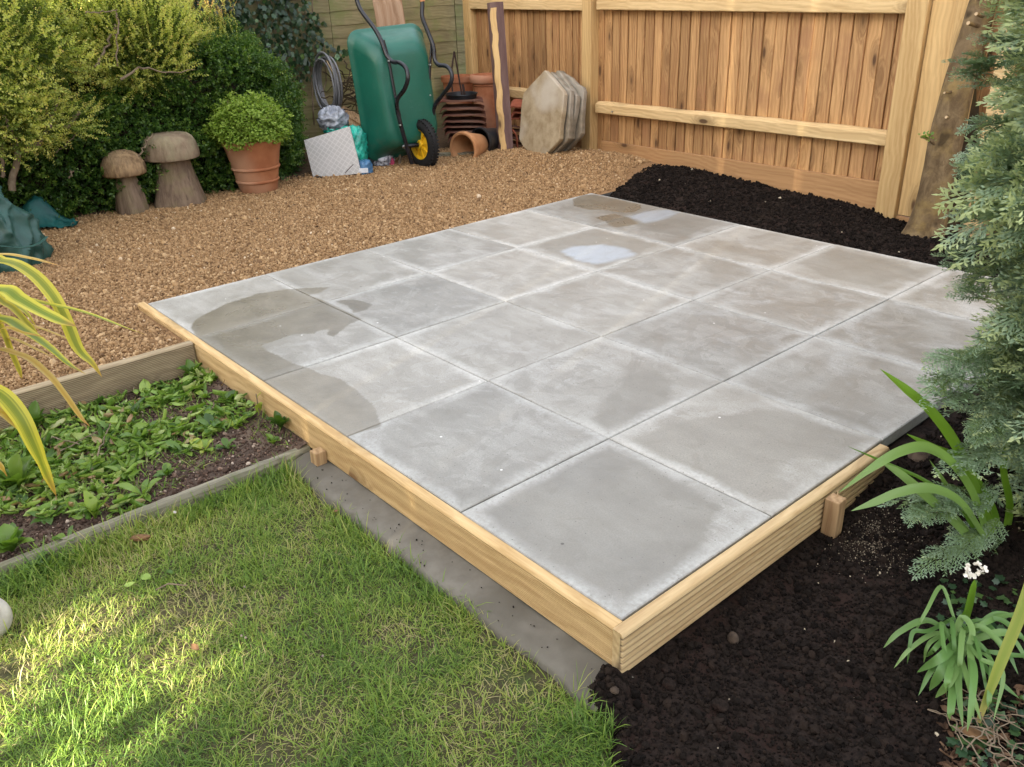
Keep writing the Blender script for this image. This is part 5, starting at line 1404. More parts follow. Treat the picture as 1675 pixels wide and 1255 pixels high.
for k, (a0, b0, a1, b1) in enumerate(((548, 182, 596, 214), (556, 178, 602, 204), (545, 190, 585, 218))):
    p0_, p1_ = up_at(a0, b0, pn, 0.55 + 0.05 * k), up_at(a1, b1, pn, 0.42 + 0.05 * k)
    o_ = obj('brown_board', MB().box((0, -0.05, -0.008), (np.linalg.norm(p1_ - p0_) + 0.15, 0.05, 0.008), 0.002), M['peg'], None, frame(p0_, p1_ - p0_, z=UPZ + 0.4 * nb))
    tag(o_, ['upper', 'rearmost', 'lowest'][k] + ' brown offcut board sloping down through the heap behind the teal bag', 'board', 'brown boards in the heap')
rods = MB()
for k in range(34):
    a0, b0 = rng.uniform(550, 600), rng.uniform(118, 195); an = rng.uniform(0, 3.14); L_ = rng.uniform(20, 55)
    d0, d1_ = rng.uniform(0.5, 1.0, 2)
    p0_ = up_at(a0 - L_ * math.cos(an), max(100, b0 - L_ * 0.6 * math.sin(an)), pn, d0); p1_ = up_at(a0 + L_ * math.cos(an), min(205, b0 + L_ * 0.6 * math.sin(an)), pn, d1_)
    pts_, rr_, sg_ = branch([p0_, (p0_ + p1_) / 2 + rng.normal(0, 0.03, 3), p1_], 0.006, 0.003, 5, 10, 0.008); rods.tube(pts_, rr_, sg_)
o_ = obj('brushwood', rods, M['dark_bark'], None, None); stuff(o_)
for k, (a, b, an) in enumerate(((615, 133, 0.5), (655, 120, 0), (700, 165, 0.3))):
    pass
sl = thing('broken_slate', 'dark broken slate shards with a thin stick at the foot of the lattice panel', 'slate', at(556, 285, -0.03))
obj('shard', MB().prism([(-0.05, 0), (0.055, 0), (0.03, 0.035), (-0.01, 0.05)], 0, 0.012, frame(at(560, 287, -0.03) - FH3 * 0.02, RT3 + 0.1 * FH3, z=-FH3)), M['black_plastic'], sl)
obj('shard', MB().prism([(-0.045, 0), (0.04, 0), (0.025, 0.022), (-0.02, 0.025)], 0, 0.012, frame(at(522, 292, -0.03) - FH3 * 0.02, RT3 - 0.1 * FH3, z=-FH3)), M['stone_brown'], sl)
obj('thin_stick', MB().tube([at(566, 281, 0.0) - FH3 * 0.04, up_at(578, 269, pn, -0.05)], 0.003, 5), M['rust'], sl)
tag(obj('bent_stick', MB().tube(smoothpath([at(653, 270, -0.03), up_at(654, 255, WB, 0.1), up_at(650, 240, WB, 0.12)], 8), 0.012, 6), M['twig'], None, None), 'short pale stick standing on the gravel under the wheelbarrow tray', 'stick')
tag(obj('base_timber', MB().box((-0.35, -0.03, -0.03), (0.30, 0.03, 0.035), 0.003, np.array(frame(at(735, 262, -0.03) + FH3 * 0.14, RT3, z=UPZ))), M['grey_timber'], None, None), 'grey timber lying on the gravel behind the wheel and the fallen pot', 'timber')

# ================================================================ toadstools and the planted pot
def toadstool(name, label, base, stem, cap, mcap, seg=40, seed=1):
    t_ = thing(name, label, 'garden ornament', tuple(base))
    Mx = frame(base, RT3, z=UPZ)
    w1 = lambda th, z: 1 + 0.05 * np.sin(th * 3 + seed) + 0.035 * np.sin(th * 7 + seed * 2 + z * 9) + 0.05 * (vnoise(th * 5, z * 12, seed) - 0.5)
    obj('stem', MB().lathe(stem, seg, Mx, wob=w1), M['mushroom_stem'], t_, None, smooth=50)
    obj('cap', MB().lathe(cap, 64, Mx, wob=lambda th, z: 1 + 0.022 * np.sin(th * 2 + seed) + 0.012 * np.sin(th * 23 + seed) + 0.06 * (vnoise(th * 9, z * 4, seed + 3) - 0.5)), mcap, t_, None, smooth=50)
    return t_
toadstool('wooden_toadstool', 'larger carved wooden toadstool with a broad smooth flat-topped cap', at(288, 338, -0.032) + FH3 * 0.10,
          [(0.0, 0.0), (0.178, 0.0), (0.176, 0.02), (0.158, 0.08), (0.138, 0.16), (0.118, 0.25), (0.106, 0.32), (0.1, 0.34)],
          [(0.0, 0.315), (0.10, 0.315), (0.165, 0.312), (0.182, 0.318), (0.186, 0.335), (0.182, 0.37), (0.170, 0.42), (0.152, 0.455), (0.125, 0.475), (0.08, 0.482), (0.0, 0.486)], M['mushroom_cap'], seed=2)
toadstool('wooden_toadstool', 'smaller carved wooden toadstool with a rough ragged rounded cap', at(212, 352, -0.032) + FH3 * 0.07,
          [(0.0, 0.0), (0.100, 0.0), (0.102, 0.03), (0.094, 0.10), (0.078, 0.18), (0.062, 0.25), (0.06, 0.29)],
          [(0.0, 0.268), (0.07, 0.262), (0.130, 0.258), (0.141, 0.268), (0.143, 0.30), (0.136, 0.335), (0.112, 0.375), (0.08, 0.402), (0.04, 0.415), (0.0, 0.418)], M['rough_cap'], seed=5)

pbase = at(417, 319, -0.03) + FH3 * 0.13
PM_ = frame(pbase, RT3, z=UPZ)
pot('planted_pot', 'large terracotta pot with two raised bands standing on the gravel by the hedge', 'plant pot', PM_, [(0.0, 0.0), (0.128, 0.0), (0.135, 0.012), (0.150, 0.09), (0.168, 0.19), (0.186, 0.28), (0.200, 0.33), (0.212, 0.35), (0.214, 0.375), (0.205, 0.383), (0.185, 0.38), (0.175, 0.34), (0.17, 0.33), (0.0, 0.33)], M['pot_terracotta'], 56, ((0.152, 0.085), (0.170, 0.178)))
def roundleaf(n_=6):
    a = np.linspace(0, 2 * np.pi, n_, endpoint=False)
    V = np.c_[0.5 + 0.5 * np.cos(a), 0.42 * np.sin(a), 0.10 * np.abs(np.sin(a))]
    return V, [np.arange(n_)[None]]
rl, rlf = roundleaf()
herb = thing('pot_plant', 'bushy bright green small-leaved plant overflowing the terracotta pot', 'plant', tuple(pbase + UPZ * 0.33))
n = 16000
q_ = rng.normal(size=(n, 3)); q_ /= np.linalg.norm(q_, axis=1)[:, None]; q_[:, 2] = np.abs(q_[:, 2]) * rng.choice([1, 1, 1, -0.42], n)
rr = 1 - 0.35 * rng.random(n) ** 1.7
lob = 1 + 0.42 * (fbm(q_[:, 0] * 4 + 7, q_[:, 2] * 4 + q_[:, 1] * 3, 4, 231) - 0.45) * 2 + 0.10 * rng.random(n) ** 6
P_ = pbase + UPZ * 0.425 + q_ * (rr * lob)[:, None] * np.array([0.265, 0.265, 0.235])
A_ = aim(q_ * np.array([1, 1, 0.4]) + rng.normal(0, 0.6, (n, 3)) + np.array([0, 0, -0.1]), upref=q_ + np.array([0, 0, 0.9]))
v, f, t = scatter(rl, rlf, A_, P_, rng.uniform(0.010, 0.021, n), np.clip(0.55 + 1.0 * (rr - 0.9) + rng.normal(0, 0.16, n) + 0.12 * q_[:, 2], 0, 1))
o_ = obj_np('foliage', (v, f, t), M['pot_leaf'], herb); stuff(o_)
mb = MB()
for k in range(40):
    d_ = rng.normal(size=3); d_[2] = abs(d_[2]) + 0.3; d_ /= np.linalg.norm(d_)
    mb.tube([pbase + UPZ * 0.32, pbase + UPZ * 0.42 + d_ * 0.1, pbase + UPZ * 0.44 + d_ * 0.24], [0.003, 0.0025, 0.0015], 4)
obj('stems', mb, M['twig'], herb)

# ================================================================ green bag and tarpaulin at the left edge
gb = at(2, 452, -0.03) + FH3 * 0.20 - RT3 * 0.07
def sack():
    nu, nv = 90, 46
    u_, v_ = np.meshgrid(np.linspace(0, 2 * np.pi, nu, endpoint=False), np.linspace(0, 1, nv), indexing='ij')
    rad = np.interp(v_, [0, 0.04, 0.25, 0.5, 0.75, 0.9, 1.0], [0.25, 0.265, 0.268, 0.235, 0.165, 0.10, 0.02])
    z_ = 0.56 * v_ ** 0.93
    fold = -0.22 * np.abs(np.sin(u_ * 3.0 + 3 * v_ + 3.6 * fbm(u_ * 1.5, v_ * 2.5, 2, 241))) ** 0.5 * (0.25 + v_) - 0.10 * np.abs(np.sin(u_ * 2 - 9 * v_ + 4 * fbm(u_ * 1.3 + 3, v_ * 2, 2, 245))) ** 0.5 + 0.10 * (np.abs(fbm(u_ * 2.2 + v_ * 2, v_ * 5 - u_ * 0.8, 4, 243) - 0.47)) * 2
    r_ = rad * (1 + fold * 1.6) - 0.02
    x_ = r_ * np.cos(u_) * 1.05 - 0.10 * v_ ** 2; y_ = r_ * np.sin(u_) * 0.95
    P_ = np.stack([x_, y_, z_ + 0.02 * np.sin(u_ * 3) * v_], -1).reshape(-1, 3)
    i, j = np.meshgrid(np.arange(nu), np.arange(nv - 1), indexing='ij')
    q_ = np.stack([i * nv + j, ((i + 1) % nu) * nv + j, ((i + 1) % nu) * nv + j + 1, i * nv + j + 1], -1).reshape(-1, 4)
    return MB().add(P_, [q_])
gbag = thing('garden_bag', 'dark green woven garden waste bag slumped on the gravel under the golden shrub', 'garden bag', tuple(gb))
obj('sack', sack(), M['tarp'], gbag, frame(gb, RT3, z=UPZ), smooth=True)
ang = np.linspace(-2.6, -0.1, 30)
hp = np.array([gb + RT3 * (0.262 * 1.05 * math.cos(a)) + FH3 * (0.258 * math.sin(a)) + UPZ * (0.17 + 0.03 * math.sin(a * 3)) for a in ang])
obj('strap', MB().tube(hp, 0.012, 6, flat=0.35), M['tarp'], gbag, None, smooth=60)
tp = at(72, 376, -0.03) + FH3 * 0.02
xs = np.linspace(-0.22, 0.20, 44); ys = np.linspace(-0.09, 0.20, 30)
X, Y = np.meshgrid(xs, ys, indexing='ij')
Z = 0.19 * np.exp(-(((X + 0.05) / 0.11) ** 2 + ((Y - 0.06) / 0.09) ** 2)) + 0.07 * np.abs(fbm(X * 9 + 3, Y * 9, 3, 251) - 0.46) * 2 + 0.008
V = (tp + X[..., None] * RT3 + Y[..., None] * FH3 + Z[..., None] * UPZ).reshape(-1, 3)
i, j = np.meshgrid(np.arange(43), np.arange(29), indexing='ij')
q = np.stack([i * 30 + j, (i + 1) * 30 + j, (i + 1) * 30 + j + 1, i * 30 + j + 1], -1).reshape(-1, 4)
cxy = np.stack([(X[:-1, :-1] + X[1:, 1:]) / 2, (Y[:-1, :-1] + Y[1:, 1:]) / 2], -1).reshape(-1, 2)
k = (cxy[:, 1] < 0.20 - 0.7 * np.maximum(cxy[:, 0], 0)) & (cxy[:, 1] > -0.09 + 0.28 * np.maximum(cxy[:, 0], 0)) & (cxy[:, 1] > -0.10 + 0.1 * vnoise(cxy[:, 0] * 14, cxy[:, 1] * 0, 5))
tag(obj('tarpaulin', MB().add(V, [q[k]]), M['teal_tarp'], None, None, smooth=True), 'crumpled dark teal tarpaulin on the gravel beside the green garden bag', 'tarpaulin')
# ================================================================ tree by the fence
def bend_tube(pts, rad, n, seg, seed, bump=0.05):
    c = smoothpath(pts, n); r_ = np.interp(np.linspace(0, 1, n), np.linspace(0, 1, len(rad)), rad)
    mb = MB().tube(c, r_, seg)
    v = mb.v[0]; k = np.repeat(np.arange(n), seg)
    th = np.tile(np.linspace(0, 2 * np.pi, seg, endpoint=False), n)
    d_ = v - c[k]
    f_ = 1 + bump * (fbm(th * 1.2 + 3, c[k][:, 2] * 6, 3, seed) - 0.45) * 2 + bump * 0.6 * np.sin(th * 3 + c[k][:, 2] * 4)
    mb.v[0] = c[k] + d_ * f_[:, None]
    return mb
tb_ = at(1516, 384, -0.045) + FH3 * 0.05
def TP(a, b, back=0.0): return up_at(a, b, tb_, back)
tree = thing('leaning_tree', 'leaning smooth-barked tree trunk with pruned stubs in front of the fence', 'tree', tuple(tb_))
obj('trunk', bend_tube([tb_ - UPZ * 0.12 + RT3 * -0.03, TP(1512, 380), TP(1524, 340, 0.01), TP(1537, 285, 0.02), TP(1548, 230, 0.03), TP(1562, 165, 0.05), TP(1581, 95, 0.08), TP(1601, 25, 0.11), TP(1622, -60, 0.15), TP(1640, -180, 0.2)],
                       [0.130, 0.108, 0.090, 0.087, 0.087, 0.080, 0.073, 0.069, 0.066, 0.062], 90, 28, 301), M['bark'], tree, smooth=True)
obj('second_stem', bend_tube([TP(1545, 395, 0.10), TP(1556, 340, 0.12), TP(1575, 250, 0.14), TP(1598, 150, 0.18), TP(1622, 60, 0.22), TP(1655, -40, 0.28), TP(1690, -160, 0.33)],
                             [0.10, 0.085, 0.085, 0.085, 0.078, 0.07, 0.06], 60, 20, 303), M['dark_bark'], tree, smooth=True)
for (a, b, a2, b2, r_) in ((1500, 40, 1492, 37, 0.012), (1497, 36, 1488, 32, 0.014), (1592, 25, 1596, 22, 0.01), (1553, 188, 1547, 190, 0.010), (1598, 24, 1597, 23, 0.01)):
    pass
for (a, b, a2, b2, r_) in ((1608, 26, 1597, 23, 0.009), (1600, 42, 1584, 38, 0.010), (1563, 196, 1548, 192, 0.008), (1560, 150, 1545, 152, 0.006)):
    p0_, p1_ = TP(a, b, 0.02), TP(a2, b2, -0.03)
    s_ = obj('pruned_stub', MB().tube([p0_, p1_], [r_ * 1.3, r_], 9), M['bark'], tree, smooth=40)
    d_ = (p1_ - p0_) / np.linalg.norm(p1_ - p0_)
    obj('cut_end', MB().tube([p1_, p1_ + d_ * 0.004], [r_ * 0.95, r_ * 0.9], 9), M['cut_wood'], s_)
mb = MB().tube([TP(1528, 236, -0.06), TP(1518, 229, -0.10), TP(1505, 224, -0.11)], [0.006, 0.004, 0.002], 5)
obj('sprout', mb, M['bark'], tree)
n = 26
P_ = np.array([TP(1518 + rng.normal(-2, 7), 224 + rng.normal(0, 4), -0.10 + rng.normal(0, 0.01)) for _ in range(n)])
v, f, t = scatter(rl, rlf, aim(rng.normal(size=(n, 3)) + np.array([0, 0, 0.4])), P_, rng.uniform(0.010, 0.022, n), rng.uniform(0.3, 0.8, n))
obj_np('sprout_leaves', (v, f, t), M['weed'], tree)

# ================================================================ conifer
def frond(seed):
    r2 = np.random.default_rng(seed)
    V = []; F = []; T_ = []
    def dia(p, d, l_, w_, n_, tn):
        d = d / np.linalg.norm(d); s_ = np.cross(n_, d); s_ /= np.linalg.norm(s_); b = len(V)
        V.extend([p, p + d * l_ * 0.5 + s_ * w_, p + d * l_, p + d * l_ * 0.5 - s_ * w_]); F.append((b, b + 1, b + 2, b + 3)); T_.extend([tn - 0.06, tn, tn + 0.14, tn])
    L = 0.15; N_ = np.array([0, 0, 1.0])
    def rach(s_): return np.array([L * s_, 0.012 * math.sin(3 * s_ + seed), -0.035 * s_ * s_])
    for k in range(11):
        s_ = k / 11; dia(rach(s_), rach(min(1, s_ + 0.12)) - rach(s_), 0.022, 0.0022, N_, 0.15 + 0.4 * s_)
    for k in range(10):
        for sg in (-1, 1):
            s_ = (k + 0.5 * (sg > 0)) / 10.5 + 0.05
            if s_ > 1: continue
            l_ = 0.062 * (1 - s_ ** 1.7) * r2.uniform(0.75, 1.15) + 0.010
            d = np.array([0.75, sg * 0.72, r2.normal(-0.05, 0.18)]); d /= np.linalg.norm(d); p = rach(s_)
            tn = 0.30 + 0.35 * s_ + r2.normal(0, 0.06)
            nsub = max(2, int(l_ / 0.0105))
            dia(p, d, l_, 0.0024, N_, tn)
            for m_ in range(nsub):
                q_ = p + d * l_ * (m_ + 0.6) / nsub
                for s2 in (-1, 1):
                    d2 = d * 0.85 + np.array([0.25, s2 * 0.62, r2.normal(0, 0.15)])
                    if s2 == sg: d2 = d * 0.75 + np.array([-0.2, sg * 0.5, r2.normal(0, 0.15)])
                    dia(q_, d2, 0.016 * r2.uniform(0.7, 1.2), 0.0025, N_ + r2.normal(0, 0.3, 3), tn + 0.12 + 0.1 * m_ / nsub)
    return np.array(V), [np.array(F)], np.array(T_) - 0.45
FR = [frond(s_) for s_ in (1, 2, 3)]
cbase = at(1852, 880, -0.12)
con = thing('conifer', 'blue-green feathery conifer at the edge of the dark compost bed', 'conifer', tuple(cbase))
n = 6000
h_ = rng.uniform(0.06, 2.0, n); a_ = rng.uniform(0, 2 * np.pi, n)
def proj_px(P3):
    d_ = np.asarray(P3) - CAM; z_ = d_ @ _f
    return 837.5 + FPX * (d_ @ _r) / z_, FPX / z_
rad = np.interp(h_, [0.0, 0.08, 0.25, 0.45, 0.75, 1.05, 1.4, 2.2], [0.22, 0.32, 0.37, 0.37, 0.38, 0.38, 0.36, 0.20])
hs_ = np.linspace(0, 2.2, 45)
ax_off = []
for q in hs_:                                       # the crown leans over the patio
    pxa, ppm_ = proj_px(cbase + UPZ * q)
    edge = np.interp(q, [0, 0.1, 0.3, 0.6, 1.0, 1.4, 2.2], [1735, 1718, 1702, 1698, 1702, 1715, 1750])
    ax_off.append((pxa - edge) / ppm_ - np.interp(q, [0.0, 0.08, 0.25, 0.45, 0.75, 1.05, 1.4, 2.2], [0.22, 0.32, 0.37, 0.37, 0.38, 0.38, 0.36, 0.20]))
ax_off = np.array(ax_off)
def axis_at(q): return cbase - RT3 * np.interp(q, hs_, ax_off)[:, None] + UPZ * np.asarray(q)[:, None]
lob = 0.09 * np.sin(h_ * 13 + 2 * np.sin(a_ * 2)) + 0.24 * (fbm(a_ * 1.9 + 4, h_ * 4.2, 3, 311) - 0.45) * 2
rr = rad * (1 + lob) * (1 - 0.50 * rng.random(n) ** 1.5)
out = np.stack([np.cos(a_), np.sin(a_), 0 * a_], -1)
AXP = axis_at(h_)
P_ = AXP + out * (rr - 0.09)[:, None]
D_ = out * 1.0 + np.stack([-np.sin(a_), np.cos(a_), 0 * a_], -1) * rng.normal(0, 0.45, n)[:, None] + np.stack([0 * h_, 0 * h_, rng.normal(0.22, 0.38, n)], -1)
vis = ((P_ - AXP) @ RT3 < 0.22)
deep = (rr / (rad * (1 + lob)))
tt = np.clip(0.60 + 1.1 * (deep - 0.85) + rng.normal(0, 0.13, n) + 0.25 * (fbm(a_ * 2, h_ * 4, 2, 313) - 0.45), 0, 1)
idx = rng.integers(0, 3, n); parts = []
for k, (tv, tf, t_) in enumerate(FR):
    m_ = (idx == k) & vis
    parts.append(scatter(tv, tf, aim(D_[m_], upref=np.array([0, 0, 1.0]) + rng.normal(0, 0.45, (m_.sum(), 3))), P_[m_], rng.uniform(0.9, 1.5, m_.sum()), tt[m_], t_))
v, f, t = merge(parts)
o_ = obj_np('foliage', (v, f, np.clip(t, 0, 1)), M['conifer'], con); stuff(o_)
# low sprays that reach out over the soil
def spray(tip, root, wn, k0):
    tip = np.asarray(tip); root = np.asarray(root); P2 = []; D2 = []; m_ = 8 if wn > 0.9 else 7
    d0 = (tip - root)
    for k in range(m_):
        s_ = 0.15 + 0.85 * k / (m_ - 1)
        P2.append(root + d0 * s_ * (0.86 if wn > 0.9 else 0.62) + rng.normal(0, 0.02, 3) * (1.1 - s_)); D2.append(d0 / np.linalg.norm(d0) + rng.normal(0, 0.30 + 0.3 * (1 - s_), 3) * np.array([1, 1, 0.5]))
    return scatter(*FR[k0 % 3][:2], aim(np.array(D2), upref=np.array([0, 0, 1.0]) + rng.normal(0, 0.25, (m_, 3))), np.array(P2), rng.uniform(0.6, 0.95, m_) * (1 if wn > 0.9 else 0.8), np.full(m_, 0.5) + rng.normal(0, 0.1, m_), FR[k0 % 3][2])
def CP(a, b, back=0.0): return up_at(a, b, cbase, back)
SPR = [(1510, 842, -0.10, 1640, 800, 0.0), (1535, 905, -0.12, 1650, 850, 0.0), (1512, 822, -0.05, 1600, 790, 0.02), (1580, 745, -0.05, 1680, 700, 0.05), (1605, 690, -0.05, 1690, 660, 0.05), (1550, 625, 0.0, 1660, 600, 0.1), (1548, 645, 0.0, 1640, 640, 0.1), (1555, 590, 0.05, 1650, 560, 0.15), (1540, 420, 0.15, 1640, 450, 0.2), (1548, 395, 0.2, 1650, 380, 0.25), (1570, 270, 0.2, 1670, 290, 0.25), (1555, 275, 0.2, 1650, 250, 0.25), (1578, 85, 0.15, 1660, 140, 0.2), (1585, 110, 0.15, 1650, 130, 0.2), (1640, 965, -0.15, 1700, 900, -0.05), (1560, 470, 0.1, 1650, 480, 0.15), (1578, 345, 0.2, 1660, 340, 0.2), (1595, 190, 0.2, 1680, 210, 0.2), (1615, 60, 0.15, 1690, 70, 0.2)]
parts = [spray(CP(a, b, c), CP(d, e, g_), 1 if b > 500 else 0.5, k) for k, (a, b, c, d, e, g_) in enumerate(SPR)]
v, f, t = merge(parts)
stuff(obj_np('low_sprays', (v, f, np.clip(t, 0, 1)), M['conifer'], con))
obj('trunk', MB().tube(axis_at(np.linspace(0.0, 2.1, 12)) - UPZ * 0.06, np.linspace(0.035, 0.012, 12), 8), M['bark'], con, smooth=60)
mb = MB()
for k in range(60):
    h0 = rng.uniform(0.1, 1.8); a0 = rng.uniform(0, 6.28); e_ = np.array([math.cos(a0), math.sin(a0), 0.3])
    c0_ = axis_at(np.array([h0]))[0]; mb.tube([c0_, c0_ + e_ * 0.15, c0_ + UPZ * 0.03 + e_ * 0.28], [0.006, 0.004, 0.002], 4)
obj('branches', mb, M['bark'], con)

# ================================================================ strap leaves
def strap(path, wmax, n=26, fold=0.25, up=None, prof=None, twist=0.0):
    c = smoothpath(path, n); s_ = np.linspace(0, 1, n)
    wd = wmax * (np.interp(s_, [0, 0.12, 0.45, 0.8, 0.95, 1.0], [0.7, 0.85, 1.0, 0.72, 0.25, 0.02]) if prof is None else np.interp(s_, *prof))
    tan = np.gradient(c, axis=0); tan /= np.linalg.norm(tan, axis=1)[:, None] + 1e-9
    upr = np.array([0, 0, 1.0]) if up is None else np.asarray(up, float)
    side = np.cross(tan, upr); l_ = np.linalg.norm(side, axis=1)[:, None]; side = side / (l_ + 1e-6)
    nrm = np.cross(side, tan)
    if twist:
        a = twist * s_; side, nrm = side * np.cos(a)[:, None] + nrm * np.sin(a)[:, None], nrm * np.cos(a)[:, None] - side * np.sin(a)[:, None]
    V = []
    for e_ in (-1, -0.5, 0, 0.5, 1):
        V.append(c + side * (wd * 0.5 * e_)[:, None] + nrm * (wd * 0.5 * fold * (abs(e_) - 0.0))[:, None])
    V = np.stack(V, 1).reshape(-1, 3)
    i, j = np.meshgrid(np.arange(n - 1), np.arange(4), indexing='ij')
    q_ = np.stack([i * 5 + j, i * 5 + j + 1, (i + 1) * 5 + j + 1, (i + 1) * 5 + j], -1).reshape(-1, 4)
    return V, q_, np.tile([-1, -0.5, 0, 0.5, 1], n), np.repeat(s_, 5)

def strap_obj(name, st, mat, parent, tint):
    V, q_, u_, s_ = st
    c = V.mean(0)
    o_ = bpy.data.objects.new(name, mesh_np(name, V - c, [q_], True, np.clip(np.full(len(V), tint) + 0.08 * (s_ - 0.5), 0, 1), mat, {'across': u_, 'along': s_}))
    return link(o_, parent, Matrix.Translation(Vector(c)))

# striped leaf material: green middle with yellow margins
def striped(name, mid, edge, tipc):
    T = NT(name)
    u_ = T.attr('across'); s_ = T.attr('along'); tn = T.attr('tint')
    st = T.noise(T.comb(T.math('MULTIPLY', u_, 4.0), T.math('MULTIPLY', s_, 0.6), T.math('MULTIPLY', T.rand(), 50)), 1.6, 3, 0.6)
    m_ = T.mr(T.math('ADD', T.math('ABSOLUTE', u_), T.math('MULTIPLY', T.math('SUBTRACT', st, 0.5), 1.3)), 0.25, 0.75)
    c = T.mix(m_, mid, edge)
    c = T.mix(T.mr(T.math('ADD', s_, T.math('MULTIPLY', st, 0.1)), 0.86, 1.05, 0, 0.9), c, tipc)
    c = T.mix(tn, c, T.mix(0.5, edge, tipc))
    return T.leafy(c, 0.42, 0.4, T.vmul(c, (1.25, 1.2, 0.6)), 0.45)
M['phormium'] = striped('striped_leaf', (0.20, 0.27, 0.03, 1), (0.66, 0.60, 0.07, 1), (0.42, 0.20, 0.05, 1))
M['orange_leaf'] = striped('orange_strap_leaf', (0.52, 0.34, 0.05, 1), (0.62, 0.46, 0.14, 1), (0.40, 0.14, 0.05, 1))

phb = at(-150, 800, -0.13)
ph = thing('yellow_striped_phormium', 'large strappy plant with arching yellow and green striped leaves left of the planted bed', 'plant', tuple(phb))
def PP(a, b, back): return up_at(a, b, phb, back)
PHL = [([(-150, 700, 0), (-60, 432, -.05), (0, 417, -.08), (50, 423, -.12), (102, 436, -.15)], 0.016, 'o', 0.3),
       ([(-150, 700, 0), (-70, 450, 0), (0, 431, -.03), (30, 436, -.05), (62, 462, -.07), (85, 488, -.08)], 0.022, 'p', 0.75),
       ([(-150, 720, 0), (-60, 440, -.02), (5, 428, -.05), (50, 447, -.08), (85, 484, -.10), (108, 526, -.11), (128, 572, -.12), (150, 594, -.12), (167, 617, -.12)], 0.036, 'p', 0.25),
       ([(-150, 720, 0), (-70, 500, -.1), (0, 475, -.16), (30, 490, -.18), (62, 508, -.19), (100, 526, -.20), (125, 534, -.21)], 0.044, 'p', -0.2),
       ([(-150, 740, 0), (-80, 500, -.05), (-10, 480, -.08), (60, 495, -.12), (110, 505, -.15), (150, 516, -.17), (200, 535, -.20), (240, 548, -.22)], 0.030, 'p', 0.1),
       ([(-150, 760, 0), (-60, 540, -.05), (0, 522, -.1), (40, 542, -.13), (80, 570, -.15), (112, 597, -.16), (141, 613, -.17)], 0.040, 'p', -0.1),
       ([(-150, 740, 0), (-40, 560, .02), (20, 528, 0), (65, 538, 0), (105, 553, 0), (137, 568, 0)], 0.022, 'o', 0.2),
       ([(-120, 700, 0), (-30, 510, .05), (0, 535, .05), (16, 572, .05), (30, 604, .05), (36, 620, .05)], 0.024, 'p', 0.7),
       ([(-150, 800, 0), (-70, 640, -.1), (-10, 640, -.16), (30, 678, -.19), (55, 728, -.2), (75, 775, -.2), (92, 811, -.2)], 0.046, 'p', 0.15),
       ([(-150, 800, 0), (-60, 680, -.12), (-5, 672, -.17), (25, 692, -.19), (50, 717, -.2)], 0.030, 'o', 0.0),
       ([(-130, 760, 0), (-30, 590, .0), (30, 580, -.02), (75, 610, -.04), (105, 645, -.05), (132, 683, -.06), (147, 698, -.06)], 0.022, 'o', 0.4),
       ([(-150, 820, 0), (-50, 730, -.1), (-5, 758, -.12), (12, 780, -.12)], 0.022, 'o', 0.1),
       ([(-140, 760, 0), (-50, 470, .06), (5, 492, .06), (40, 510, .06), (62, 540, .06)], 0.022, 'p', 0.5),
       ([(-140, 760, 0), (-50, 560, .05), (10, 552, .06), (60, 572, .05), (95, 590, .05)], 0.014, 'o', 0.2),
       ([(-160, 760, 0), (-120, 480, 0), (-90, 380, 0), (-60, 350, 0)], 0.045, 'p', 0.0),
       ([(-160, 760, 0), (-160, 480, 0), (-190, 400, 0), (-230, 380, 0)], 0.045, 'p', 0.0),
       ([(-140, 720, 0), (-40, 500, -.02), (10, 498, -.04), (45, 530, -.06), (70, 560, -.07)], 0.020, 'p', 0.6),
       ([(-140, 780, 0), (-50, 600, -.1), (0, 540, -.15), (40, 545, -.17), (75, 552, -.18)], 0.012, 'o', 0.3)]
for path, w_, k, tn in PHL:
    strap_obj('leaf', strap([PP(*p_) for p_ in path], w_ * 1.2, 34, 0.22, twist=rng.normal(0, 0.25)), M['phormium'] if k == 'p' else M['orange_leaf'], ph, max(0, tn) * 0.6)

# iris-like plant at the conifer's foot
ib = at(1612, 880, -0.10)
ir = thing('iris', 'tall bright green sword-leaved plant arching over the corner of the patio from under the conifer', 'plant', tuple(ib))
def IP(a, b, back): return up_at(a, b, ib, back)
IRL = [([(1628, 885, 0), (1590, 790, 0), (1560, 726, .0), (1520, 672, .0), (1480, 637, .0), (1440, 604, .0)], 0.036, 0.45),
       ([(1622, 880, .02), (1592, 800, .02), (1562, 752, .02), (1525, 733, .02), (1483, 710, .02)], 0.030, 0.30),
       ([(1615, 880, -.03), (1590, 808, -.05), (1556, 758, -.07), (1515, 733, -.10), (1475, 738, -.13), (1430, 763, -.16), (1372, 806, -.18)], 0.030, 0.65),
       ([(1610, 890, -.03), (1560, 820, -.02), (1510, 785, -.01), (1450, 758, 0), (1386, 730, 0)], 0.011, 0.15),
       ([(1610, 880, -.06), (1570, 822, -.10), (1520, 799, -.13), (1470, 806, -.15), (1430, 822, -.16), (1392, 836, -.17)], 0.026, 0.70),
       ([(1605, 900, -.05), (1550, 845, -.06), (1500, 800, -.08), (1470, 775, -.09), (1443, 758, -.10)], 0.030, 0.72),
       ([(1632, 890, .02), (1625, 840, .03), (1600, 790, .03), (1575, 750, .04)], 0.026, 0.2),
       ([(1600, 880, -.02), (1575, 835, .0), (1545, 790, .02), (1520, 752, .03)], 0.015, 0.65),
       ([(1640, 890, .02), (1650, 830, .03), (1640, 760, .03), (1660, 700, .03)], 0.026, 0.35),
       ([(1612, 870, -.02), (1590, 812, -.02), (1578, 790, -.03)], 0.018, 0.95),
       ([(1600, 885, -.04), (1556, 836, -.03), (1515, 800, -.02), (1485, 785, 0)], 0.008, 0.8)]
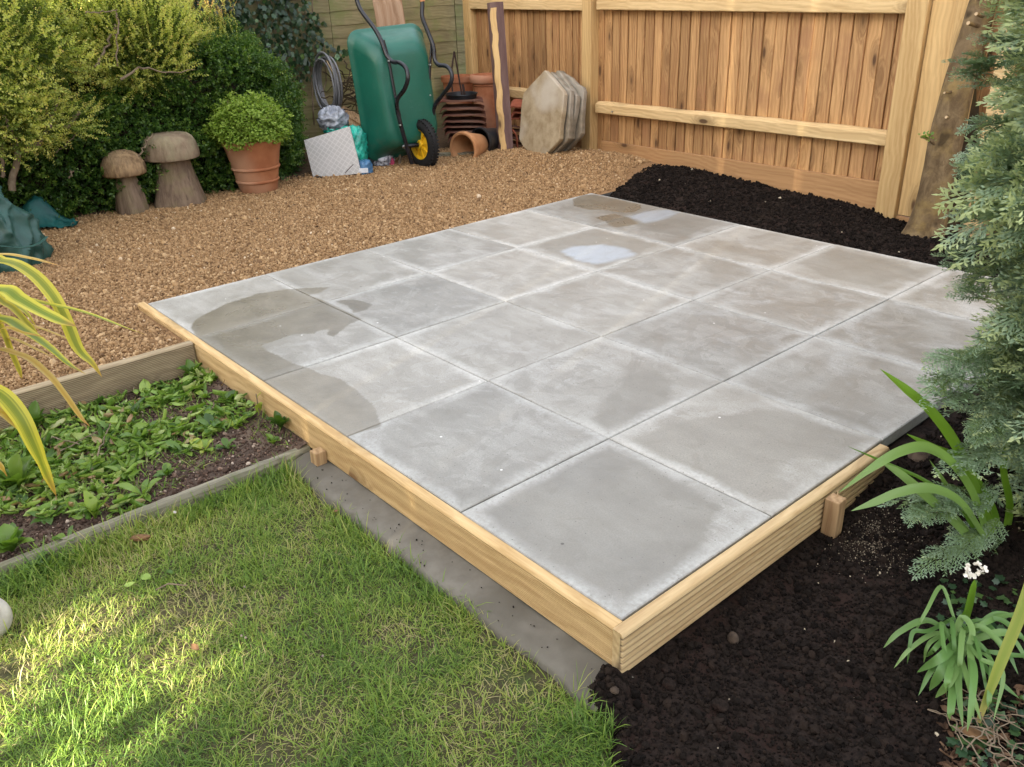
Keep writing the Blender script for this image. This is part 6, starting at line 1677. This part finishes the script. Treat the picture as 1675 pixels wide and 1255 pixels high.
for path, w_, tn in IRL:
    strap_obj('leaf', strap([IP(*p_) for p_ in path], w_, 34, 0.30, up=-FH3 * 0.7 + UPZ * 0.8), M['iris'], ir, tn)

# strappy clump
ab = at(1585, 1010, -0.115)
ag = thing('strappy_clump', 'clump of glossy strap leaves drooping over the dark compost at the lower right', 'plant', tuple(ab))
def AP(a, b, back): return up_at(a, b, ab, back)
AGL = [([(1560, 1010, 0), (1540, 960, 0), (1515, 1000, -.02), (1492, 1042, -.04)], 0.012),
       ([(1562, 1010, 0), (1520, 1032, -.03), (1495, 1033, -.05), (1488, 1055, -.07), (1484, 1086, -.07)], 0.013),
       ([(1570, 1030, 0), (1530, 1045, -.03), (1516, 1060, -.04), (1511, 1085, -.05)], 0.012),
       ([(1565, 1050, 0), (1540, 1075, -.04), (1500, 1100, -.07)], 0.026), ([(1575, 1040, -.02), (1545, 1090, -.06), (1520, 1130, -.09)], 0.030), ([(1580, 1050, -.02), (1556, 1110, -.07), (1530, 1142, -.1)], 0.022),
       ([(1575, 1040, 0), (1568, 1080, -.07), (1568, 1130, -.1), (1575, 1192, -.12)], 0.020), ([(1580, 1060, -.02), (1592, 1090, -.08), (1590, 1140, -.11), (1582, 1197, -.12)], 0.020), ([(1570, 1060, -.02), (1560, 1110, -.07), (1555, 1160, -.1), (1553, 1180, -.11)], 0.022),
       ([(1565, 1060, 0), (1550, 1110, -.06), (1548, 1140, -.08)], 0.018), ([(1585, 1050, 0), (1640, 1035, -.02), (1690, 1050, -.03)], 0.022), ([(1590, 1060, 0), (1640, 1070, -.05), (1700, 1075, -.07)], 0.016), ([(1580, 1040, 0), (1620, 1015, .02), (1680, 1000, .03)], 0.016), ([(1580, 1045, .02), (1630, 1005, .05), (1690, 1020, .05)], 0.018),
       ([(1575, 1020, .02), (1610, 1090, -.05), (1640, 1120, -.07), (1668, 1143, -.08)], 0.017), ([(1570, 1030, .0), (1600, 1075, -.05), (1640, 1100, -.06), (1625, 1180, -.1)], 0.014), ([(1560, 1040, .0), (1575, 1010, .0), (1590, 1040, -.04), (1560, 1100, -.07)], 0.020), ([(1555, 1050, .0), (1540, 1020, .0), (1545, 1070, -.05), (1552, 1120, -.07)], 0.013),
       ([(1580, 1060, .0), (1620, 1080, -.06), (1618, 1140, -.09), (1615, 1165, -.1)], 0.016), ([(1590, 1040, .03), (1650, 1040, .0), (1690, 1100, -.03)], 0.016), ([(1556, 1030, .03), (1530, 1060, .0), (1515, 1075, -.02)], 0.014), ([(1565, 1055, .0), (1585, 1120, -.07), (1605, 1180, -.1)], 0.017)]
def AZ(path):
    m_ = len(path); s_ = np.linspace(0, 1, m_); h_ = rng.uniform(0.05, 0.09)
    return [at(p_[0], p_[1], -0.105 + h_ * math.sin(math.pi * (0.12 + 0.83 * t_)) ** 0.8) for p_, t_ in zip(path, s_)]
for k in range(13):
    a0, b0 = 1572 + rng.normal(0, 16), 1035 + rng.normal(0, 14); an = rng.uniform(-0.4, 3.6); l_ = rng.uniform(50, 110)
    AGL.append(([(a0, b0, 0), (a0 + 0.35 * l_ * math.cos(an), b0 + 0.35 * l_ * math.sin(an) - 22, 0), (a0 + 0.75 * l_ * math.cos(an), b0 + 0.8 * l_ * math.sin(an) - 8, 0), (a0 + l_ * math.cos(an), b0 + 1.15 * l_ * math.sin(an) + 14, 0)], rng.uniform(0.011, 0.020)))
for path, w_ in AGL:
    strap_obj('leaf', strap(AZ(path), w_ * 0.82, 24, 0.22, up=-FH3 * 0.5 + UPZ), M['strap'], ag, rng.uniform(0.25, 0.85))
# flower
fb = at(1572, 1040, -0.11)
fl = thing('white_flower', 'cluster of cream-white flowers on a leafy stalk below the conifer', 'flower', tuple(fb))
def FP(a, b, back=0.0): return up_at(a, b, ab, back)
obj('stalk', MB().tube(smoothpath([FP(1578, 1035, 0), FP(1585, 985, .02), FP(1597, 950, .03)], 12), 0.003, 6), M['strap'], fl)
for p_ in ([(1572, 1040, 0), (1582, 1000, 0), (1590, 965, -.01), (1594, 948, -.01)], [(1560, 1040, 0), (1575, 1010, 0), (1590, 980, .01)]):
    strap_obj('stalk_leaf', strap([FP(*q_) for q_ in p_], 0.020, 18, 0.3, up=-FH3), M['iris'], fl, 0.35)
for (a, b) in ((1585, 928), (1603, 936), (1590, 943), (1610, 932), (1598, 924), (1583, 940)):
    c = FP(a, b, 0.02 + rng.normal(0, 0.006)); mb = MB()
    for k in range(9):
        d_ = rng.normal(size=3); d_ /= np.linalg.norm(d_)
        A1 = aim(d_[None])[0]
        Vv = (A1 @ (np.array([[0, 0, 0], [0.004, 0.005, 0.001], [0.010, 0.003, 0.003], [0.010, -0.003, 0.003], [0.004, -0.005, 0.001]]).T)).T + c
        mb.add(Vv, [np.array([[0, 1, 2, 3, 4]])])
    obj('bloom', mb, M['white_petal'], fl)
# long fallen yellowing leaf and its dead tip
strap_obj('x', strap([at(1695, 930, 0.14), at(1670, 1003, 0.08), at(1643, 1070, 0.02), at(1620, 1128, -0.04), at(1600, 1182, -0.095)], 0.026, 26, 0.3, prof=([0, .6, 1], [1, .8, .35])), M['orange_leaf'], None, 0.0)
yl = bpy.data.objects['x']; yl.name = 'fallen_leaf'; yl.data.name = 'fallen_leaf'; yl.data.materials[0] = striped('yellow_green_leaf', (0.24, 0.30, 0.035, 1), (0.30, 0.33, 0.05, 1), (0.40, 0.28, 0.10, 1))
tag(yl, 'long yellow-green strap leaf fallen slantwise in front of the strappy clump', 'leaf')
def flatleaf(L_, W2, pts=9, curl=0.1):
    s_ = np.linspace(0, 1, pts); wd = W2 * np.sin(np.pi * s_ ** 0.8) ** 0.8
    V = []
    for k in range(pts):
        for e_ in (-1, 0, 1): V.append((L_ * (s_[k] - 0.5), e_ * wd[k], curl * L_ * (abs(e_) * 0.6 + (s_[k] - 0.5) ** 2)))
    i, j = np.meshgrid(np.arange(pts - 1), np.arange(2), indexing='ij')
    return np.array(V), [np.stack([i * 3 + j, i * 3 + j + 1, (i + 1) * 3 + j + 1, (i + 1) * 3 + j], -1).reshape(-1, 4)]
def lay_leaf(px_, py_, z, L_, W2, an, mat, name, label, cat, tint=0.5, curl=0.15, group=None):
    V, F = flatleaf(L_, W2, 9, curl)
    o_ = obj(name, MB().add(V, F, tint), mat, None, Matrix.Translation(Vector(at(px_, py_, z))) @ Matrix.Rotation(an, 4, 'Z') @ Matrix.Rotation(rng.normal(0, 0.2), 4, 'X'), smooth=True)
    return tag(o_, label, cat, group)
lay_leaf(1597, 1205, -0.105, 0.075, 0.017, 0.5, M['dead_leaf'], 'dead_leaf', 'dry brown curled leaf on the soil below the strappy clump', 'leaf')
lay_leaf(1625, 790, -0.07, 0.085, 0.014, 1.2, M['orange_leaf'], 'yellow_leaf', 'yellow leaf lying on the soil under the conifer', 'leaf')
lay_leaf(1618, 693, -0.05, 0.03, 0.010, 0.5, M['dead_leaf'], 'brown_leaf', 'small brown leaf on the soil beside the conifer near the patio edge', 'leaf')

# ground ivy, litter and sticks under the conifer
n = 190
qx = rng.uniform(1555, 1720, n); qy = rng.uniform(1130, 1300, n); k = (qx - 1555) * 0.9 + (qy - 1130) * 0.35 > 20
m2_ = 60
qx = np.concatenate([qx[k], rng.uniform(1540, 1690, m2_)]); qy = np.concatenate([qy[k], rng.uniform(940, 1040, m2_)])
P_ = np.array([at(a, b, -0.10) for a, b in zip(qx, qy)]); P_[:, 2] = h_front(P_[:, 0], P_[:, 1]) + rng.uniform(0.006, 0.03, len(P_))
nI = len(P_)
v, f, t = scatter(iv, ivf, aim(rng.normal(size=(nI, 3)) * np.array([1, 1, 0.15]), upref=np.array([0, 0, 1.0]) + rng.normal(0, 0.35, (nI, 3))), P_, rng.uniform(0.012, 0.030, nI), rng.uniform(0.2, 1.0, nI))
gi_ = thing('ground_ivy', 'small green ivy leaves creeping over brown litter in the lower right corner', 'ivy', tuple(P_.mean(0)))
stuff(obj_np('leaves', (v, f, t), M['ivy'], gi_))
mb = MB()
for k in range(30):
    a, b = rng.uniform(1550, 1700), rng.uniform(1130, 1270); p0_ = at(a, b, -0.095); d_ = np.array([rng.normal(), rng.normal(), 0.02]); d_ /= np.linalg.norm(d_)
    pts_, rr_, sg_ = branch([p0_, p0_ + d_ * 0.05 + UPZ * 0.01, p0_ + d_ * rng.uniform(0.07, 0.14)], 0.0018, 0.001, 4, 8, 0.003); mb.tube(pts_, rr_, sg_)
obj('runners', mb, M['twig'], gi_)
n = 420
P_ = np.array([at(rng.uniform(1545, 1740), rng.uniform(1120, 1300), -0.10) for _ in range(n)]); P_[:, 2] = h_front(P_[:, 0], P_[:, 1]) + rng.uniform(0.002, 0.012, n)
fv, ff_ = flatleaf(1.0, 0.22, 5, 0.2)
v, f, t = scatter(fv, ff_, aim(rng.normal(size=(n, 3)) * np.array([1, 1, 0.2]), upref=np.array([0, 0, 1.0]) + rng.normal(0, 0.4, (n, 3))), P_, rng.uniform(0.008, 0.032, n), rng.random(n))
lm = NT('leaf_litter'); M['litter'] = lm.done(lm.ramp(lm.attr('tint'), [(0, (0.04, 0.022, 0.013)), (0.5, (0.11, 0.06, 0.034)), (1, (0.24, 0.15, 0.09))]), 0.8, 0.2)
stuff(obj_np('leaf_litter', (v, f, t), M['litter']))
sp = obj('garden_stone', blob(at(1500, 748, -0.055), (0.045, 0.035, 0.032), 0.15, 2.2, 321, 20, 12), M['bed_earth'], None, None, smooth=True)
tag(sp, 'greyish stone half buried in compost beside the end of the timber edging', 'stone')
for k, (a, b, r_, nm) in enumerate(((1178, 1150, 0.017, 'large dark rounded soil lump in the middle of the front compost'), (1095, 1115, 0.015, 'dark lump of compost with a pale speck near the patio corner'), (1088, 1085, 0.012, 'small round dark compost lump closest to the patio corner'), (1200, 1038, 0.013, 'upright brown crumbly clod below the timber edging'), (1005, 1132, 0.010, 'small reddish brown stone at the rim of the concrete footing'))):
    c = at(a, b, -0.11); c[2] = h_front(np.array(c[0]), np.array(c[1])) + r_ * 0.5
    o_ = obj('soil_lump' if k < 4 else 'brown_stone', blob(c, (r_ * 1.25, r_, r_ * (1.5 if k == 3 else 0.85)), 0.25, 2.0, 331 + k, 24, 14), M['stone_brown'] if k > 2 else M['compost'], None, None, smooth=True); tag(o_, nm, 'soil lump' if k < 4 else 'stone')
# ================================================================ planted bed on the left
def bladeleaf(L_, W2, arch, n=9, fold=0.25, wave=0.0):
    """broad leaf from the origin along +X, rising and arching over"""
    s_ = np.linspace(0, 1, n)
    x = L_ * (s_ - 0.10 * arch * s_ ** 2); z = L_ * (0.55 * s_ * (1 - arch * 0.75 * s_))
    wd = W2 * np.interp(s_, [0, 0.15, 0.35, 0.6, 0.85, 1], [0.18, 0.32, 0.8, 1.0, 0.6, 0.03])
    V = []
    for k in range(n):
        for e_ in (-1, 0, 1): V.append((x[k], e_ * wd[k], z[k] + fold * wd[k] * abs(e_) + wave * wd[k] * math.sin(6 * s_[k] + 2 * e_)))
    i, j = np.meshgrid(np.arange(n - 1), np.arange(2), indexing='ij')
    return np.array(V), [np.stack([i * 3 + j, i * 3 + j + 1, (i + 1) * 3 + j + 1, (i + 1) * 3 + j], -1).reshape(-1, 4)]
def rotz(a): c, s_ = math.cos(a), math.sin(a); return np.array([[c, -s_, 0], [s_, c, 0], [0, 0, 1]])
def roty(a): c, s_ = math.cos(a), math.sin(a); return np.array([[c, 0, s_], [0, 1, 0], [-s_, 0, c]])
def weed(name, label, px_, py_, nl, L_, W2, rise, tint, group=None, hh=0.0, cat='weed'):
    b = at(px_, py_, -0.135); b[2] = float(h_bed(np.array(b[0]), np.array(b[1])))
    t_ = thing(name, label, cat, tuple(b), group)
    mb = MB()
    for k in range(nl):
        l_ = L_ * rng.uniform(0.6, 1.15); V, F = bladeleaf(l_, W2 * l_ / L_ * rng.uniform(0.8, 1.2), rng.uniform(0.6, 1.5), wave=0.2)
        Rm = rotz(2.4 * k + rng.normal(0, 0.3)) @ roty(-(rise + rng.normal(0, 0.22)))
        V = V @ Rm.T + b + np.array([0, 0, hh * (k / nl)])
        o_ = obj('leaf', MB().add(V, F, float(np.clip(tint + rng.normal(0, 0.13), 0, 1))), M['weed'], t_, None, smooth=True)
    if hh > 0: obj('stem', MB().tube([b - UPZ * 0.01, b + UPZ * hh], 0.0025, 5), M['twig'], t_)
    return t_
weed('seedling', 'young shrub seedling with two bright yellow-green top leaves against the timber edging', 427, 690, 4, 0.055, 0.014, 0.75, 0.9, hh=0.085, cat='seedling')
weed('dark_weed', 'dark green leafy weed clump close to the timber edging and peg', 462, 716, 15, 0.085, 0.017, 0.7, 0.12)
weed('dark_weed', 'small light-tipped weed in front of the dark clump near the peg', 448, 732, 9, 0.050, 0.010, 0.8, 0.5)
weed('broad_weed', 'broad-leaved weed where the ribbed board meets the timber edging', 318, 622, 12, 0.085, 0.017, 0.85, 0.42)
weed('broad_weed', 'low broad-leaved weed in the bed by the middle of the timber edging', 378, 668, 9, 0.07, 0.018, 0.5, 0.35)
weed('upright_weed', 'upright rosette of long bright green leaves near the old grey edging', 157, 850, 9, 0.105, 0.017, 1.05, 0.72)
weed('upright_weed', 'lush green broad-leaved clump under the striped plant at the far left of the bed', 30, 800, 16, 0.12, 0.024, 0.65, 0.45)
weed('upright_weed', 'long-leaved green clump in the bed beside the ribbed board', 62, 700, 12, 0.10, 0.020, 0.7, 0.40)
weed('upright_weed', 'leafy green weed at the left edge of the bed behind the old grey edging', 20, 900, 14, 0.09, 0.022, 0.6, 0.5)
spots = [(120, 735), (175, 705), (240, 720), (290, 700), (330, 655), (350, 700), (210, 770), (270, 780), (120, 800), (85, 850), (200, 830), (300, 745), (110, 880), (60, 930), (230, 800), (335, 735), (385, 700), (160, 770), (95, 770), (260, 660), (225, 680), (380, 740)]
spots = [(a + rng.normal(0, 4), b + rng.normal(0, 4)) for a, b in spots]
sp3 = np.array([at(a, b, -0.135) for a, b in spots])
band = np.where(sp3[:, 0] < 0.9, 0, np.where(sp3[:, 0] < 1.25, 1, 2))
ORD = ['nearest', 'second', 'third', 'fourth', 'fifth', 'sixth', 'seventh', 'eighth', 'ninth', 'tenth', 'eleventh', 'twelfth', 'thirteenth', 'fourteenth']
for k, (a, b) in enumerate(spots):
    rk = int(np.sum((band == band[k]) & (sp3[:, 1] > sp3[k, 1])))
    lab = 'low broad-leaved weed, %s the timber edging in the %s' % (ORD[rk] + (' to' if rk == 0 else ' from'), ['row along the ribbed board', 'middle row', 'row along the old grey edging'][band[k]])
    weed('bed_weed', lab, a, b, int(rng.integers(6, 12)), rng.uniform(0.045, 0.095), rng.uniform(0.011, 0.017), 0.35, rng.uniform(0.25, 0.75), 'low weeds in the planted bed')
# cut wilting leaves all over the bed
n = 7600
cx = rng.uniform(0.66, 1.55, n); cy = rng.uniform(-1.75, -0.05, n)
den = fbm(cx * 4.2 + 2, cy * 4.2, 3, 401)
k = (den + 0.22 * np.exp(-((cx - 1.05) / 0.28) ** 2) - 0.16 * np.exp(-(((cx - 1.42) / 0.14) ** 2 + ((cy + 0.20) / 0.2) ** 2)) > 0.495 - 0.08 * rng.random(n))
cx, cy = cx[k], cy[k]; n = len(cx)
P_ = np.stack([cx, cy, h_bed(cx, cy) + rng.uniform(0.004, 0.026, n)], -1)
LT = [flatleaf(1.0, w_, 6, c_) for w_, c_ in ((0.14, 0.12), (0.22, 0.25), (0.08, 0.3))]
parts = []; idx = rng.integers(0, 3, n)
for m_ in range(3):
    s_ = idx == m_
    parts.append(scatter(*LT[m_], aim(rng.normal(size=(s_.sum(), 3)) * np.array([1, 1, 0.5]), upref=np.array([0, 0, 1.0]) + rng.normal(0, 0.75, (s_.sum(), 3))), P_[s_], rng.lognormal(math.log(0.036), 0.42, s_.sum()), np.clip(rng.normal(0.52, 0.27, s_.sum()), 0, 1)))
stuff(obj_np('cut_leaves', merge(parts), M['wilted'], None, True))
nb_ = 6500
bx_ = rng.uniform(0.66, 1.55, nb_); by_ = rng.uniform(-1.7, -0.05, nb_); k = fbm(bx_ * 5 + 9, by_ * 5, 3, 407) > 0.46
bx_, by_ = bx_[k], by_[k]; _hl = h_lawn
BLADES_IN_BED = (bx_, by_)
mb = MB()
for (a, b, c, d) in ((95, 740, 165, 705), (85, 715, 130, 727), (150, 770, 182, 690), (215, 610, 218, 640), (360, 640, 345, 672)):
    p0_, p1_ = at(a, b, -0.115), at(c, d, -0.105); pts_, rr_, sg_ = branch([p0_, (p0_ + p1_) / 2, p1_], 0.003, 0.002, 5, 10, 0.003); mb.tube(pts_, rr_, sg_)
tag(obj('dry_stalks', mb, M['twig'], None), 'thin dry brown stalks lying among the cut leaves in the planted bed', 'stalk')

# ================================================================ grass
def blades(n, x, y, L_, W2, tint, lean):
    m_ = len(x)
    z = h_lawn(x, y)
    a = rng.uniform(0, 2 * np.pi, m_)
    d = np.stack([np.cos(a), np.sin(a)], -1) * lean[:, None]
    side = np.stack([-np.sin(a + rng.normal(0, 0.6, m_)), np.cos(a), 0 * a], -1)
    b = np.stack([x, y, z - 0.004], -1)
    V = np.zeros((m_, 7, 3))
    up_ = np.sqrt(np.maximum(0.02, 1 - np.minimum(lean, 0.99) ** 2))
    for k, (s_, wf) in enumerate(((0.0, 0.8), (0.4, 1.0), (0.75, 0.7))):
        c = b + np.stack([d[:, 0] * L_ * s_ * (0.6 + 0.4 * s_), d[:, 1] * L_ * s_ * (0.6 + 0.4 * s_), L_ * up_ * (s_ - 0.35 * s_ ** 2 * lean)], -1)
        V[:, 2 * k] = c - side * (W2 * wf)[:, None]; V[:, 2 * k + 1] = c + side * (W2 * wf)[:, None]
    V[:, 6] = b + np.stack([d[:, 0] * L_, d[:, 1] * L_, L_ * up_ * (1 - 0.45 * lean)], -1)
    o_ = (np.arange(m_) * 7)[:, None]
    q_ = np.concatenate([o_ + np.array([0, 1, 3, 2]), o_ + np.array([2, 3, 5, 4])]); t3 = o_ + np.array([4, 5, 6])
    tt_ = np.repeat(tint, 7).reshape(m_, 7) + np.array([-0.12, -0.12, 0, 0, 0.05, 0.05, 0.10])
    return V.reshape(-1, 3), [q_, t3], np.clip(tt_, 0, 1).ravel()
N = 190000
x = rng.uniform(1.60, 4.0, N); y = rng.uniform(-1.75, -0.10, N)
k = in_lawn(x, y) & ((x - CAM[0]) * (-0.76) + (y - CAM[1]) * 0.646 > -0.25)
x, y = x[k], y[k]
bare = fbm(x * 3.1, y * 3.1, 4, 411)
clump = fbm(x * 11, y * 11, 3, 413)
pk = 1.2 - 1.5 * np.clip(bare - 0.42, 0, 1) * 2.2 + 0.6 * (clump - 0.45)
edge_d = np.minimum((x - 1.61), (-0.14 - y))
pk = pk + 0.6 * (x < 1.8)
k = rng.random(len(x)) < pk * 0.85
x, y, bare, clump = x[k], y[k], bare[k], clump[k]; n = len(x)
near_edge = np.exp(-((x - 1.61) / 0.10) ** 2) + 0.5 * np.exp(-(((-0.14 - y)) / 0.04) ** 2) + 0.5 * np.exp(-((front_edge(x) - y) / 0.04) ** 2)
L_ = rng.lognormal(math.log(0.034), 0.38, n) * (0.85 + 0.7 * (clump - 0.3)) * (1 + 0.75 * near_edge)
dry = np.clip((bare - 0.42) * 2.2, 0, 0.45)
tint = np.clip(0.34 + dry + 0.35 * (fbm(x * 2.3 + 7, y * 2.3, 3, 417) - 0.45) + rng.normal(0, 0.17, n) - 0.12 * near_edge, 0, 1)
lean = np.clip(rng.normal(0.74, 0.20, n) - 0.15 * near_edge, 0.1, 0.98)
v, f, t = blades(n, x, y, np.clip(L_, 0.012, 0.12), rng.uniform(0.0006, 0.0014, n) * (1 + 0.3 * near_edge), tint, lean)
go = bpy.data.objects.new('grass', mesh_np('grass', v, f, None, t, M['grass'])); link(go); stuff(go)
# dead thatch between the blades
n = 9000
x = rng.uniform(1.62, 3.9, n); y = rng.uniform(-1.6, -0.12, n); k = in_lawn(x, y) & (fbm(x * 3.1, y * 3.1, 4, 411) > 0.40); x, y = x[k], y[k]; n = len(x)
v, f, t = blades(n, x, y, rng.uniform(0.02, 0.055, n), rng.uniform(0.0006, 0.0013, n), np.clip(rng.normal(0.95, 0.08, n), 0.7, 1), np.clip(rng.normal(0.93, 0.06, n), 0.7, 0.99))
to = bpy.data.objects.new('dead_grass', mesh_np('dead_grass', v, f, None, t, M['grass'])); link(to); stuff(to)
h_lawn_keep = h_lawn; h_lawn = h_bed
bx_, by_ = BLADES_IN_BED; nb_ = len(bx_)
v, f, t = blades(nb_, bx_, by_, rng.uniform(0.02, 0.065, nb_), rng.uniform(0.0008, 0.0022, nb_), np.clip(rng.normal(0.45, 0.2, nb_), 0, 1), np.clip(rng.normal(0.7, 0.2, nb_), 0.1, 0.97))
h_lawn = h_lawn_keep
bo = bpy.data.objects.new('bed_grass', mesh_np('bed_grass', v, f, None, t, M['grass'])); link(bo); stuff(bo)
# finds on the lawn
lay_leaf(240, 945, -0.135, 0.035, 0.012, 0.4, M['wilted'], 'pale_leaf', 'pale grey-green leaf on the grass below the brown wood chunk', 'leaf', 0.6)
lay_leaf(212, 957, -0.137, 0.028, 0.010, 1.4, M['wilted'], 'pale_leaf', 'rounded pale leaf on the grass left of the other pale leaf', 'leaf', 0.75)
lay_leaf(278, 937, -0.137, 0.030, 0.009, 0.0, M['weed'], 'green_leaf', 'small green leaf beside the dark twig on the lawn', 'leaf', 0.3)
lay_leaf(320, 1060, -0.135, 0.034, 0.008, 0.2, M['dead_leaf'], 'brown_leaf', 'curled brown leaf in the sunlit patch of the lawn', 'leaf')
lay_leaf(550, 836, -0.135, 0.014, 0.005, 0.7, M['dead_leaf'], 'brown_leaf', 'tiny brown leaf on the grass beside the concrete footing', 'leaf')
o_ = obj('wood_chunk', blob((0, 0, 0), (0.034, 0.011, 0.012), 0.35, 2.6, 421, 24, 14), M['dead_leaf'], None, Matrix.Translation(Vector(at(230, 880, -0.128))) @ Matrix.Rotation(0.95, 4, 'Z'), smooth=True); tag(o_, 'brown broken wood chunk in the long grass by the old grey edging', 'wood chunk')
o_ = obj('white_scrap', blob(at(286, 838, -0.105), (0.009, 0.005, 0.003), 0.3, 2.4, 423, 14, 8), M['stone_pale'], None, None, smooth=True); tag(o_, 'small white scrap on top of the old grey edging', 'scrap')
o_ = obj('grey_boulder', blob(at(-16, 1012, -0.10), (0.05, 0.05, 0.06), 0.08, 1.6, 425, 28, 18), M['stone_pale'], None, None, smooth=True); tag(o_, 'rounded pale grey stone at the left edge of the lawn', 'stone')
tag(obj('twig', MB().tube([at(255, 965, -0.13), at(275, 955, -0.125), at(305, 958, -0.13)], 0.0022, 5), M['twig'], None), 'thin dark twig lying on the lawn beside the pale leaves', 'twig')
for k, (a, b) in enumerate(((400, 960), (395, 1040), (402, 1043), (528, 1073))):
    o_ = obj('pebble', blob(at(a, b, -0.137), (0.0048, 0.0036, 0.003), 0.3, 2.0, 431 + k, 14, 8), M['hex_dark'], None, None, smooth=True)
    tag(o_, ['grey pebble on the upper part of the lawn', 'pale pebble in the middle of the lawn left of its darker twin', 'pebble touching the pale one in the middle of the lawn', 'dark-sided pebble on the bare lawn nearest the concrete footing'][k], 'pebble')
for a in bpy.data.meshes:
    pass
